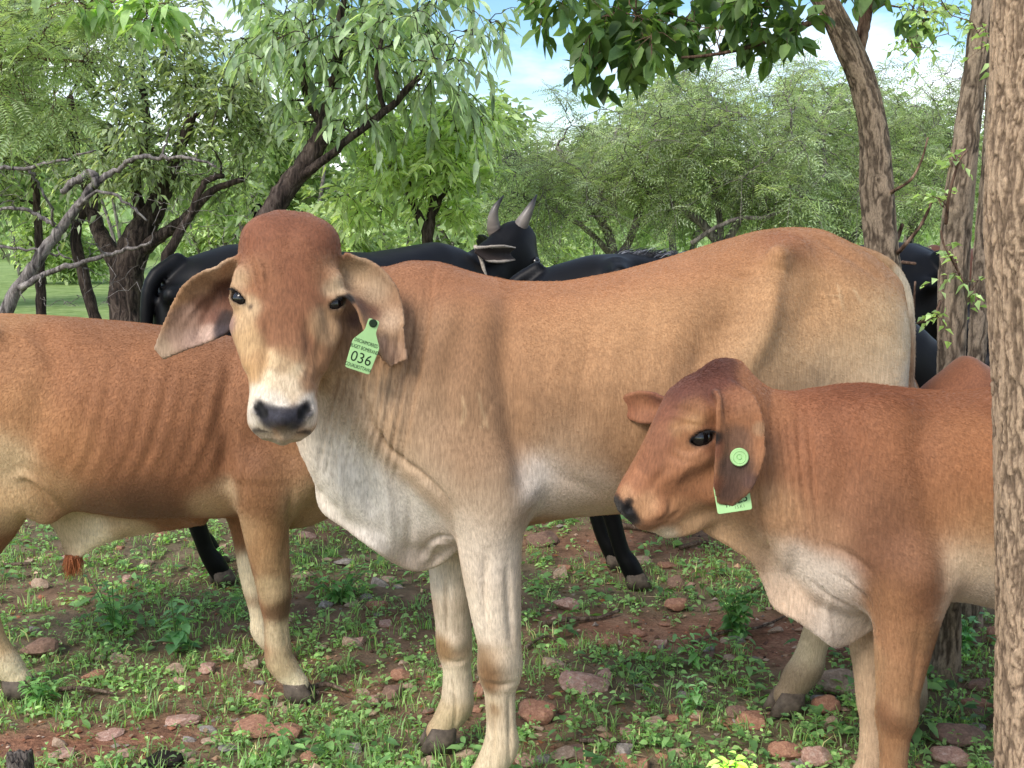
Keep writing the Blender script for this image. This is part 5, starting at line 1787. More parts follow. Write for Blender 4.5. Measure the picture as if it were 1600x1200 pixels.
    for x, y, r, c in [(20, 500, .06, (188, 128, 82)), (80, 510, .07, (168, 104, 62)), (160, 515, .08, (160, 98, 58)), (260, 525, .08, (160, 98, 58)), (350, 540, .08, (158, 98, 62)),
                       (20, 560, .07, (172, 112, 70)), (40, 640, .08, (182, 124, 80)), (10, 720, .07, (206, 172, 136)), (110, 600, .09, (168, 104, 62)), (110, 700, .08, (180, 118, 74)), (80, 760, .06, (196, 146, 104)),
                       (200, 600, .10, (166, 102, 62)), (200, 700, .09, (160, 98, 60)), (230, 780, .07, (132, 84, 56)), (160, 790, .06, (150, 100, 68)), (300, 620, .10, (160, 98, 60)), (300, 720, .09, (152, 92, 56)),
                       (330, 785, .045, (196, 156, 120)), (355, 765, .03, (206, 172, 140)), (380, 600, .09, (162, 102, 66)), (400, 700, .08, (150, 94, 60)), (440, 620, .08, (166, 104, 70)), (450, 720, .06, (162, 112, 76)),
                       (480, 780, .06, (196, 158, 124)), (470, 810, .05, (192, 150, 116)), (400, 780, .06, (160, 106, 68)), (412, 840, .05, (176, 124, 80)), (430, 870, .04, (182, 138, 98)), (425, 920, .03, (190, 158, 122)), (440, 955, .025, (126, 90, 62)),
                       (440, 990, .03, (204, 178, 146)), (445, 1040, .03, (196, 168, 134)), (460, 1070, .03, (214, 194, 166)), (390, 900, .04, (214, 194, 168)), (402, 980, .04, (216, 196, 170)), (388, 830, .04, (190, 148, 110)),
                       (100, 820, .05, (214, 184, 150)), (150, 850, .05, (220, 196, 166)), (200, 835, .04, (206, 172, 136)), (116, 876, .02, (176, 110, 70)), (20, 790, .05, (206, 164, 122)), (-5, 990, .05, (206, 170, 130)), (20, 1050, .04, (212, 190, 160))]:
        pt.append((x, y, r, c))
    S.paint(pt)
    S.base((160, 100, 62))
    S.finish()
    S.col = np.clip(S.col * [1.10, 1.16, 1.18] * (1 + .10 * vnoise(S.V[:, 0], S.V[:, 1], S.V[:, 2], 5, 3))[:, None], 0, 1)
    np_obj("body", S.V, S.Q, M_coat, root, True, S.col)
    for s in (1, -1):
        e = np_obj("eye", *eye_mesh(.05 * L), M_eye, root)
        e.location = hp(.40, s * .215, -.08)
    for x_, y_, r_ in b.hoofs:
        hoof(root, x_, y_, M_hoof, r=r_ * 1.0, h=.052)
    # sheath hair tuft and tail switch
    g = Geo()
    c = P(115, 872, 0)
    for k in range(260):
        a, rr = rng.uniform(0, 6.28), rng.uniform(0, .026)
        p0 = c + [rr * math.cos(a), rr * math.sin(a), .012]
        p1 = p0 + [rng.normal(0, .008) - .004, rng.normal(0, .006), -rng.uniform(.035, .075)]
        V_, Q_, T_ = tube(spline([p0, (p0 + p1) / 2 + rng.normal(0, .003, 3), p1], 4), [.0013, .0012, .001, .0004], 3)
        g.add(V_, Q_, T_)
    g.build("hair_tuft", mat_plain("hair_rust", srgb(176, 106, 66), .6), root)
    g = Geo()
    c = P(-220, 810, 0)
    for k in range(90):
        p0 = c + rng.normal(0, .006, 3)
        p1 = p0 + [rng.normal(0, .02), rng.normal(0, .02), -rng.uniform(.15, .28)]
        V_, Q_, T_ = tube([p0, p1], [.0018, .0006], 3)
        g.add(V_, Q_, T_)
    g.build("tail_switch", mat_plain("hair_dark", srgb(60, 40, 30), .6), root)
    return b, root, S


def build_calf():
    b = Beast(1.06, 2.50, math.radians(180), +1)        # heading left; its left side faces the camera
    root = beast_empty(b, "calf", "small reddish calf in profile with a round green button in its drooping ear", "calf")
    P = b.P
    B = Body((-.95, -.34, -.02), (1.02, .36, 1.16), .0053)
    trunk = [(1228, 640, 880, .08), (1262, 612, 940, .12), (1300, 602, 960, .14), (1345, 600, 965, .155), (1400, 607, 958, .17), (1450, 612, 948, .18), (1500, 612, 948, .19), (1560, 606, 962, .20), (1640, 604, 968, .20),
             (1720, 602, 960, .19), (1800, 592, 930, .17), (1870, 598, 880, .15), (1925, 620, 820, .11), (1950, 660, 760, .05)]
    B.add(b.loft(trunk, 2.15), .03)
    B.chain(b.ch([(1120, 690, 92, 0), (1160, 706, 98, 0), (1200, 730, 106, 0), (1260, 760, 120, 0)]), .05, .72)
    B.chain(b.ch([(1128, 640, 60, 0), (1190, 660, 48, 0), (1250, 672, 55, 0)]), .04, .7)
    # dewlap
    rim = np.array([(1105, 826), (1150, 852), (1182, 876), (1200, 912), (1215, 945), (1245, 962), (1278, 985), (1305, 1004), (1330, 996), (1358, 978)], float)
    top = np.array([(1120, 770), (1160, 790), (1200, 810), (1235, 830), (1262, 850), (1290, 870), (1310, 890), (1330, 900), (1350, 905), (1370, 905)], float)
    rs, ts = spline(rim, 90), spline(top, 90)
    cl, cr_ = [], []
    for i in range(90):
        for j in range(26):
            v = j / 25
            q = ts[i] * (1 - v) + rs[i] * v
            cl.append(P(q[0], q[1], .018 * math.sin(i * .13 + .4) * v + .002 * math.sin(i * .4 + 1) * v))
            cr_.append(.040 * (1 - v) ** 1.1 + .011)
    B.add(p_cloud(cl, cr_), .018)
    for s in (1, -1):
        B.add(p_ell(P(1385, 740, s * .085), (.085, .055, .17)), .05)
        B.chain(b.ch([(1330, 790, 40, s * .07), (1365, 860, 52, s * .09), (1410, 890, 60, s * .10)]), .05)
    # fore legs
    B.chain(b.leg([(1425, 880, 64, .10), (1420, 930, 57, .11), (1414, 985, 47, .11), (1408, 1035, 39, .11), (1403, 1085, 32, .11), (1401, 1118, 32, .11), (1398, 1148, 24, .11), (1396, 1200, 20.5, .11), (1395, 1260, 20, .11), (1392, 1315, 26, .11), (1384, 1345, 26, .11)]), .04)
    B.chain(b.leg([(1372, 920, 44, -.10), (1356, 990, 30, -.10), (1358, 1050, 23, -.10), (1361, 1095, 22, -.10), (1362, 1130, 17.5, -.10), (1363, 1190, 15.5, -.10), (1363, 1240, 16, -.10), (1362, 1280, 24, -.10), (1354, 1300, 22, -.10)]), .04)
    # hind legs (out of the frame)
    for s, dx in ((1, 0), (-1, -40)):
        B.chain(b.leg([(1850 + dx, 760, 90, s * .07), (1820 + dx, 880, 66, s * .09), (1850 + dx, 970, 38, s * .10), (1888 + dx, 1040, 28, s * .10), (1884 + dx, 1120, 22, s * .10), (1874 + dx, 1200, 21, s * .10), (1868 + dx, 1250 + 50 * (s > 0), 25, s * .10), (1860 + dx, 1275 + 55 * (s > 0), 24, s * .10)]), .05)
    B.chain(b.ch([(1930, 640, 14, 0), (1955, 680, 12, 0), (1962, 800, 9, 0), (1958, 900, 8, 0)]), .02)
    # ---- head in profile
    pol, nos = b.Wl(1128, 583, 2.475), b.Wl(955, 784, 2.43)
    L = float(np.linalg.norm(nos - pol))
    xh = unit(nos - pol)
    H = frame4(pol, xh, np.array([.7, 0, .7]) if False else b.loc(W(1000, 600, 2.43)) - b.loc(W(1100, 740, 2.45)))
    # frame y = z x x : which side it points to
    sy = 1 if H[1, 1] * b.near > 0 else -1
    rows = [(-.10, -.05, -.26, .09), (-.04, .02, -.34, .155), (.05, .085, -.42, .20), (.16, .145, -.50, .22), (.28, .172, -.54, .228), (.38, .150, -.55, .225), (.48, .118, -.53, .21), (.60, .085, -.49, .175), (.70, .062, -.44, .145),
            (.80, .043, -.40, .13), (.88, .028, -.37, .13), (.94, .010, -.345, .118), (.985, -.03, -.30, .09), (1.01, -.07, -.24, .055)]
    B.add(framed(head_loft(L, rows, 2.35), H), .02)
    hp = lambda x, y, z: fpt(H, (x * L, y * L * sy, z * L))        # y > 0: towards the camera
    hd_ = lambda x, y, z: H[:3, :3] @ np.array([x, y * sy, z])
    for s in (1, -1):
        B.add(p_cone(hp(.26, s * .195, .0), .05 * L, hp(.40, s * .195, -.015), .035 * L), .03)
        B.add(p_cone(hp(.46, s * .205, -.16), .05 * L, hp(.66, s * .135, -.10), .035 * L), .03)
        B.add(p_cone(hp(.30, s * .17, -.42), .09 * L, hp(.55, s * .14, -.40), .07 * L), .04)
        eye_socket(B, hp(.385, s * .170, -.095), .072 * L, hd_(-.05, s, .12), hd_(.86, 0, .50), 1.14, (1.08, .50, .82))
        B.add(p_ell(hp(.95, s * .085, -.075), (.05 * L, .035 * L, .055 * L)), .02)
        B.add(p_cone(hp(.965, s * .10, -.075), .022 * L, hp(.93, s * .128, -.035), .014 * L), .008, cut=True)
        B.add(p_cone(hp(.86, s * .11, -.22), .06 * L, hp(.93, s * .09, -.20), .05 * L), .02)
        # mouth line
        m = [hp(.985, s * .05, -.262), hp(.93, s * .10, -.290), hp(.84, s * .128, -.315), hp(.76, s * .135, -.31)]
        for i in range(3):
            B.add(p_cone(m[i], .007 * L, m[i + 1], .006 * L), .010, cut=True)
    B.chain([[*hp(.90, 0, -.38), .06 * L], [*hp(.78, 0, -.46), .075 * L], [*hp(.64, 0, -.50), .07 * L]], .03, .7)
    B.add(p_ell(hp(-.01, 0, -.02), (.11 * L, .11 * L, .09 * L)), .03)      # poll
    w = b.Wl
    k = 1 / 725.0
    # near ear: hangs down beside the neck, its back to the camera
    e1 = [w(1126, 618, 2.40), w(1146, 640, 2.365), w(1156, 680, 2.35), w(1152, 720, 2.345), w(1144, 755, 2.35), (w(1134, 786, 2.36))]
    wd = [w(60, 10, 2.36) - w(0, 0, 2.36)] * 2 + [w(60, -6, 2.36) - w(0, 0, 2.36)] * 4
    B.add(p_cloud(ear_cloud(e1, wd, [16 * k, 29 * k, 34 * k, 35 * k, 32 * k, 26 * k, 11 * k], [.02, .024, .02, .016, .012, .008, .0], nu=80, nv=40), .0052), .016)
    B.add(p_cone(w(1128, 612, 2.43), .030, w(1148, 640, 2.385), .030), .03)
    # far ear: sticks out beyond the forehead
    e2 = [w(1050, 640, 2.56), w(1028, 637, 2.60), w(1004, 635, 2.62), w(984, 636, 2.63), w(971, 640, 2.635)]
    wd = [w(0, 60, 2.5) - w(0, 0, 2.5)] * 3 + [w(12, 60, 2.5) - w(0, 0, 2.5)] * 2
    B.add(p_cloud(ear_cloud(e2, wd, [18 * k, 24 * k, 25 * k, 21 * k, 9 * k], [.02, .018, .012, .005, 0], nu=50, nv=30), .0052), .014)
    V, Q = B.mesh()
    S = Skin(b, V, Q)
    cr = S.crease
    for j, (x0, y0, x1, y1, x2, y2) in enumerate([(1192, 640, 1200, 720, 1205, 800), (1204, 640, 1214, 740, 1222, 830), (1216, 650, 1228, 740, 1236, 850), (1230, 660, 1240, 760, 1250, 860), (1246, 640, 1254, 760, 1266, 850), (1262, 640, 1270, 740, 1280, 840), (1180, 760, 1190, 820, 1205, 870)]):
        cr([(x0, y0), (x1, y1), (x2, y2)], .0055, .0075)
    cr([(1290, 625), (1330, 690), (1320, 770), (1290, 850)], .03, .010)
    cr([(1290, 850), (1330, 870), (1362, 900), (1368, 950)], .010, .008)
    cr([(1262, 905), (1300, 935), (1358, 962)], .008, .008)
    cr([(1300, 895), (1345, 925), (1366, 960)], .007, .006)
    cr([(1296, 930), (1292, 970), (1300, 1000)], .008, -.006)
    cr([(1330, 905), (1355, 925)], .006, -.005)
    cr([(1470, 620), (1440, 700), (1462, 800), (1478, 880), (1480, 925)], .03, .014)
    cr([(1372, 960), (1375, 1020), (1372, 1080)], .008, .005)
    cr([(1438, 960), (1432, 1040), (1424, 1090)], .008, .005)
    S.blob(1440, 905, .04, .010)
    S.blob(1398, 1120, .028, .007)
    for j in range(4):
        cr([(1128 + 6 * j, 612), (1132 + 6 * j, 635), (1134 + 7 * j, 660)], .0036, .005)
    # face relief
    cr([(1046, 700), (1050, 712), (1078, 722), (1104, 706)], .006, .0035)
    cr([(1040, 640), (1070, 640), (1100, 655)], .006, .003)
    cr([(1038, 650), (1066, 652), (1096, 662)], .004, -.0025)
    cr([(1010, 770), (1030, 745), (1050, 725)], .010, .006)
    cr([(1050, 770), (1046, 800), (1030, 820)], .008, .0055)
    cr([(1100, 700), (1060, 745), (1052, 770)], .010, -.004)
    cr([(975, 770), (990, 790), (1002, 815)], .0045, .004)
    cr([(985, 758), (1002, 780), (1010, 808)], .004, .004)
    cr([(1046, 672), (1070, 662), (1100, 666)], .0045, .005)
    cr([(1052, 696), (1076, 706), (1104, 694)], .004, .004)
    cr([(1020, 815), (1040, 812), (1062, 800)], .006, .004)
    cr([(1060, 820), (1075, 835)], .006, .004)
    cr([(1142, 660), (1140, 700), (1130, 750)], .008, .003)
    S.apply(1)
    pt = [(1090, 585, .03, (116, 58, 46), 1.5), (1110, 575, .03, (108, 54, 44), 1.5), (1060, 610, .028, (126, 68, 56), 1.4), (1120, 600, .025, (120, 60, 46), 1.2), (1040, 640, .025, (150, 88, 66)), (1030, 680, .02, (158, 98, 70)), (1075, 640, .02, (158, 100, 62)),
          (1080, 655, .014, (186, 134, 90)), (1055, 668, .012, (176, 124, 84)), (1080, 705, .018, (178, 118, 80)), (1020, 720, .02, (160, 98, 66)), (1050, 740, .02, (176, 112, 74)), (1095, 740, .03, (176, 114, 76)), (990, 755, .02, (180, 114, 78)), (1000, 790, .02, (198, 144, 104)),
          (980, 765, .012, (200, 148, 110)), (985, 815, .012, (176, 118, 80)), (1015, 822, .014, (168, 112, 78)), (1040, 840, .02, (214, 196, 172), 1.6), (1060, 800, .02, (184, 126, 86)), (1080, 820, .03, (206, 162, 124)), (1120, 830, .04, (206, 166, 130)), (1110, 690, .02, (164, 100, 66)),
          (1160, 850, .04, (206, 166, 130)), (1140, 620, .02, (160, 98, 64)), (1165, 640, .015, (168, 108, 72)), (1120, 700, .012, (140, 80, 56)), (1118, 760, .012, (140, 78, 54)), (1150, 690, .018, (132, 92, 72)), (1150, 730, .022, (104, 78, 70)), (1170, 750, .012, (120, 88, 82)), (1140, 765, .018, (112, 80, 70)), (1186, 670, .008, (170, 128, 98)),
          (1000, 635, .03, (168, 106, 74)), (980, 640, .02, (160, 92, 62)), (1185, 600, .03, (176, 112, 76)), (1210, 640, .04, (176, 112, 72)), (1200, 720, .04, (180, 122, 86)), (1215, 800, .05, (196, 148, 112)), (1200, 860, .05, (208, 172, 142)), (1240, 880, .05, (224, 210, 198), 1.2), (1290, 900, .05, (218, 204, 192), 1.0), (1300, 970, .05, (212, 198, 186)),
          (1340, 960, .04, (214, 196, 180)), (1240, 940, .05, (210, 184, 164)), (1260, 620, .04, (164, 94, 56)), (1310, 612, .05, (152, 82, 46)), (1380, 612, .06, (154, 84, 48)), (1460, 625, .06, (160, 92, 52)), (1540, 620, .06, (164, 96, 56)), (1260, 700, .06, (168, 104, 68)),
          (1320, 680, .07, (160, 94, 58)), (1300, 760, .06, (172, 112, 78)), (1290, 830, .05, (186, 136, 104)), (1380, 700, .07, (172, 106, 66)), (1370, 780, .07, (158, 104, 74)), (1390, 850, .07, (150, 98, 70)), (1450, 700, .06, (160, 100, 66)), (1500, 690, .07, (182, 116, 72)), (1490, 790, .07, (176, 116, 76)),
          (1550, 740, .07, (184, 118, 74)), (1540, 820, .06, (196, 146, 104)), (1520, 880, .06, (218, 196, 172)), (1540, 930, .06, (216, 200, 184)), (1490, 930, .04, (206, 178, 156)), (1440, 880, .05, (158, 106, 74)), (1450, 930, .04, (150, 96, 66)), (1400, 940, .05, (172, 118, 80)), (1400, 1000, .05, (184, 130, 92)),
          (1440, 1000, .03, (164, 120, 84)), (1395, 1060, .04, (184, 134, 96)), (1390, 1125, .03, (146, 96, 62)), (1420, 1110, .03, (180, 136, 98)), (1390, 1170, .04, (176, 124, 84)), (1410, 1180, .02, (188, 146, 110)), (1345, 1010, .04, (206, 160, 118)), (1370, 1030, .03, (196, 150, 112)), (1350, 1080, .04, (196, 146, 104)), (1360, 1160, .05, (196, 146, 108))]
    S.paint(pt)
    S.base((172, 108, 68))
    S.finish()
    for s in (1, -1):
        almond_paint(S, hp(.385, s * .170, -.095), .072 * L, hd_(-.05, s, .12), hd_(.86, 0, .50), (30, 20, 18), 1.18, .66)
        S.over(hp(.985, s * .07, -.07), .021, (34, 33, 36), 3.5, 1)
        S.over(hp(.935, s * .11, -.045), .011, (34, 33, 36), 3, .9)
    S.over(hp(1.0, 0, -.07), .034, (30, 30, 33), 3.5, 1)
    for s in (1, -1):
        S.over(hp(.975, s * .07, -.10), .021, (30, 30, 33), 3.5, 1)
    S.over(hp(1.0, 0, -.17), .012, (60, 52, 50), 3, .8)
    U = (S.V - H[:3, 3]) @ H[:3, :3] / L
    un = vnoise(U[:, 0], U[:, 1], U[:, 2], 30, 2) * .008
    m = (1 / (1 + np.exp(-(U[:, 0] + un - .930 - .25 * np.clip(-.10 - U[:, 2], 0, 1) - .018) / .006)) / (1 + np.exp(-(U[:, 2] + .185) / .008)) * (np.abs(U[:, 1]) < .2) * (U[:, 0] < 1.2))[:, None]      # black nose pad
    S.col = S.col * (1 - m) + m * lin((38, 37, 40))
    m = (1 / (1 + np.exp((S.V[:, 1] + .02) / .012)) / (1 + np.exp((S.V[:, 2] - .52) / .03)) * (S.V[:, 0] > -.1) * .75)[:, None]      # pale inner side of the far foreleg
    S.col = S.col * (1 - m) + m * lin((214, 186, 160))
    np_obj("body", S.V, S.Q, M_coat, root, True, S.col)
    for s in (1, -1):
        e = np_obj("eye", *eye_mesh(.072 * L), M_eye, root)
        e.location = hp(.385, s * .170, -.095)
        o_, a_ = hd_(-.05, s, .12), hd_(.86, 0, .50)
        lashes(root, hp(.385, s * .170, -.095), .072 * L, o_, a_, 1 if np.cross(unit(o_), a_)[2] > 0 else -1, M_lash, 34, .013)
    for x_, y_, r_ in b.hoofs:
        hoof(root, x_, y_, M_hoof, r=r_ * 1.10, h=.046)
    return b, root, S, H, L, hp


BULL = build_bull()
CALF = build_calf()
print("bull calf", len(BULL[2].V), len(CALF[2].V), time.time() - T0)
# ================================================================= the cattle behind: same build, own poses
M_black = mat_coat("coat_black", .6, .5, .22)
M_horn = mat_new("horn")[0]
_t = M_horn.node_tree
_b = _t.nodes["Principled BSDF"]
_t.links.new(vcol(_t), _b.inputs["Base Color"])
_b.inputs["Roughness"].default_value = .38
M_hair_black = mat_plain("hair_black", (.012, .012, .015, 1), .45)
M_hair_grey = mat_plain("hair_grey", (.22, .23, .26, 1), .5)


def generic(name, label, cat, origin, heading, s, poll, nose, col, mat, group=None, hind=((-.52, 0), (-.60, 0)), fore=((.40, 0), (.36, 0)),
            vox=.012, earside=1.0, horn=False, ear_col=None, tailx=0.0, hump=.03, belly=None, white_face=False, ear_drop=.12, ears=(1, -1), neck_lift=.02):
    near = -1
    b = Beast(origin[0], origin[1], math.radians(heading), near)
    root = beast_empty(b, name, label, cat, group)
    S_ = s
    pl, no = np.array(poll, float) * S_, np.array(nose, float) * S_
    lo = np.minimum(np.minimum(pl, no) - .28 * S_, (-.95 * S_, -.42 * S_, -.03))
    hi = np.maximum(np.maximum(pl, no) + .28 * S_, (.75 * S_, .42 * S_, 1.36 * S_))
    lo[2] = max(lo[2], -.03)
    B = Body(lo, hi, vox)
    R = np.array([(-.79, 1.02, .88, .05), (-.75, 1.12, .80, .11), (-.66, 1.19, .72, .17), (-.50, 1.235, .64, .215), (-.36, 1.24, .61, .235), (-.10, 1.205, .56, .265), (.10, 1.195, .545, .265),
                  (.28, 1.215, .53, .235), (.42, 1.235 + hump, .53, .20), (.54, 1.20, .56, .16), (.64, 1.08, .66, .10), (.70, .98, .76, .05)])
    B.add(p_loft(R[:, 0] * S_, R[:, 1] * S_, R[:, 2] * S_, R[:, 3] * S_, 2.15), .03)
    nb, nt = np.array([.40, 0, .96]) * S_, pl + unit(no - pl) * .06 * S_ - np.array([.02, 0, .03])
    mid = (nb + nt) / 2 + np.array([0, 0, neck_lift * S_])
    B.chain([[*nb, .23 * S_], [*mid, .150 * S_], [*nt, .100 * S_]], .06, .72)
    B.chain([[.50 * S_, 0, .64 * S_, .10 * S_], [*((np.array([.6, 0, .68]) * S_ + mid) / 2 - [0, 0, .05]), .08 * S_], [*(nt + unit(no - pl) * .12 * S_), .05 * S_]], .05, .5)
    for k, sd in enumerate((1, -1)):
        B.add(p_ell((.40 * S_, sd * .12 * S_, .88 * S_), (.12 * S_, .08 * S_, .24 * S_)), .05)
        B.add(p_ell((-.56 * S_, sd * .11 * S_, .86 * S_), (.18 * S_, .12 * S_, .26 * S_)), .06)
        B.chain([[-.42 * S_, sd * .20 * S_, 1.17 * S_, .035 * S_], [-.42 * S_, sd * .12 * S_, 1.19 * S_, .04 * S_]], .05)
        B.chain([[-.76 * S_, sd * .09 * S_, 1.06 * S_, .035 * S_], [-.68 * S_, sd * .09 * S_, 1.02 * S_, .06 * S_]], .05)
        fx, _ = fore[k]
        B.chain(np.array([[.40, sd * .14, .68, .105], [(.40 + fx) / 2, sd * .13, .52, .065], [fx, sd * .12, .36, .046], [fx, sd * .12, .32, .045], [fx - .005, sd * .12, .26, .032], [fx - .005, sd * .12, .14, .030], [fx, sd * .12, .085, .038], [fx + .02, sd * .12, .045, .038]]) * S_, .04)
        hx, _ = hind[k]
        B.chain(np.array([[-.52, sd * .11, .78, .15], [-.44, sd * .13, .62, .11], [(-.62 + hx) / 2 - .01, sd * .13, .46, .055], [hx - .10, sd * .13, .38, .043], [hx - .07, sd * .13, .28, .034], [hx - .03, sd * .13, .14, .031], [hx, sd * .13, .085, .038], [hx + .02, sd * .13, .045, .038]]) * S_, .05)
    tx = -.80 * S_
    B.chain([[-.70 * S_, 0, 1.18 * S_, .03 * S_], [tx, 0, 1.10 * S_, .028 * S_], [tx - .03, tailx * .4, .90 * S_, .02 * S_], [tx - .03, tailx, .55 * S_, .014 * S_]], .02)
    L = .44 * S_ if s > .9 else .46 * S_
    zh = (np.array([no[0] - pl[0], no[1] - pl[1], 0]))
    zh = np.array([0, 0, 1.0]) + .8 * unit(zh if np.linalg.norm(zh) > .02 else (1, 0, 0))
    H = frame4(pl, no - pl, zh)
    rows = [(-.05, -.06, -.22, .07), (.02, .0, -.30, .165), (.12, .03, -.40, .215), (.34, .02, -.46, .225), (.54, -.01, -.42, .19), (.72, -.03, -.31, .145), (.86, -.03, -.28, .15), (.96, -.06, -.27, .13), (1.0, -.13, -.22, .07)]
    B.add(framed(head_loft(L, rows, 2.4), H), .03)
    hp = lambda x, y, z: fpt(H, (x * L, y * L, z * L))
    q = S_ * .46
    for sd in ears:
        c0 = hp(.10, sd * .18, -.14)
        out = unit(H[:3, 1] * sd)
        e = [c0, c0 + out * .18 * q + [0, 0, -.02], c0 + out * .34 * q + [0, 0, -.3 * ear_drop], c0 + out * .46 * q + [0, 0, -ear_drop]]
        wdv = unit(np.cross(out, unit(H[:3, 0] * .3 + H[:3, 2] * .8)))
        B.add(p_cloud(ear_cloud(e, [wdv] * 4, [.028 * S_, .05 * S_, .055 * S_, .035 * S_, .01], [.03 * S_, .022 * S_, .012 * S_, 0], nu=40, nv=24, thick=.006), .007), .012)
    V, Q = B.mesh()
    V = relax(V, Q, 1, .4)
    cc = np.tile(lin(col), (len(V), 1))
    z = V[:, 2] / S_
    if belly is not None:
        m = 1 / (1 + np.exp((z - .62) / .04))
        cc = cc * (1 - m[:, None]) + m[:, None] * lin(belly)
    U = (V - H[:3, 3]) @ H[:3, :3] / L
    if white_face:
        m = (np.abs(U[:, 1]) < .14) & (U[:, 0] > 0) & (U[:, 0] < 1.05) & (U[:, 2] > -.3)
        cc[m] = lin((215, 205, 195))
    m = (U[:, 0] > .87) & (U[:, 0] < 1.1) & (np.abs(U[:, 1]) < .12) & (U[:, 2] > -.22) & (np.abs(U[:, 2]) < .3)
    cc[m] = lin((50, 48, 52))
    if ear_col is not None:
        m = (np.abs(U[:, 1]) > .30) & (U[:, 0] < .5) & (U[:, 0] > -.3) & (np.abs(U[:, 2]) < .6)
        cc[m] = lin(ear_col)
    np_obj("body", V, Q, mat, root, True, cc)
    for sd in (1, -1):
        e = np_obj("eye", *eye_mesh(.048 * L, 14, 9), M_eye, root)
        e.location = hp(.38, sd * .195, -.09)
    for k, sd in enumerate((1, -1)):
        hoof(root, (fore[k][0] + .03) * S_, sd * .12 * S_, M_hoof, r=.046 * S_)
        hoof(root, (hind[k][0] + .03) * S_, sd * .13 * S_, M_hoof, r=.044 * S_)
    g = Geo()
    c = np.array([tx - .03, tailx, .56 * S_])
    for k in range(70):
        p0 = c + rng.normal(0, .006, 3)
        p1 = p0 + [rng.normal(0, .02), rng.normal(0, .02), -rng.uniform(.12, .26)]
        g.add(*tube([p0, p1], [.002, .0006], 3))
    g.build("tail_switch", M_hair_black, root)
    return b, root, H, L, hp


def horn_obj(parent, pts, radii):
    P = spline(np.array(pts), 22)
    r = smooth_tab(np.linspace(0, 1, len(radii)), radii, np.linspace(0, 1, 22), 1)
    V, Q, Tr = tube(P, r, 14, bump=.03, seed=3)
    n = len(V)
    t = np.clip(np.arange(n) / (22 * 14), 0, 1)
    a, m_, e = lin((70, 54, 46)), lin((128, 120, 114)), lin((26, 25, 27))
    c = np.where(t[:, None] < .5, a + (m_ - a) * (t[:, None] / .5), m_ + (e - m_) * np.clip((t[:, None] - .5) / .35, 0, 1))
    c *= (1 + .25 * np.sin(t * 60)[:, None] * (t[:, None] < .5))
    return np_obj("horn", V, [Q, Tr], M_horn, parent, True, c)


# the horned black cow behind the tan cow's head
kb, kroot, kH, kL, khp = generic("cow", "horned black cow with its rump to the left behind the tan cow's head and neck", "cow", (-.69, 4.87), 38, 1.06,
                                 (.83, 0, 1.30), (1.08, -.04, .96), (16, 17, 22), M_black, fore=((.36, 0), (.42, 0)), hind=((-.58, 0), (-.66, 0)), vox=.0125, ear_drop=.02, hump=.0, ears=(1,), neck_lift=-.05)
kw = lambda px, py, Y: kb.Wl(px, py, Y)
hY = float((khp(.05, 0, 0) @ kb.R + kb.o)[1])
horn_obj(kroot, [kw(780, 380, hY - .02), kw(771, 352, hY - .04), kw(773, 328, hY - .06), kw(787, 305, hY - .04)], [.038, .034, .025, .014, .003])
horn_obj(kroot, [kw(797, 388, hY + .0), kw(812, 356, hY - .02), kw(827, 328, hY - .03), kw(839, 304, hY)], [.043, .039, .029, .016, .003])
# its pale-rimmed near ear
_e = ear_cloud([kw(796, 396, hY - .14), kw(779, 396, hY - .20), kw(762, 396, hY - .24), kw(744, 390, hY - .27)], [kw(0, 60, hY) - kw(0, 0, hY)] * 4, [.026, .036, .034, .012], [.03, .03, .02, 0], nu=40, nv=20)
Bq = Body(_e.min(0) - .03, _e.max(0) + .03, .005)
Bq.add(p_cloud(_e, .006), .002)
_V, _Q = Bq.mesh()
_c = np.tile(lin((60, 44, 42)), (len(_V), 1))
_d = _V @ kb.R + kb.o
_rim = np.minimum(np.abs(_V[:, 2] - _V[:, 2].max()), np.abs(_V[:, 2] - _V[:, 2].min())) < .014
_c[_rim] = lin((190, 178, 168))
np_obj("ear", _V, _Q, M_coat, kroot, True, _c)
# a pale rope halter behind the ear
_h = [kw(742, 384, hY - .22), kw(750, 400, hY - .24), kw(757, 425, hY - .24), kw(762, 450, hY - .22), kw(768, 490, hY - .18)]
np_obj("halter_rope", *(lambda a: (a[0], [a[1], a[2]]))(tube(spline(_h, 14), np.full(14, .009), 8, bump=.1)), mat_plain("rope", srgb(176, 164, 150), .85, .2, 90, .3, .3), kroot)

# the black cow beside it, its back showing over the tan cow
jb, jroot, *_ = generic("cow", "hornless black cow whose dark back shows over the dip of the tan cow's back", "cow", (.815, 4.46), 3, 1.03,
                        (1.12, 0, .62), (1.30, 0, .24), (15, 16, 22), M_black, hind=((-.40, 0), (-.36, 0)), fore=((.44, 0), (.38, 0)), hump=.0)
g = Geo()
g2 = Geo()
for k in range(420):                                      # ruffled crest of hair along its back
    t = rng.uniform(0, 1)
    px = 955 + 120 * t
    base = jb.Wl(px, 399 + rng.uniform(0, 10), 4.46 + rng.normal(0, .025))
    l = rng.uniform(.05, .10) * (1 - .5 * t)
    d = unit(np.array([.75, rng.normal(0, .25), .38 + rng.normal(0, .2)]))
    p1 = base + d * l * .6
    p2 = p1 + unit(d + [.3, 0, -.3]) * l * .5
    (g if k % 3 else g2).add(*tube([base - [0, 0, .02], base, p1, p2], [.0022, .002, .0016, .0004], 3))
ho = g.build("hair_crest", M_hair_black, jroot)
g2.build("grey_hair", M_hair_grey, jroot)

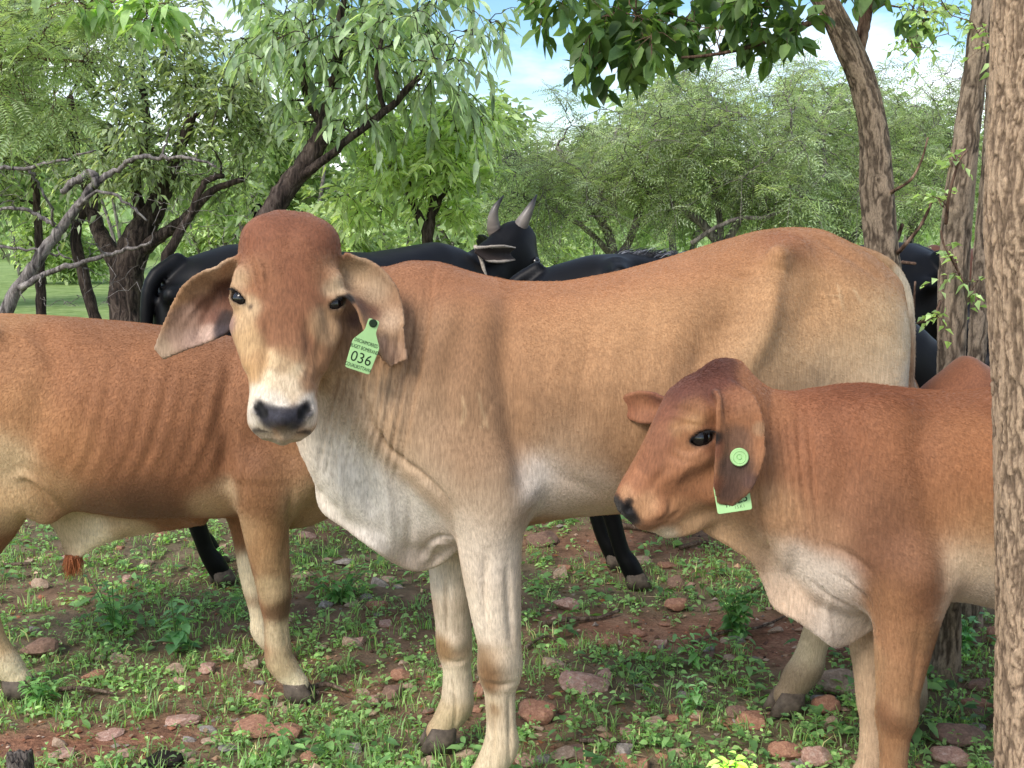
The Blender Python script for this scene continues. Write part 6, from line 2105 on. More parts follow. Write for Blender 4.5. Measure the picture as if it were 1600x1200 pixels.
generic("cow", "black cow seen from behind, rump beside the forked trunks right of the tan cow's tail", "cow", (1.68, 6.0), 112, 1.05,
        (1.02, 0, .95), (1.24, 0, .58), (13, 14, 18), M_black, vox=.014)
generic("calf", "rusty brown calf behind the profile calf, only its shoulder hump showing", "calf", (1.58, 3.13), 180, .80,
        (.93, 0, .98), (1.14, 0, .64), (150, 86, 54), M_coat, vox=.0115, hump=.07, belly=(196, 170, 150), fore=((.10, 0), (.06, 0)))
generic("calf", "dark calf standing beyond the twin trunks, seen between them", "calf", (3.28, 7.2), 170, .74,
        (.92, 0, 1.1), (1.12, 0, .80), (24, 26, 36), M_black, vox=.016)
generic("cow", "far red-brown cow with white face in the green field", "cow", (4.75, 12.2), 200, .92,
        (.95, 0, 1.15), (1.18, 0, .82), (120, 66, 52), M_coat, vox=.018, white_face=True, belly=(170, 140, 124))
print("others", time.time() - T0)
# ================================================================= ear tags (parts of the animals that wear them)
def text_mesh(body, size, mat, parent, M, bold=0.0, name="lettering", sx=1.0):
    cu = bpy.data.curves.new("lettering", "FONT")
    cu.body = body
    cu.size = size
    cu.align_x = "CENTER"
    cu.align_y = "CENTER"
    cu.offset = bold
    cu.extrude = .00015
    cu.resolution_u = 3
    tmp = bpy.data.objects.new("tmp", cu)
    COL.objects.link(tmp)
    dg = bpy.context.evaluated_depsgraph_get()
    me = bpy.data.meshes.new_from_object(tmp.evaluated_get(dg))
    bpy.data.objects.remove(tmp)
    me.materials.clear()
    me.materials.append(mat)
    o = link(bpy.data.objects.new(name, me), parent)
    o.matrix_local = Matrix(M.tolist()) @ Matrix.Diagonal((sx, 1, 1, 1))
    return o


def plate(outline, t, mat, parent, name, M):
    n = len(outline)
    o2 = np.array(outline, float)
    V = np.concatenate([np.c_[o2, np.full(n, t / 2)], np.c_[o2, np.full(n, -t / 2)], np.c_[o2 * .97, np.full(n, t / 2 + .0004)]])
    V = V @ M[:3, :3].T + M[:3, 3]
    me = bpy.data.meshes.new(name)
    fs = [[2 * n + i for i in range(n)], [n + i for i in range(n)][::-1]] + [[i, n + i, n + (i + 1) % n, (i + 1) % n] for i in range(n)] + [[2 * n + i, i, (i + 1) % n, 2 * n + (i + 1) % n] for i in range(n)]
    me.from_pydata(V.tolist(), [], fs)
    me.materials.append(mat)
    return link(bpy.data.objects.new(name, me), parent)


def disc(r, t, mat, parent, name, M, seg=28, rim=True):
    prof = [(0, t), (r * .2, t), (r * .22, t * .5), (r * .3, t * .5), (r * .32, t * .85), (r * .62, t * .85), (r * .66, t * 1.1), (r * .7, t * .85), (r * .92, t * .9), (r, t * .5), (r, 0), (0, 0)] if rim else [(0, t), (r * .8, t), (r, t * .5), (r, 0), (0, 0)]
    a = np.linspace(0, 2 * math.pi, seg, endpoint=False)
    V = np.concatenate([np.stack([p[0] * np.cos(a), p[0] * np.sin(a), np.full(seg, p[1])], 1) for p in prof])
    q = [[i * seg + j, i * seg + (j + 1) % seg, (i + 1) * seg + (j + 1) % seg, (i + 1) * seg + j] for i in range(len(prof) - 1) for j in range(seg)]
    V = V @ M[:3, :3].T + M[:3, 3]
    return np_obj(name, V, np.array(q)[:, ::-1], mat, parent, False)


def rounded(pts, r=.003, n=4):
    P = np.array(pts, float)
    out = []
    for i in range(len(P)):
        a, b, c = P[i - 1], P[i], P[(i + 1) % len(P)]
        u, v = unit(a - b), unit(c - b)
        p0, p1 = b + u * r, b + v * r
        for t in np.linspace(0, 1, n):
            out.append((1 - t) ** 2 * p0 + 2 * t * (1 - t) * b + t * t * p1)
    return out


def put_tan_tag():
    b, root, S, H, L = TAN
    h = S.hit(582, 506)
    Yh = (h @ b.R + b.o)[1]
    ys = [S.hit(x_, y_) for x_, y_ in ((582, 500), (575, 515), (560, 520), (592, 520), (597, 545), (570, 575), (548, 560), (585, 560))]
    Yt = min([2.56] + [(h_ @ b.R + b.o)[1] - .007 for h_ in ys if h_ is not None])
    q = lambda x, y, d=0.0: b.loc(W(x, y, Yt + d))
    hole = q(583, 505)
    down = unit(q(560, 573, -.004) - hole)
    nrm = unit(b.loc((0, 0, CAM_H)) - hole + np.array([0, .2, 0]))
    x = unit(np.cross(down * -1, nrm))
    nrm = np.cross(x, -down)
    M = np.eye(4)
    M[:3, 0], M[:3, 1], M[:3, 2], M[:3, 3] = x, -down, nrm, hole
    k = 1 / b.ppm(hole)
    out = rounded([(-9 * k, 6 * k), (9 * k, 6 * k), (9 * k, -14 * k), (22 * k, -34 * k), (20 * k, -79 * k), (-20 * k, -79 * k), (-22 * k, -34 * k), (-9 * k, -14 * k)], 4 * k)
    t = plate(out, .0018, M_tag, root, "ear_tag", M)
    D = lambda x_, y_, z_=.0016: M @ np.array([[1, 0, 0, x_ * k], [0, 1, 0, y_ * k], [0, 0, 1, z_], [0, 0, 0, 1.0]])
    text_mesh("036", 24 * k, M_ink, t, D(0, -59), .0, sx=.95)
    for y, s in ((-33, "DISCIAIMORRED"), (-43, "BUGET BOMERAND"), (-73, "COUALIIOTTAWA")):
        text_mesh(s, 8.4 * k, M_ink, t, D(0, y), .0, sx=.62)
    Mb = M.copy()
    Mb[:3, 3] = M[:3, 3] + nrm * .001
    disc(6.5 * k, .004, M_ink, t, "rivet", Mb, 16, False)


def put_calf_tag():
    b, root, S, H, L, hp = CALF
    h = S.hit(1155, 714)
    i = np.argmin(((S.V - h) ** 2).sum(1))
    n = S.N[i]
    toc = unit(b.loc((0, 0, CAM_H)) - h)
    n = unit(n + .6 * toc)
    x = unit(np.cross((0, 0, 1.0), n))
    M = np.eye(4)
    M[:3, 0], M[:3, 1], M[:3, 2], M[:3, 3] = x, np.cross(n, x), n, h + n * .002
    k = 1 / b.ppm(h)
    disc(14.5 * k, .005, M_tag, root, "tag_button", M)
    # the plate hangs inside the ear; its lower part shows below the tip
    Yh = (h @ b.R + b.o)[1] + .022
    q = lambda x_, y_: b.loc(W(x_, y_, Yh))
    o = q(1146, 782)
    nx = unit(q(1174, 794) - q(1120, 802))
    nz = unit(b.loc((0, 0, CAM_H)) - o)
    ny = unit(np.cross(nz, nx))
    nz = np.cross(nx, ny)
    M = np.eye(4)
    M[:3, 0], M[:3, 1], M[:3, 2], M[:3, 3] = nx, ny, nz, o
    out = rounded([(-10 * k, 66 * k), (10 * k, 66 * k), (10 * k, 46 * k), (28 * k, 26 * k), (27 * k, -18 * k), (-28 * k, -18 * k), (-28 * k, 26 * k), (-10 * k, 46 * k)], 4 * k)
    t = plate(out, .0018, M_tag, root, "ear_tag", M)
    D = lambda x_, y_, a=0.0: M @ np.array([[math.cos(a), -math.sin(a), 0, x_ * k], [math.sin(a), math.cos(a), 0, y_ * k], [0, 0, 1, .0016], [0, 0, 0, 1.0]])
    text_mesh("#825", 19 * k, M_ink, t, D(4, 0, .12), 0, sx=.95)
    text_mesh("I S K I", 7 * k, M_ink, t, D(8, -11, .05), -.0001, sx=.9)


put_tan_tag()
put_calf_tag()
# ================================================================= stones, weeds, grass, sticks on the ground
def rock_mesh(seed, sub=3, cuts=11, flat=.7):
    import bmesh
    r = np.random.default_rng(seed)
    bm = bmesh.new()
    bmesh.ops.create_icosphere(bm, subdivisions=sub, radius=1.0)
    V = np.array([v.co[:] for v in bm.verts])
    F = np.array([[v.index for v in f.verts] for f in bm.faces])
    bm.free()
    n = unitn(r.normal(0, 1, (cuts, 3)))
    d = r.uniform(.55, .95, cuts)
    dt = V @ n.T
    rad = np.where(dt > .05, d / np.maximum(dt, .05), 9).min(1)
    rad = np.minimum(rad, 1.05)
    V = V * rad[:, None]
    V += V * (.035 * vnoise(V[:, 0] + seed, V[:, 1], V[:, 2], 4, 3))[:, None]
    V[:, 2] *= flat
    return V, F


def mat_rock(name, cols, sc=18):
    m, t, b = mat_new(name)
    co = coords(t, (1, 1, 1))
    n1 = noise(t, sc * .02 * 60, 6, .7, co)
    n2 = noise(t, 9, 5, .7, coords(t))
    c = ramp(t, n1, [(.3, cols[0]), (.5, cols[1]), (.72, cols[2])])
    c = mixrgb(t, c, ramp(t, n2, [(.3, (.7, .68, .66)), (.65, (1.15, 1.12, 1.1))]), 1.0, "MULTIPLY")
    t.links.new(c, b.inputs["Base Color"])
    b.inputs["Roughness"].default_value = .88
    b.inputs["Specular IOR Level"].default_value = .2
    bump(t, b, n2, .5, .01)
    return m


RK = {"rust": mat_rock("stone_rust", [srgb(131, 95, 79), srgb(167, 125, 103), srgb(189, 150, 125)], 3),
      "tan": mat_rock("stone_tan", [srgb(143, 122, 104), srgb(181, 157, 136), srgb(204, 185, 164)], 3),
      "pink": mat_rock("stone_pink", [srgb(143, 107, 95), srgb(185, 150, 134), srgb(210, 189, 175)], 3),
      "grey": mat_rock("stone_grey", [srgb(114, 109, 104), srgb(153, 146, 140), srgb(190, 184, 176)], 3),
      "brown": mat_rock("stone_brown", [srgb(103, 86, 76), srgb(134, 109, 95), srgb(157, 131, 114)], 3)}
ROCKS = {}
for k in range(8):
    V, F = rock_mesh(300 + k, 3, 12, .68)
    for c in RK:
        ROCKS[(k, c)] = (V, F)
_mesh_cache = {}


def rock(px, py, wpx, hpx, col, label=None, group=None, k=None, rz=None, name="stone", loc=None, size=None):
    k = int(rng.integers(8)) if k is None else k
    if (k, col) not in _mesh_cache:
        V, F = ROCKS[(k, col)]
        _mesh_cache[(k, col)] = np_mesh("stone", V, F, RK[col], False)
    o = link(bpy.data.objects.new(name, _mesh_cache[(k, col)]))
    if loc is None:
        p = G(px, py + hpx * .35)
        sc = cam_depth(p) / FPX
        rx, rh = wpx * sc * .56, hpx * sc * .62
        p[1] += rx * .5
        p[2] = gz(p[0], p[1]) + rh * .45
        o.location = p
        o.scale = (rx * 1.05, rx * float(rng.uniform(.75, 1.0)), rh * 1.25)
    else:
        o.location = (loc[0], loc[1], gz(loc[0], loc[1]) + size * .14)
        o.scale = (size, size * float(rng.uniform(.6, 1)), size * float(rng.uniform(.5, .9)))
    o.rotation_euler = (float(rng.uniform(-.15, .15)), float(rng.uniform(-.15, .15)), float(rng.uniform(-.5, .5)) if rz is None else rz)
    tag(o, label, "stone", group)
    return o


for px, py, w_, h_, c, lab in [
    (838, 1108, 56, 44, "rust", "rounded rusty stone just right of the tan cow's near foreleg"),
    (865, 1035, 38, 22, "tan", "flat pale tan slab between the cow's knee and the reddish soil patch"),
    (912, 1065, 70, 30, "pink", "broad pinkish slab half sunk in weeds above the rusty round stone"),
    (946, 1050, 22, 28, "pink", "upright pink chip leaning on the broad pinkish slab"),
    (888, 940, 40, 26, "pink", "angular pink stone near the black hoof at mid distance"),
    (1057, 940, 36, 26, "rust", "squarish rusty stone on bare soil before the leafy weed"),
    (1058, 908, 26, 30, "brown", "upright brown stone block near the leafy weed"),
    (878, 888, 22, 26, "tan", "small pointed tan stone beside the black hind leg"),
    (952, 997, 28, 26, "rust", "rusty stone on the red soil patch, below the long stick"),
    (1010, 1012, 34, 18, "rust", "low rusty stone at the front of the red soil patch"),
    (1180, 1122, 56, 30, "rust", "flat-topped rusty stone to the left of the stepping hind hoof"),
    (1152, 1108, 34, 34, "brown", "brown stone touching the flat-topped rusty stone"),
    (1228, 1168, 46, 34, "rust", "red-brown stone in front of the stepping hind hoof"),
    (1278, 1178, 50, 38, "pink", "pink and grey split stone in front of the calf's far foreleg"),
    (1322, 1062, 66, 46, "tan", "large tan boulder behind the calf's far foreleg"),
    (1296, 1098, 42, 36, "rust", "rusty stone between hind leg and calf's foreleg"),
    (1302, 1125, 26, 26, "tan", "small tan stone under the larger rusty one behind the calf's leg"),
    (1506, 1146, 80, 40, "brown", "long dark red stone right of the calf's near foreleg"),
    (1494, 1178, 56, 30, "pink", "pink cracked stone below the long dark red stone"),
    (1534, 1096, 50, 22, "rust", "flat rusty stone close to the furrowed trunk"),
    (1530, 1112, 52, 24, "brown", "brown slab under the flat rusty stone by the furrowed trunk"),
    (1552, 990, 20, 34, "rust", "rusty stone peeping out left of the furrowed trunk"),
    (1535, 1062, 40, 24, "brown", "dark stone in shade left of the furrowed trunk"),
    (60, 1008, 56, 40, "brown", "brown wedge-shaped stone by the bull's near hind hoof"),
    (60, 912, 24, 22, "tan", "small tan stone in the weeds under the bull's belly"),
    (145, 1052, 34, 24, "rust", "rust stone tilted in the grass under the bull"),
    (272, 1040, 30, 18, "tan", "long tan stone in the grass between the bull's legs"),
    (322, 1040, 32, 20, "pink", "pink stone behind the bull's forelegs, in a clump of grass"),
    (392, 1032, 26, 20, "tan", "tan stone touching the bull's far fore hoof"),
    (398, 1136, 60, 30, "rust", "broad rusty stone sunk in the ground below the bull's fore hoof"),
    (448, 1140, 50, 24, "rust", "rusty slab to the right of the broad sunken one"),
    (406, 1086, 36, 20, "rust", "rusty pebble stone just before the bull's near fore hoof"),
    (280, 1126, 56, 20, "pink", "flat pink slab on bare soil in front of the bull"),
    (355, 1168, 32, 12, "grey", "thin pale grey flake among the near weeds"),
    (482, 1178, 26, 24, "rust", "brick-red cube-like stone at the bottom left of the tan cow"),
    (548, 1003, 34, 20, "tan", "tan stone left of the tan cow's far foreleg"),
    (584, 1090, 24, 20, "pink", "small pink-white stone left of the cow's far fore hoof"),
    (612, 1078, 40, 26, "brown", "brown stone next to the small pink-white one"),
    (624, 1052, 28, 24, "rust", "rusty stone under the cow's dewlap beside the brown one"),
    (750, 1078, 22, 30, "rust", "rusty stone seen between the tan cow's forelegs"),
    (555, 1166, 26, 12, "grey", "pale triangular flake left of the cow's far hoof"),
    (975, 1168, 36, 22, "grey", "pale grey stone with an orange edge in the near weeds"),
    (885, 1176, 44, 20, "tan", "tan slab at the lower edge right of the cow's near hoof"),
    (998, 1190, 42, 26, "rust", "orange-brown stone at the lower edge, near the pale grey one"),
    (1060, 1170, 30, 14, "tan", "small tan sliver between weeds at the lower edge"),
    (94, 1178, 40, 16, "pink", "pink slab beside the grey stump"),
    (90, 1160, 24, 20, "tan", "tan stone standing on the bare soil above the pink slab"),
    (170, 1148, 40, 10, "pink", "thin pink flake on the bare soil by the stump"),
    (560, 1000, 24, 14, "pink", "small pink stone touching the tan stone by the foreleg"),
    (845, 838, 50, 26, "brown", "brown stone far back under the cow's belly line"),
    (1290, 1092, 40, 26, "grey", "grey stone beside the stepping hind leg, half in weeds"),
    (1140, 1020, 20, 14, "tan", "small tan stone below the leafy weed"),
]:
    rock(px, py, w_, h_, c, lab)
cols_ = ["rust", "tan", "pink", "brown", "tan", "grey", "tan"]
cname = {"rust": "rusty", "tan": "tan", "pink": "pinkish", "brown": "brown", "grey": "pale grey"}
LAND = [(780, 1200, "the tan cow's near fore hoof"), (700, 1190, "the tan cow's far fore hoof"), (470, 1090, "the bull's near fore hoof"), (410, 1040, "the bull's far fore hoof"), (30, 1060, "the bull's near hind hoof"),
        (970, 915, "the black hoof below the calf's muzzle"), (290, 920, "the horned cow's hind hooves"), (1230, 1150, "the stepping hind hoof"), (1395, 1180, "the calf's near foreleg"), (34, 1185, "the grey stump"), (250, 1188, "the dark cow pat"),
        (1150, 980, "the bushy leafy weed"), (1020, 985, "the red soil patch"), (838, 1108, "the rounded rusty stone"), (1506, 1146, "the long dark red stone"), (1145, 1185, "the yellow-green plant"), (1558, 1050, "the furrowed trunk"),
        (912, 1065, "the broad pinkish slab"), (905, 968, "the long thin stick"), (275, 1000, "the large-leaved weed under the bull"), (980, 825, "the thick fallen branch"), (1478, 1050, "the base of the twin trunks"), (398, 1136, "the broad sunken rusty stone"),
        (555, 1166, "the pale triangular flake"), (565, 880, "the shaded spot beneath the dewlap"), (620, 1070, "the stones left of the cow's far leg"), (60, 905, "the ground behind the bull's sheath"), (1320, 1060, "the large tan boulder"), (1085, 1035, "the thin upright sprig")]
used_labels = set()
cnt, tries = 0, 0
while cnt < 165 and tries < 6000:
    tries += 1
    px, py = rng.uniform(-10, 1556), 820 + 380 * rng.random() ** .85
    p = G(px, py)
    if rng.random() > (.25 + .75 * float(soil_amount(p[0], p[1]))) * (.25 + .75 * (float(vnoise(p[0], p[1], 5.5, 1.7, 2)) > .0)):
        continue
    c = cols_[int(rng.integers(7))]
    sz_ = float(rng.uniform(.012, .036) * (1 + (p[1] > 4) * .4))
    pxs = sz_ * FPX / cam_depth(p)
    lx, ly, ln = min(LAND, key=lambda q: (q[0] - px) ** 2 + 2.5 * (q[1] - py) ** 2)
    dx, dy = px - lx, (py - ly) * 1.6
    rel = ("to the right of" if dx > 0 else "to the left of") if abs(dx) > abs(dy) else ("in front of" if dy > 0 else "behind")
    dist = math.hypot(dx, dy)
    far_ = "just " if dist < 45 else ("" if dist < 100 else "well ")
    lab = "%s %s stone %s%s %s" % ("larger" if pxs > 17 else ("small" if pxs > 11 else "tiny"), cname[c], far_, rel, ln)
    if lab in used_labels:
        continue
    used_labels.add(lab)
    rock(0, 0, 0, 0, c, lab, "small stones scattered on the ground", loc=p, size=sz_)
    cnt += 1


def scatter(n, y0=2.55, y1=13.0, dens=None, bias=1.35):
    """points on the visible ground, denser when near"""
    Y = y0 + (y1 - y0) * rng.random(n * 3) ** bias
    X = rng.uniform(-.66, .58, n * 3) * (Y + .6)
    if dens is not None:
        keep = rng.random(n * 3) < dens(X, Y)
        X, Y = X[keep], Y[keep]
    X, Y = X[:n], Y[:n]
    return X, Y, ground_z(X, Y)


# gravel and crumbs of earth
X, Y, Z = scatter(7000, 2.5, 9, lambda x, y: .35 + .65 * soil_amount(x, y))
n = len(X)
base = np.array([[1, 0, 0], [-1, 0, 0], [0, 1, 0], [0, -1, 0], [0, 0, 1], [0, 0, -1.0]]) 
f = np.array([[0, 2, 4], [2, 1, 4], [1, 3, 4], [3, 0, 4], [2, 0, 5], [1, 2, 5], [3, 1, 5], [0, 3, 5]])
sz = rng.lognormal(-5.15, .5, n)
V = base[None] * rng.uniform(.5, 1.3, (n, 6, 1)) * sz[:, None, None] * np.array([1, 1, .6]) + rng.normal(0, .15, (n, 6, 3)) * sz[:, None, None]
V = V + np.stack([X, Y, Z + sz * .2], 1)[:, None]
F = (np.arange(n)[:, None, None] * 6 + f[None]).reshape(-1, 3)
pal = lin(np.array([(150, 98, 72), (176, 140, 112), (116, 80, 62), (196, 168, 144), (134, 122, 112), (92, 66, 52)]))
C = np.repeat(pal[rng.integers(0, 6, n)] * rng.uniform(.8, 1.2, (n, 1)), 6, 0)
m_, t_, b_ = mat_new("gravel")
t_.links.new(vcol(t_), b_.inputs["Base Color"]); b_.inputs["Roughness"].default_value = .9
tag(np_obj("gravel", V.reshape(-1, 3), F, m_, None, False, C), "gravel and crumbs of red earth between the weeds", kind="stuff")

# dead leaves and straw
X, Y, Z = scatter(5200, 2.5, 9, lambda x, y: .5 + .5 * soil_amount(x, y))
n = len(X)
th = rng.uniform(0, 6.28, n)
d = np.stack([np.cos(th), np.sin(th), rng.uniform(-.1, .3, n)], 1)
pal = lin(np.array([(150, 122, 92), (108, 84, 64), (182, 160, 128), (84, 66, 54), (140, 96, 64)]))
straw = rng.random(n) < .45
Ls = np.where(straw, rng.uniform(.03, .09, n), rng.uniform(.012, .03, n))
V, F, C = leaves(np.stack([X, Y, Z + .006], 1), d, unitn(rng.normal(0, .4, (n, 3)) + [0, 0, 1]), Ls, np.where(straw, .0025, Ls * .5), .15, .0, pal[rng.integers(0, 5, n)] * rng.uniform(.7, 1.2, (n, 1)), 1)
tag(np_obj("leaf_litter", V, F, mat_leaf("litter", .1, .8, .1), None, True, C), "dry leaves and straw lying on the earth", kind="stuff")

LFw = mat_leaf("leaf_weed", .48, .42, .4, .78, 2.35)
green = lambda x, y: np.clip(1.25 - 1.25 * soil_amount(x, y), .05, 1)
# grass
X, Y, Z = scatter(6000, 2.55, 14, lambda x, y: green(x, y) * (.35 + .65 * (vnoise(x, y, 9, 1.1, 2) > -.05)))
bl = 11
n = len(X) * bl
bx = np.repeat(X, bl) + rng.normal(0, .018, n)
by = np.repeat(Y, bl) + rng.normal(0, .018, n)
bz = ground_z(bx, by) - .003
th = rng.uniform(0, 6.28, n)
lean = rng.uniform(.25, 1.3, n)
d0 = unitn(np.stack([np.cos(th) * lean * .5, np.sin(th) * lean * .5, np.ones(n)], 1))
L_ = rng.uniform(.02, .062, n) * np.repeat(rng.uniform(.6, 1.35, len(X)), bl)
d1 = unitn(d0 + np.stack([np.cos(th), np.sin(th), -np.ones(n) * .5], 1) * lean[:, None] * .9)
sd = np.stack([-np.sin(th), np.cos(th), np.zeros(n)], 1)
wd = rng.uniform(.0022, .0048, n)[:, None]
p0 = np.stack([bx, by, bz], 1)
p1 = p0 + d0 * L_[:, None] * .55
p2 = p1 + d1 * L_[:, None] * .5
V = np.stack([p0 - sd * wd * .5, p0 + sd * wd * .5, p1 + sd * wd * .5, p1 - sd * wd * .5, p2], 1).reshape(-1, 3)
o = np.arange(n)[:, None] * 5
Q = o + np.array([[0, 1, 2, 3]])
T = o + np.array([[3, 2, 4]])
C = np.repeat(leaf_cols(n, (66, 104, 44), (116, 150, 66), rng, .18, .05, (170, 160, 100)), 5, 0)
tag(np_obj("grass", V, [Q, T], LFw, None, True, C), "tufts of short green grass between the stones", kind="stuff")


# low broad-leaved weeds
def weeds(n, y0, y1, L0, L1, per, c0, c1, h, dens, W_=.6, bias=1.3, up=.35):
    X, Y, Z = scatter(n, y0, y1, dens, bias)
    n = len(X)
    size = rng.uniform(L0, L1, n)
    hh = rng.uniform(.3, 1, n) * h
    N = n * per
    th = (np.arange(per)[None] * 2.4 + rng.uniform(0, 6.28, (n, 1)) + rng.normal(0, .3, (n, per))).ravel()
    lv = (np.arange(per)[None] / per + rng.normal(0, .06, (n, per))).ravel().clip(0, 1)
    sz = np.repeat(size, per) * rng.uniform(.6, 1.2, N) * (1.15 - .5 * lv)
    r_ = np.repeat(size, per) * (.15 + .5 * (1 - lv)) * rng.uniform(.3, 1.3, N)
    lx, ly = np.repeat(rng.normal(0, .2, n), per), np.repeat(rng.normal(0, .2, n), per)
    zz = np.repeat(hh, per) * lv
    pos = np.stack([np.repeat(X, per) + np.cos(th) * r_ + lx * zz, np.repeat(Y, per) + np.sin(th) * r_ + ly * zz, np.repeat(Z, per) + .004 + zz], 1)
    d = unitn(np.stack([np.cos(th), np.sin(th), up + rng.normal(0, .3, N)], 1))
    upv = unitn(np.array([0, 0, 1.0]) + rng.normal(0, .35, (N, 3)))
    tone = np.repeat(rng.normal(0, .14, n), per)
    c = leaf_cols(N, c0, c1, rng, .12) * (1 + tone)[:, None]
    V, F, C = leaves(pos, d, upv, sz, sz * W_, .16, .3, c, 2 if L1 > .024 else 1)
    # stems
    st = np.stack([np.stack([X, Y, Z - .01], 1), np.stack([X + lx[::per] * hh * .5, Y + ly[::per] * hh * .5, Z + hh * .5], 1), np.stack([X + lx[::per] * hh, Y + ly[::per] * hh, Z + hh], 1)], 1)
    Vs, Qs = batch_tubes(st, np.broadcast_to(np.array([.0014, .0012, .0006]), (n, 3)), 3)
    g = Geo()
    g.add(V, None, F, C)
    g.add(Vs, Qs, None, lin((104, 128, 70)))
    return g


g = weeds(6200, 2.55, 10, .013, .032, 7, (70, 112, 48), (126, 166, 76), .05, green)
tag(g.build("weeds", LFw, None), "low carpet of small broad-leaved green weeds", kind="stuff")
g = weeds(4800, 2.55, 12, .006, .015, 9, (66, 108, 52), (112, 150, 74), .03, lambda x, y: np.clip(green(x, y) + .15, 0, 1), .7)
tag(g.build("ground_cover", LFw, None), "tiny creeping green leaves over the soil", kind="stuff")
g = weeds(650, 2.7, 11, .035, .06, 7, (52, 96, 44), (98, 142, 62), .10, lambda x, y: green(x, y) * (vnoise(x, y, 2, .9, 2) > 0), .5, up=.15)
tag(g.build("broad_weeds", LFw, None), "taller broad-leaved weeds in loose patches", kind="stuff")


# plants one can point at
def plant(px, py, hpx, wpx, n_stem, leafL, c0, c1, label, W_=.55, per=9, cat="plant", name="weed_plant", detail=2, seed=0):
    r = np.random.default_rng(1000 + seed)
    p = G(px, py)
    k = cam_depth(p) / FPX
    H_, Wd_ = hpx * k, wpx * k * .5
    root = empty(name, (float(p[0]), float(p[1]), gz(p[0], p[1])))
    tag(root, label, cat)
    e = np.stack([r.normal(0, .5, n_stem) * Wd_, r.normal(0, .4, n_stem) * Wd_, H_ * r.uniform(.6, 1.05, n_stem)], 1)
    a = e * [.12, .12, 0]
    t = np.linspace(0, 1, 6)[None, :, None]
    P = a[:, None] * (1 - t) + e[:, None] * t
    P[..., :2] *= (.4 + .6 * t)
    st = Geo()
    st.add(*batch_tubes(P, np.broadcast_to(np.linspace(.0026, .001, 6), (n_stem, 6)), 5))
    st.build("stem", mat_plain("stem_green", srgb(96, 124, 62), .6), root)
    u = np.clip((np.arange(per) + .8) / per, 0, 1)
    pos = (P[:, -1][:, None] * u[None, :, None] ** 1 * 1.0)
    pos[..., :2] *= (.4 + .6 * u)[None, :, None]
    pos = pos.reshape(-1, 3)
    m = len(pos)
    th = (np.arange(per)[None] * 2.4 + r.uniform(0, 6.28, (n_stem, 1))).ravel()
    d = unitn(np.stack([np.cos(th), np.sin(th), r.normal(.15, .2, m)], 1))
    LL = leafL * r.uniform(.65, 1.2, m) * np.tile(1.15 - .45 * u, n_stem)
    cc = leaf_cols(m, c0, c1, r, .12)
    if m <= 60:
        for i in range(m):
            V, F, C = leaves(pos[i:i + 1], d[i:i + 1], np.array([[0, 0, 1.0]]), [LL[i]], [LL[i] * W_], .16, .3, cc[i:i + 1], 2)
            np_obj("leaf", V, F, LFw, root, True, C)
    else:
        big = r.permutation(m)[:60]
        for i in big:
            V, F, C = leaves(pos[i:i + 1], d[i:i + 1], np.array([[0, 0, 1.0]]), [LL[i]], [LL[i] * W_], .16, .3, cc[i:i + 1], 2)
            np_obj("leaf", V, F, LFw, root, True, C)
        rs = np.setdiff1d(np.arange(m), big)
        V, F, C = leaves(pos[rs], d[rs], np.tile([0, 0, 1.0], (len(rs), 1)), LL[rs], LL[rs] * W_, .16, .3, cc[rs], 2)
        o = np_obj("foliage", V, F, LFw, root, True, C)
        o["kind"] = "stuff"
    return root


plant(1150, 985, 105, 100, 15, .05, (52, 100, 44), (96, 142, 62), "bushy dark green leafy weed standing on red soil left of the calf's dewlap", .62, 9, seed=1)
plant(1145, 1215, 60, 90, 9, .042, (150, 190, 70), (196, 222, 104), "bright yellow-green leafy plant at the lower edge", .6, 8, seed=2)
plant(180, 985, 90, 130, 8, .055, (64, 114, 56), (104, 152, 72), "leafy weed with big blue-green leaves under the bull's belly", .6, 6, seed=3)
plant(275, 1010, 90, 90, 6, .075, (56, 108, 62), (92, 140, 78), "weed with three large drooping leaves below the bull's sheath", .55, 5, seed=4)
plant(415, 1000, 70, 90, 5, .07, (60, 108, 60), (96, 140, 72), "broad-leaved weed behind the bull's foreleg", .5, 5, seed=5)
plant(530, 935, 70, 130, 10, .055, (56, 104, 44), (98, 146, 62), "spreading green weed between bull's foreleg and cow's dewlap", .5, 7, seed=6)
plant(340, 895, 50, 60, 6, .045, (92, 146, 66), (130, 176, 88), "light green sprig in front of the black cow's far hind hoof", .6, 6, seed=7)
plant(1085, 1035, 80, 60, 5, .05, (90, 140, 70), (124, 166, 92), "thin upright sprig on the red soil, left below the bushy weed", .4, 6, seed=8)
plant(1330, 960, 60, 60, 7, .05, (120, 168, 62), (160, 196, 84), "bright sprig behind the calf's dewlap", .5, 6, seed=9)
plant(1500, 1010, 70, 100, 10, .05, (64, 116, 70), (104, 152, 92), "bluish green weed clump below the calf's belly", .6, 7, seed=10)
plant(60, 1095, 60, 110, 9, .05, (60, 110, 44), (100, 150, 62), "weed clump beside the bull's hind hoof", .35, 8, seed=11)
plant(700, 935, 60, 60, 6, .04, (84, 132, 60), (120, 166, 80), "small leafy weed right behind the cow's far foreleg", .6, 6, seed=12)
plant(1080, 1110, 60, 60, 6, .04, (84, 136, 76), (120, 164, 100), "pale green weed rosette left of the flat-topped stone", .5, 7, seed=13)

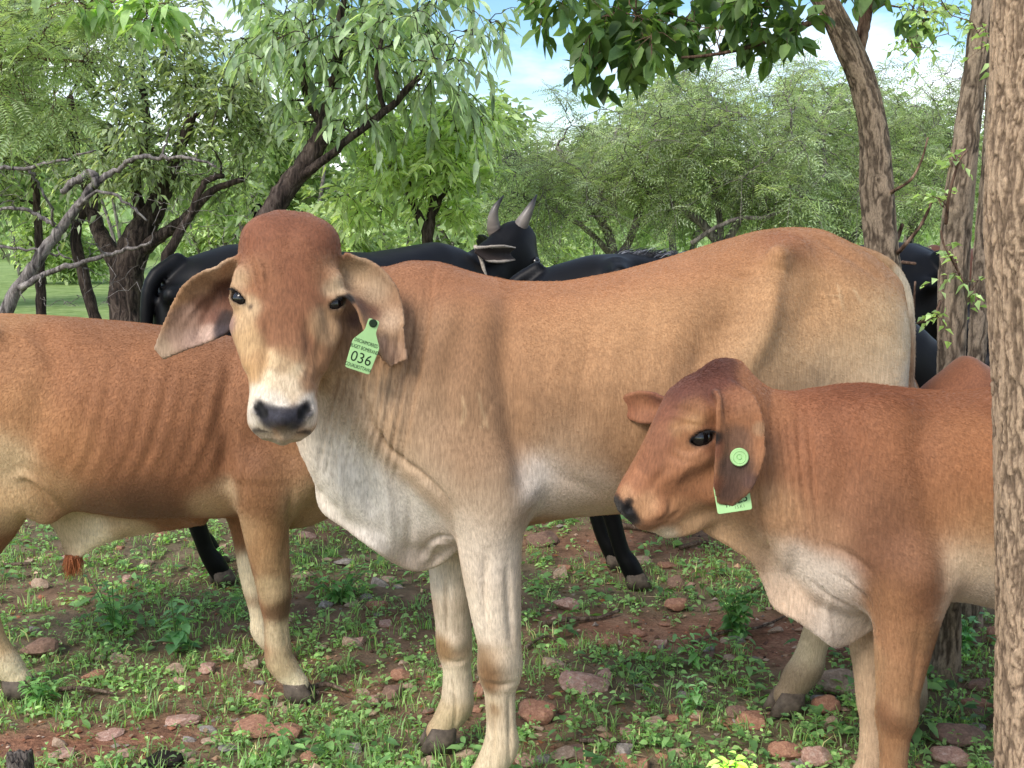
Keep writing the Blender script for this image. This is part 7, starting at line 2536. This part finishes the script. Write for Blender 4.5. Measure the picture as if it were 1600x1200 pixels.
# sticks
BKs = mat_bark("stick_bark", srgb(74, 60, 52), srgb(118, 100, 86), srgb(160, 142, 124), 2)
for i, (pts_, rp, lab) in enumerate([
    ([(842, 976), (890, 972), (935, 966), (968, 958)], 4.5, "long thin stick lying left of the red soil patch"),
    ([(925, 815), (960, 822), (1000, 826), (1040, 838)], 6, "thick fallen branch behind the calf's muzzle"),
    ([(1062, 856), (1100, 852), (1130, 858)], 4, "dark stick beneath the calf's throat"),
    ([(1080, 1000), (1140, 985), (1190, 975), (1250, 955)], 3, "slender stick running up to the stepping hind leg"),
    ([(480, 1076), (510, 1074), (540, 1080)], 5, "short grey stick right of the bull's fore hoof"),
    ([(90, 1078), (130, 1080), (180, 1084)], 4, "rotten grey stick in the grass under the bull"),
    ([(0, 884), (30, 886), (55, 882)], 3.5, "dark stick at the left behind the bull's hind leg"),
    ([(820, 1015), (850, 1000), (870, 1000)], 3, "short crooked twig by the cow's near knee"),
    ([(905, 1160), (950, 1165), (1005, 1158)], 4, "half-buried stick in front of the round rusty stone"),
    ([(1150, 935), (1180, 925), (1215, 918)], 2.5, "fine twig leaning behind the bushy weed")]):
    P = []
    for j, (x, y) in enumerate(pts_):
        p = G(x, y)
        P.append([p[0], p[1], gz(p[0], p[1]) + .012 + .01 * (j % 2)])
    P = np.array(P)
    c0_ = P.mean(0)
    k = cam_depth(c0_) / FPX
    Q_ = spline(P - c0_, 14)
    V, Q, T = tube(Q_, rp * k * (1 - .45 * np.linspace(0, 1, 14)), 7, bump=.15, seed=i)
    o = np_obj("stick", V, [Q, T], BKs)
    o.location = c0_
    tag(o, lab, "stick")

# grey weathered stump at the lower left
p = G(34, 1235)
k = cam_depth(p) / FPX
rt_ = empty("stump", (float(p[0]), float(p[1]), gz(p[0], p[1])))
tag(rt_, "short weathered grey stump with split top", "stump")
seg, nl = 60, 24
th = np.linspace(0, 2 * math.pi, seg, endpoint=False)
TH, ZZ = np.meshgrid(th, np.linspace(0, 1, nl))
Hs, Rs = 80 * k, 19 * k
top = Hs * (1 - .22 * (vnoise(np.cos(TH) * 2, np.sin(TH) * 2, 0, 1.6, 3) + .3))
rr = Rs * (1 + .16 * (1 - ZZ) + .10 * vnoise(np.cos(TH) * 3, np.sin(TH) * 3, ZZ * .5, 2.2, 3) - .10 * (np.abs(vnoise(np.cos(TH) * 3, np.sin(TH) * 3, ZZ * .2, 3, 2)) < .12))
V = np.stack([np.cos(TH) * rr, np.sin(TH) * rr, ZZ * top - .02], -1).reshape(-1, 3)
V = np.concatenate([V, V[-seg:] * [.55, .55, 1] - [0, 0, .006], [[0, 0, Hs * .9]]])
i, j = np.meshgrid(np.arange(nl), np.arange(seg), indexing="ij")
j2 = (j + 1) % seg
Q = np.stack([i * seg + j, i * seg + j2, (i + 1) * seg + j2, (i + 1) * seg + j], -1).reshape(-1, 4)
Tt = np.array([[nl * seg + a, nl * seg + (a + 1) % seg, (nl + 1) * seg] for a in range(seg)])
np_obj("wood", V, [Q, Tt], mat_bark("stump_wood", srgb(52, 48, 46), srgb(112, 104, 98), srgb(168, 158, 148), 3.5, 1.0), rt_)

# dark dry dung
p = G(250, 1190)
V, F = rock_mesh(77, 4, 9, .4)
V += V * (.18 * vnoise(V[:, 0], V[:, 1], V[:, 2], 3.5, 4))[:, None]
o = np_obj("dung", V * [.06, .045, .045], F, mat_plain("dung", (.018, .014, .012, 1), .85, .2, 40, .5, .8))
o.location = (p[0], p[1], gz(p[0], p[1]) + .008)
tag(o, "dark crusted cow pat among the weeds near the lower edge", "dung")
print("floor", time.time() - T0)
# ================================================================= short hair on the three nearest animals
def fur(S, root, n, length, rad, seed, tuft=None, name="coat_hair", region=None):
    """n short hairs rooted on the skin, lying back and down along the body"""
    r = np.random.default_rng(seed)
    V, Q, N = S.V, S.Q, S.N
    fc = V[Q].mean(1)
    fn = N[Q].mean(1)
    e1, e2 = V[Q[:, 2]] - V[Q[:, 0]], V[Q[:, 3]] - V[Q[:, 1]]
    A = np.linalg.norm(np.cross(e1, e2), axis=1) * .5
    toc = unitn(S.wc - fc)
    facing = (fn * toc).sum(1)
    wgt = A * (facing > -.35)                     # the far side is never seen closely: leave it to the skin
    if region is not None:
        wgt = wgt * region(fc)
    k = r.choice(len(Q), n, p=wgt / wgt.sum())
    u, v = r.random((n, 1)), r.random((n, 1))
    q = V[Q[k]]
    P0 = (q[:, 0] * (1 - u) + q[:, 1] * u) * (1 - v) + (q[:, 3] * (1 - u) + q[:, 2] * u) * v
    nn_ = unitn(fn[k])
    flow = np.array([-.75, 0, -.65]) + .25 * np.stack([vnoise(P0[:, 0], P0[:, 1], P0[:, 2], 6, 2), 0 * P0[:, 0], vnoise(P0[:, 0] + 9, P0[:, 1], P0[:, 2], 6, 2)], 1)
    flow = flow - nn_ * (flow * nn_).sum(1)[:, None]
    flow = unitn(flow) + r.normal(0, .10, (n, 3))
    L = length * r.uniform(.55, 1.25, (n, 1))
    if tuft is not None:
        L = L * tuft(P0)[:, None]
    d = unitn(flow + nn_ * .18)
    P1 = P0 + d * L * .5
    P2 = P1 + unitn(flow + nn_ * .04) * L * .5
    C = S.col[Q[k, 0]] * r.uniform(.88, 1.13, (n, 1))
    cu = bpy.data.hair_curves.new(name)
    cu.add_curves([3] * n)
    pts = np.stack([P0 - nn_ * .0008, P1, P2], 1).reshape(-1, 3).astype(np.float32)
    cu.position_data.foreach_set("vector", pts.ravel())
    ra = cu.attributes.new("radius", "FLOAT", "POINT")
    ra.data.foreach_set("value", np.tile(np.array([rad, rad * .8, rad * .15], np.float32), n))
    ca = cu.attributes.new("Col", "FLOAT_COLOR", "CURVE")
    c4 = np.ones((n, 4), np.float32)
    c4[:, :3] = np.clip(C, 0, 1)
    ca.data.foreach_set("color", c4.ravel())
    cu.materials.append(M_fur)
    o = link(bpy.data.objects.new(name, cu), root)
    o["kind"] = "stuff"
    return o


M_fur, _t, _b = mat_new("fur")
_a = nn(_t, "ShaderNodeAttribute", attribute_name="Col")
_g = nn(_t, "ShaderNodeGamma", in_Gamma=1.22)
_t.links.new(_a.outputs["Color"], _g.inputs["Color"])
_h = nn(_t, "ShaderNodeHueSaturation", in_Hue=.513, in_Saturation=.89, in_Value=.94)
_t.links.new(_g.outputs[0], _h.inputs["Color"])
_t.links.new(_h.outputs[0], _b.inputs["Base Color"])
_b.inputs["Roughness"].default_value = .6
_b.inputs["Specular IOR Level"].default_value = .35
_th, _tl = TAN[3], TAN[4]


def _short_face(H, L, lo=.35):
    """hair is shorter on the face and ears, shortest round eyes and muzzle"""
    def f(P):
        U = (P - H[:3, 3]) @ H[:3, :3] / L
        m = (U[:, 0] > -.3) & (U[:, 0] < 1.1) & (np.abs(U[:, 1]) < 1.0) & (np.abs(U[:, 2]) < .62)
        return np.where(m, lo + .35 * np.clip(.35 - U[:, 0], 0, .4) / .4, 1.0)
    return f


_tf = _short_face(_th, _tl)
fur(TAN[2], TAN[1], 210000, .0075, .00031, 1, tuft=lambda P: _tf(P) * (1 - .45 * ((P[:, 0] > .50) & (P[:, 2] < 1.22))) * (1 + .9 * np.exp(-((P[:, 2] - 1.31) / .05) ** 2) * (P[:, 0] > .2)))
fur(BULL[2], BULL[1], 150000, .008, .00030, 2)
_ch, _L = CALF[3], CALF[4]
_cf = _short_face(_ch, _L, .4)
_pc = fpt(_ch, (.05 * _L, 0, .08 * _L))
fur(CALF[2], CALF[1], 170000, .008, .00031, 3, tuft=lambda P: _cf(P) + 1.0 * np.exp(-((P - _pc) ** 2).sum(1) / .055 ** 2) + 1.1 * np.exp(-((P[:, 2] - 1.04) / .03) ** 2) * np.exp(-((P[:, 0] - .28) / .16) ** 2))
print("fur", time.time() - T0)
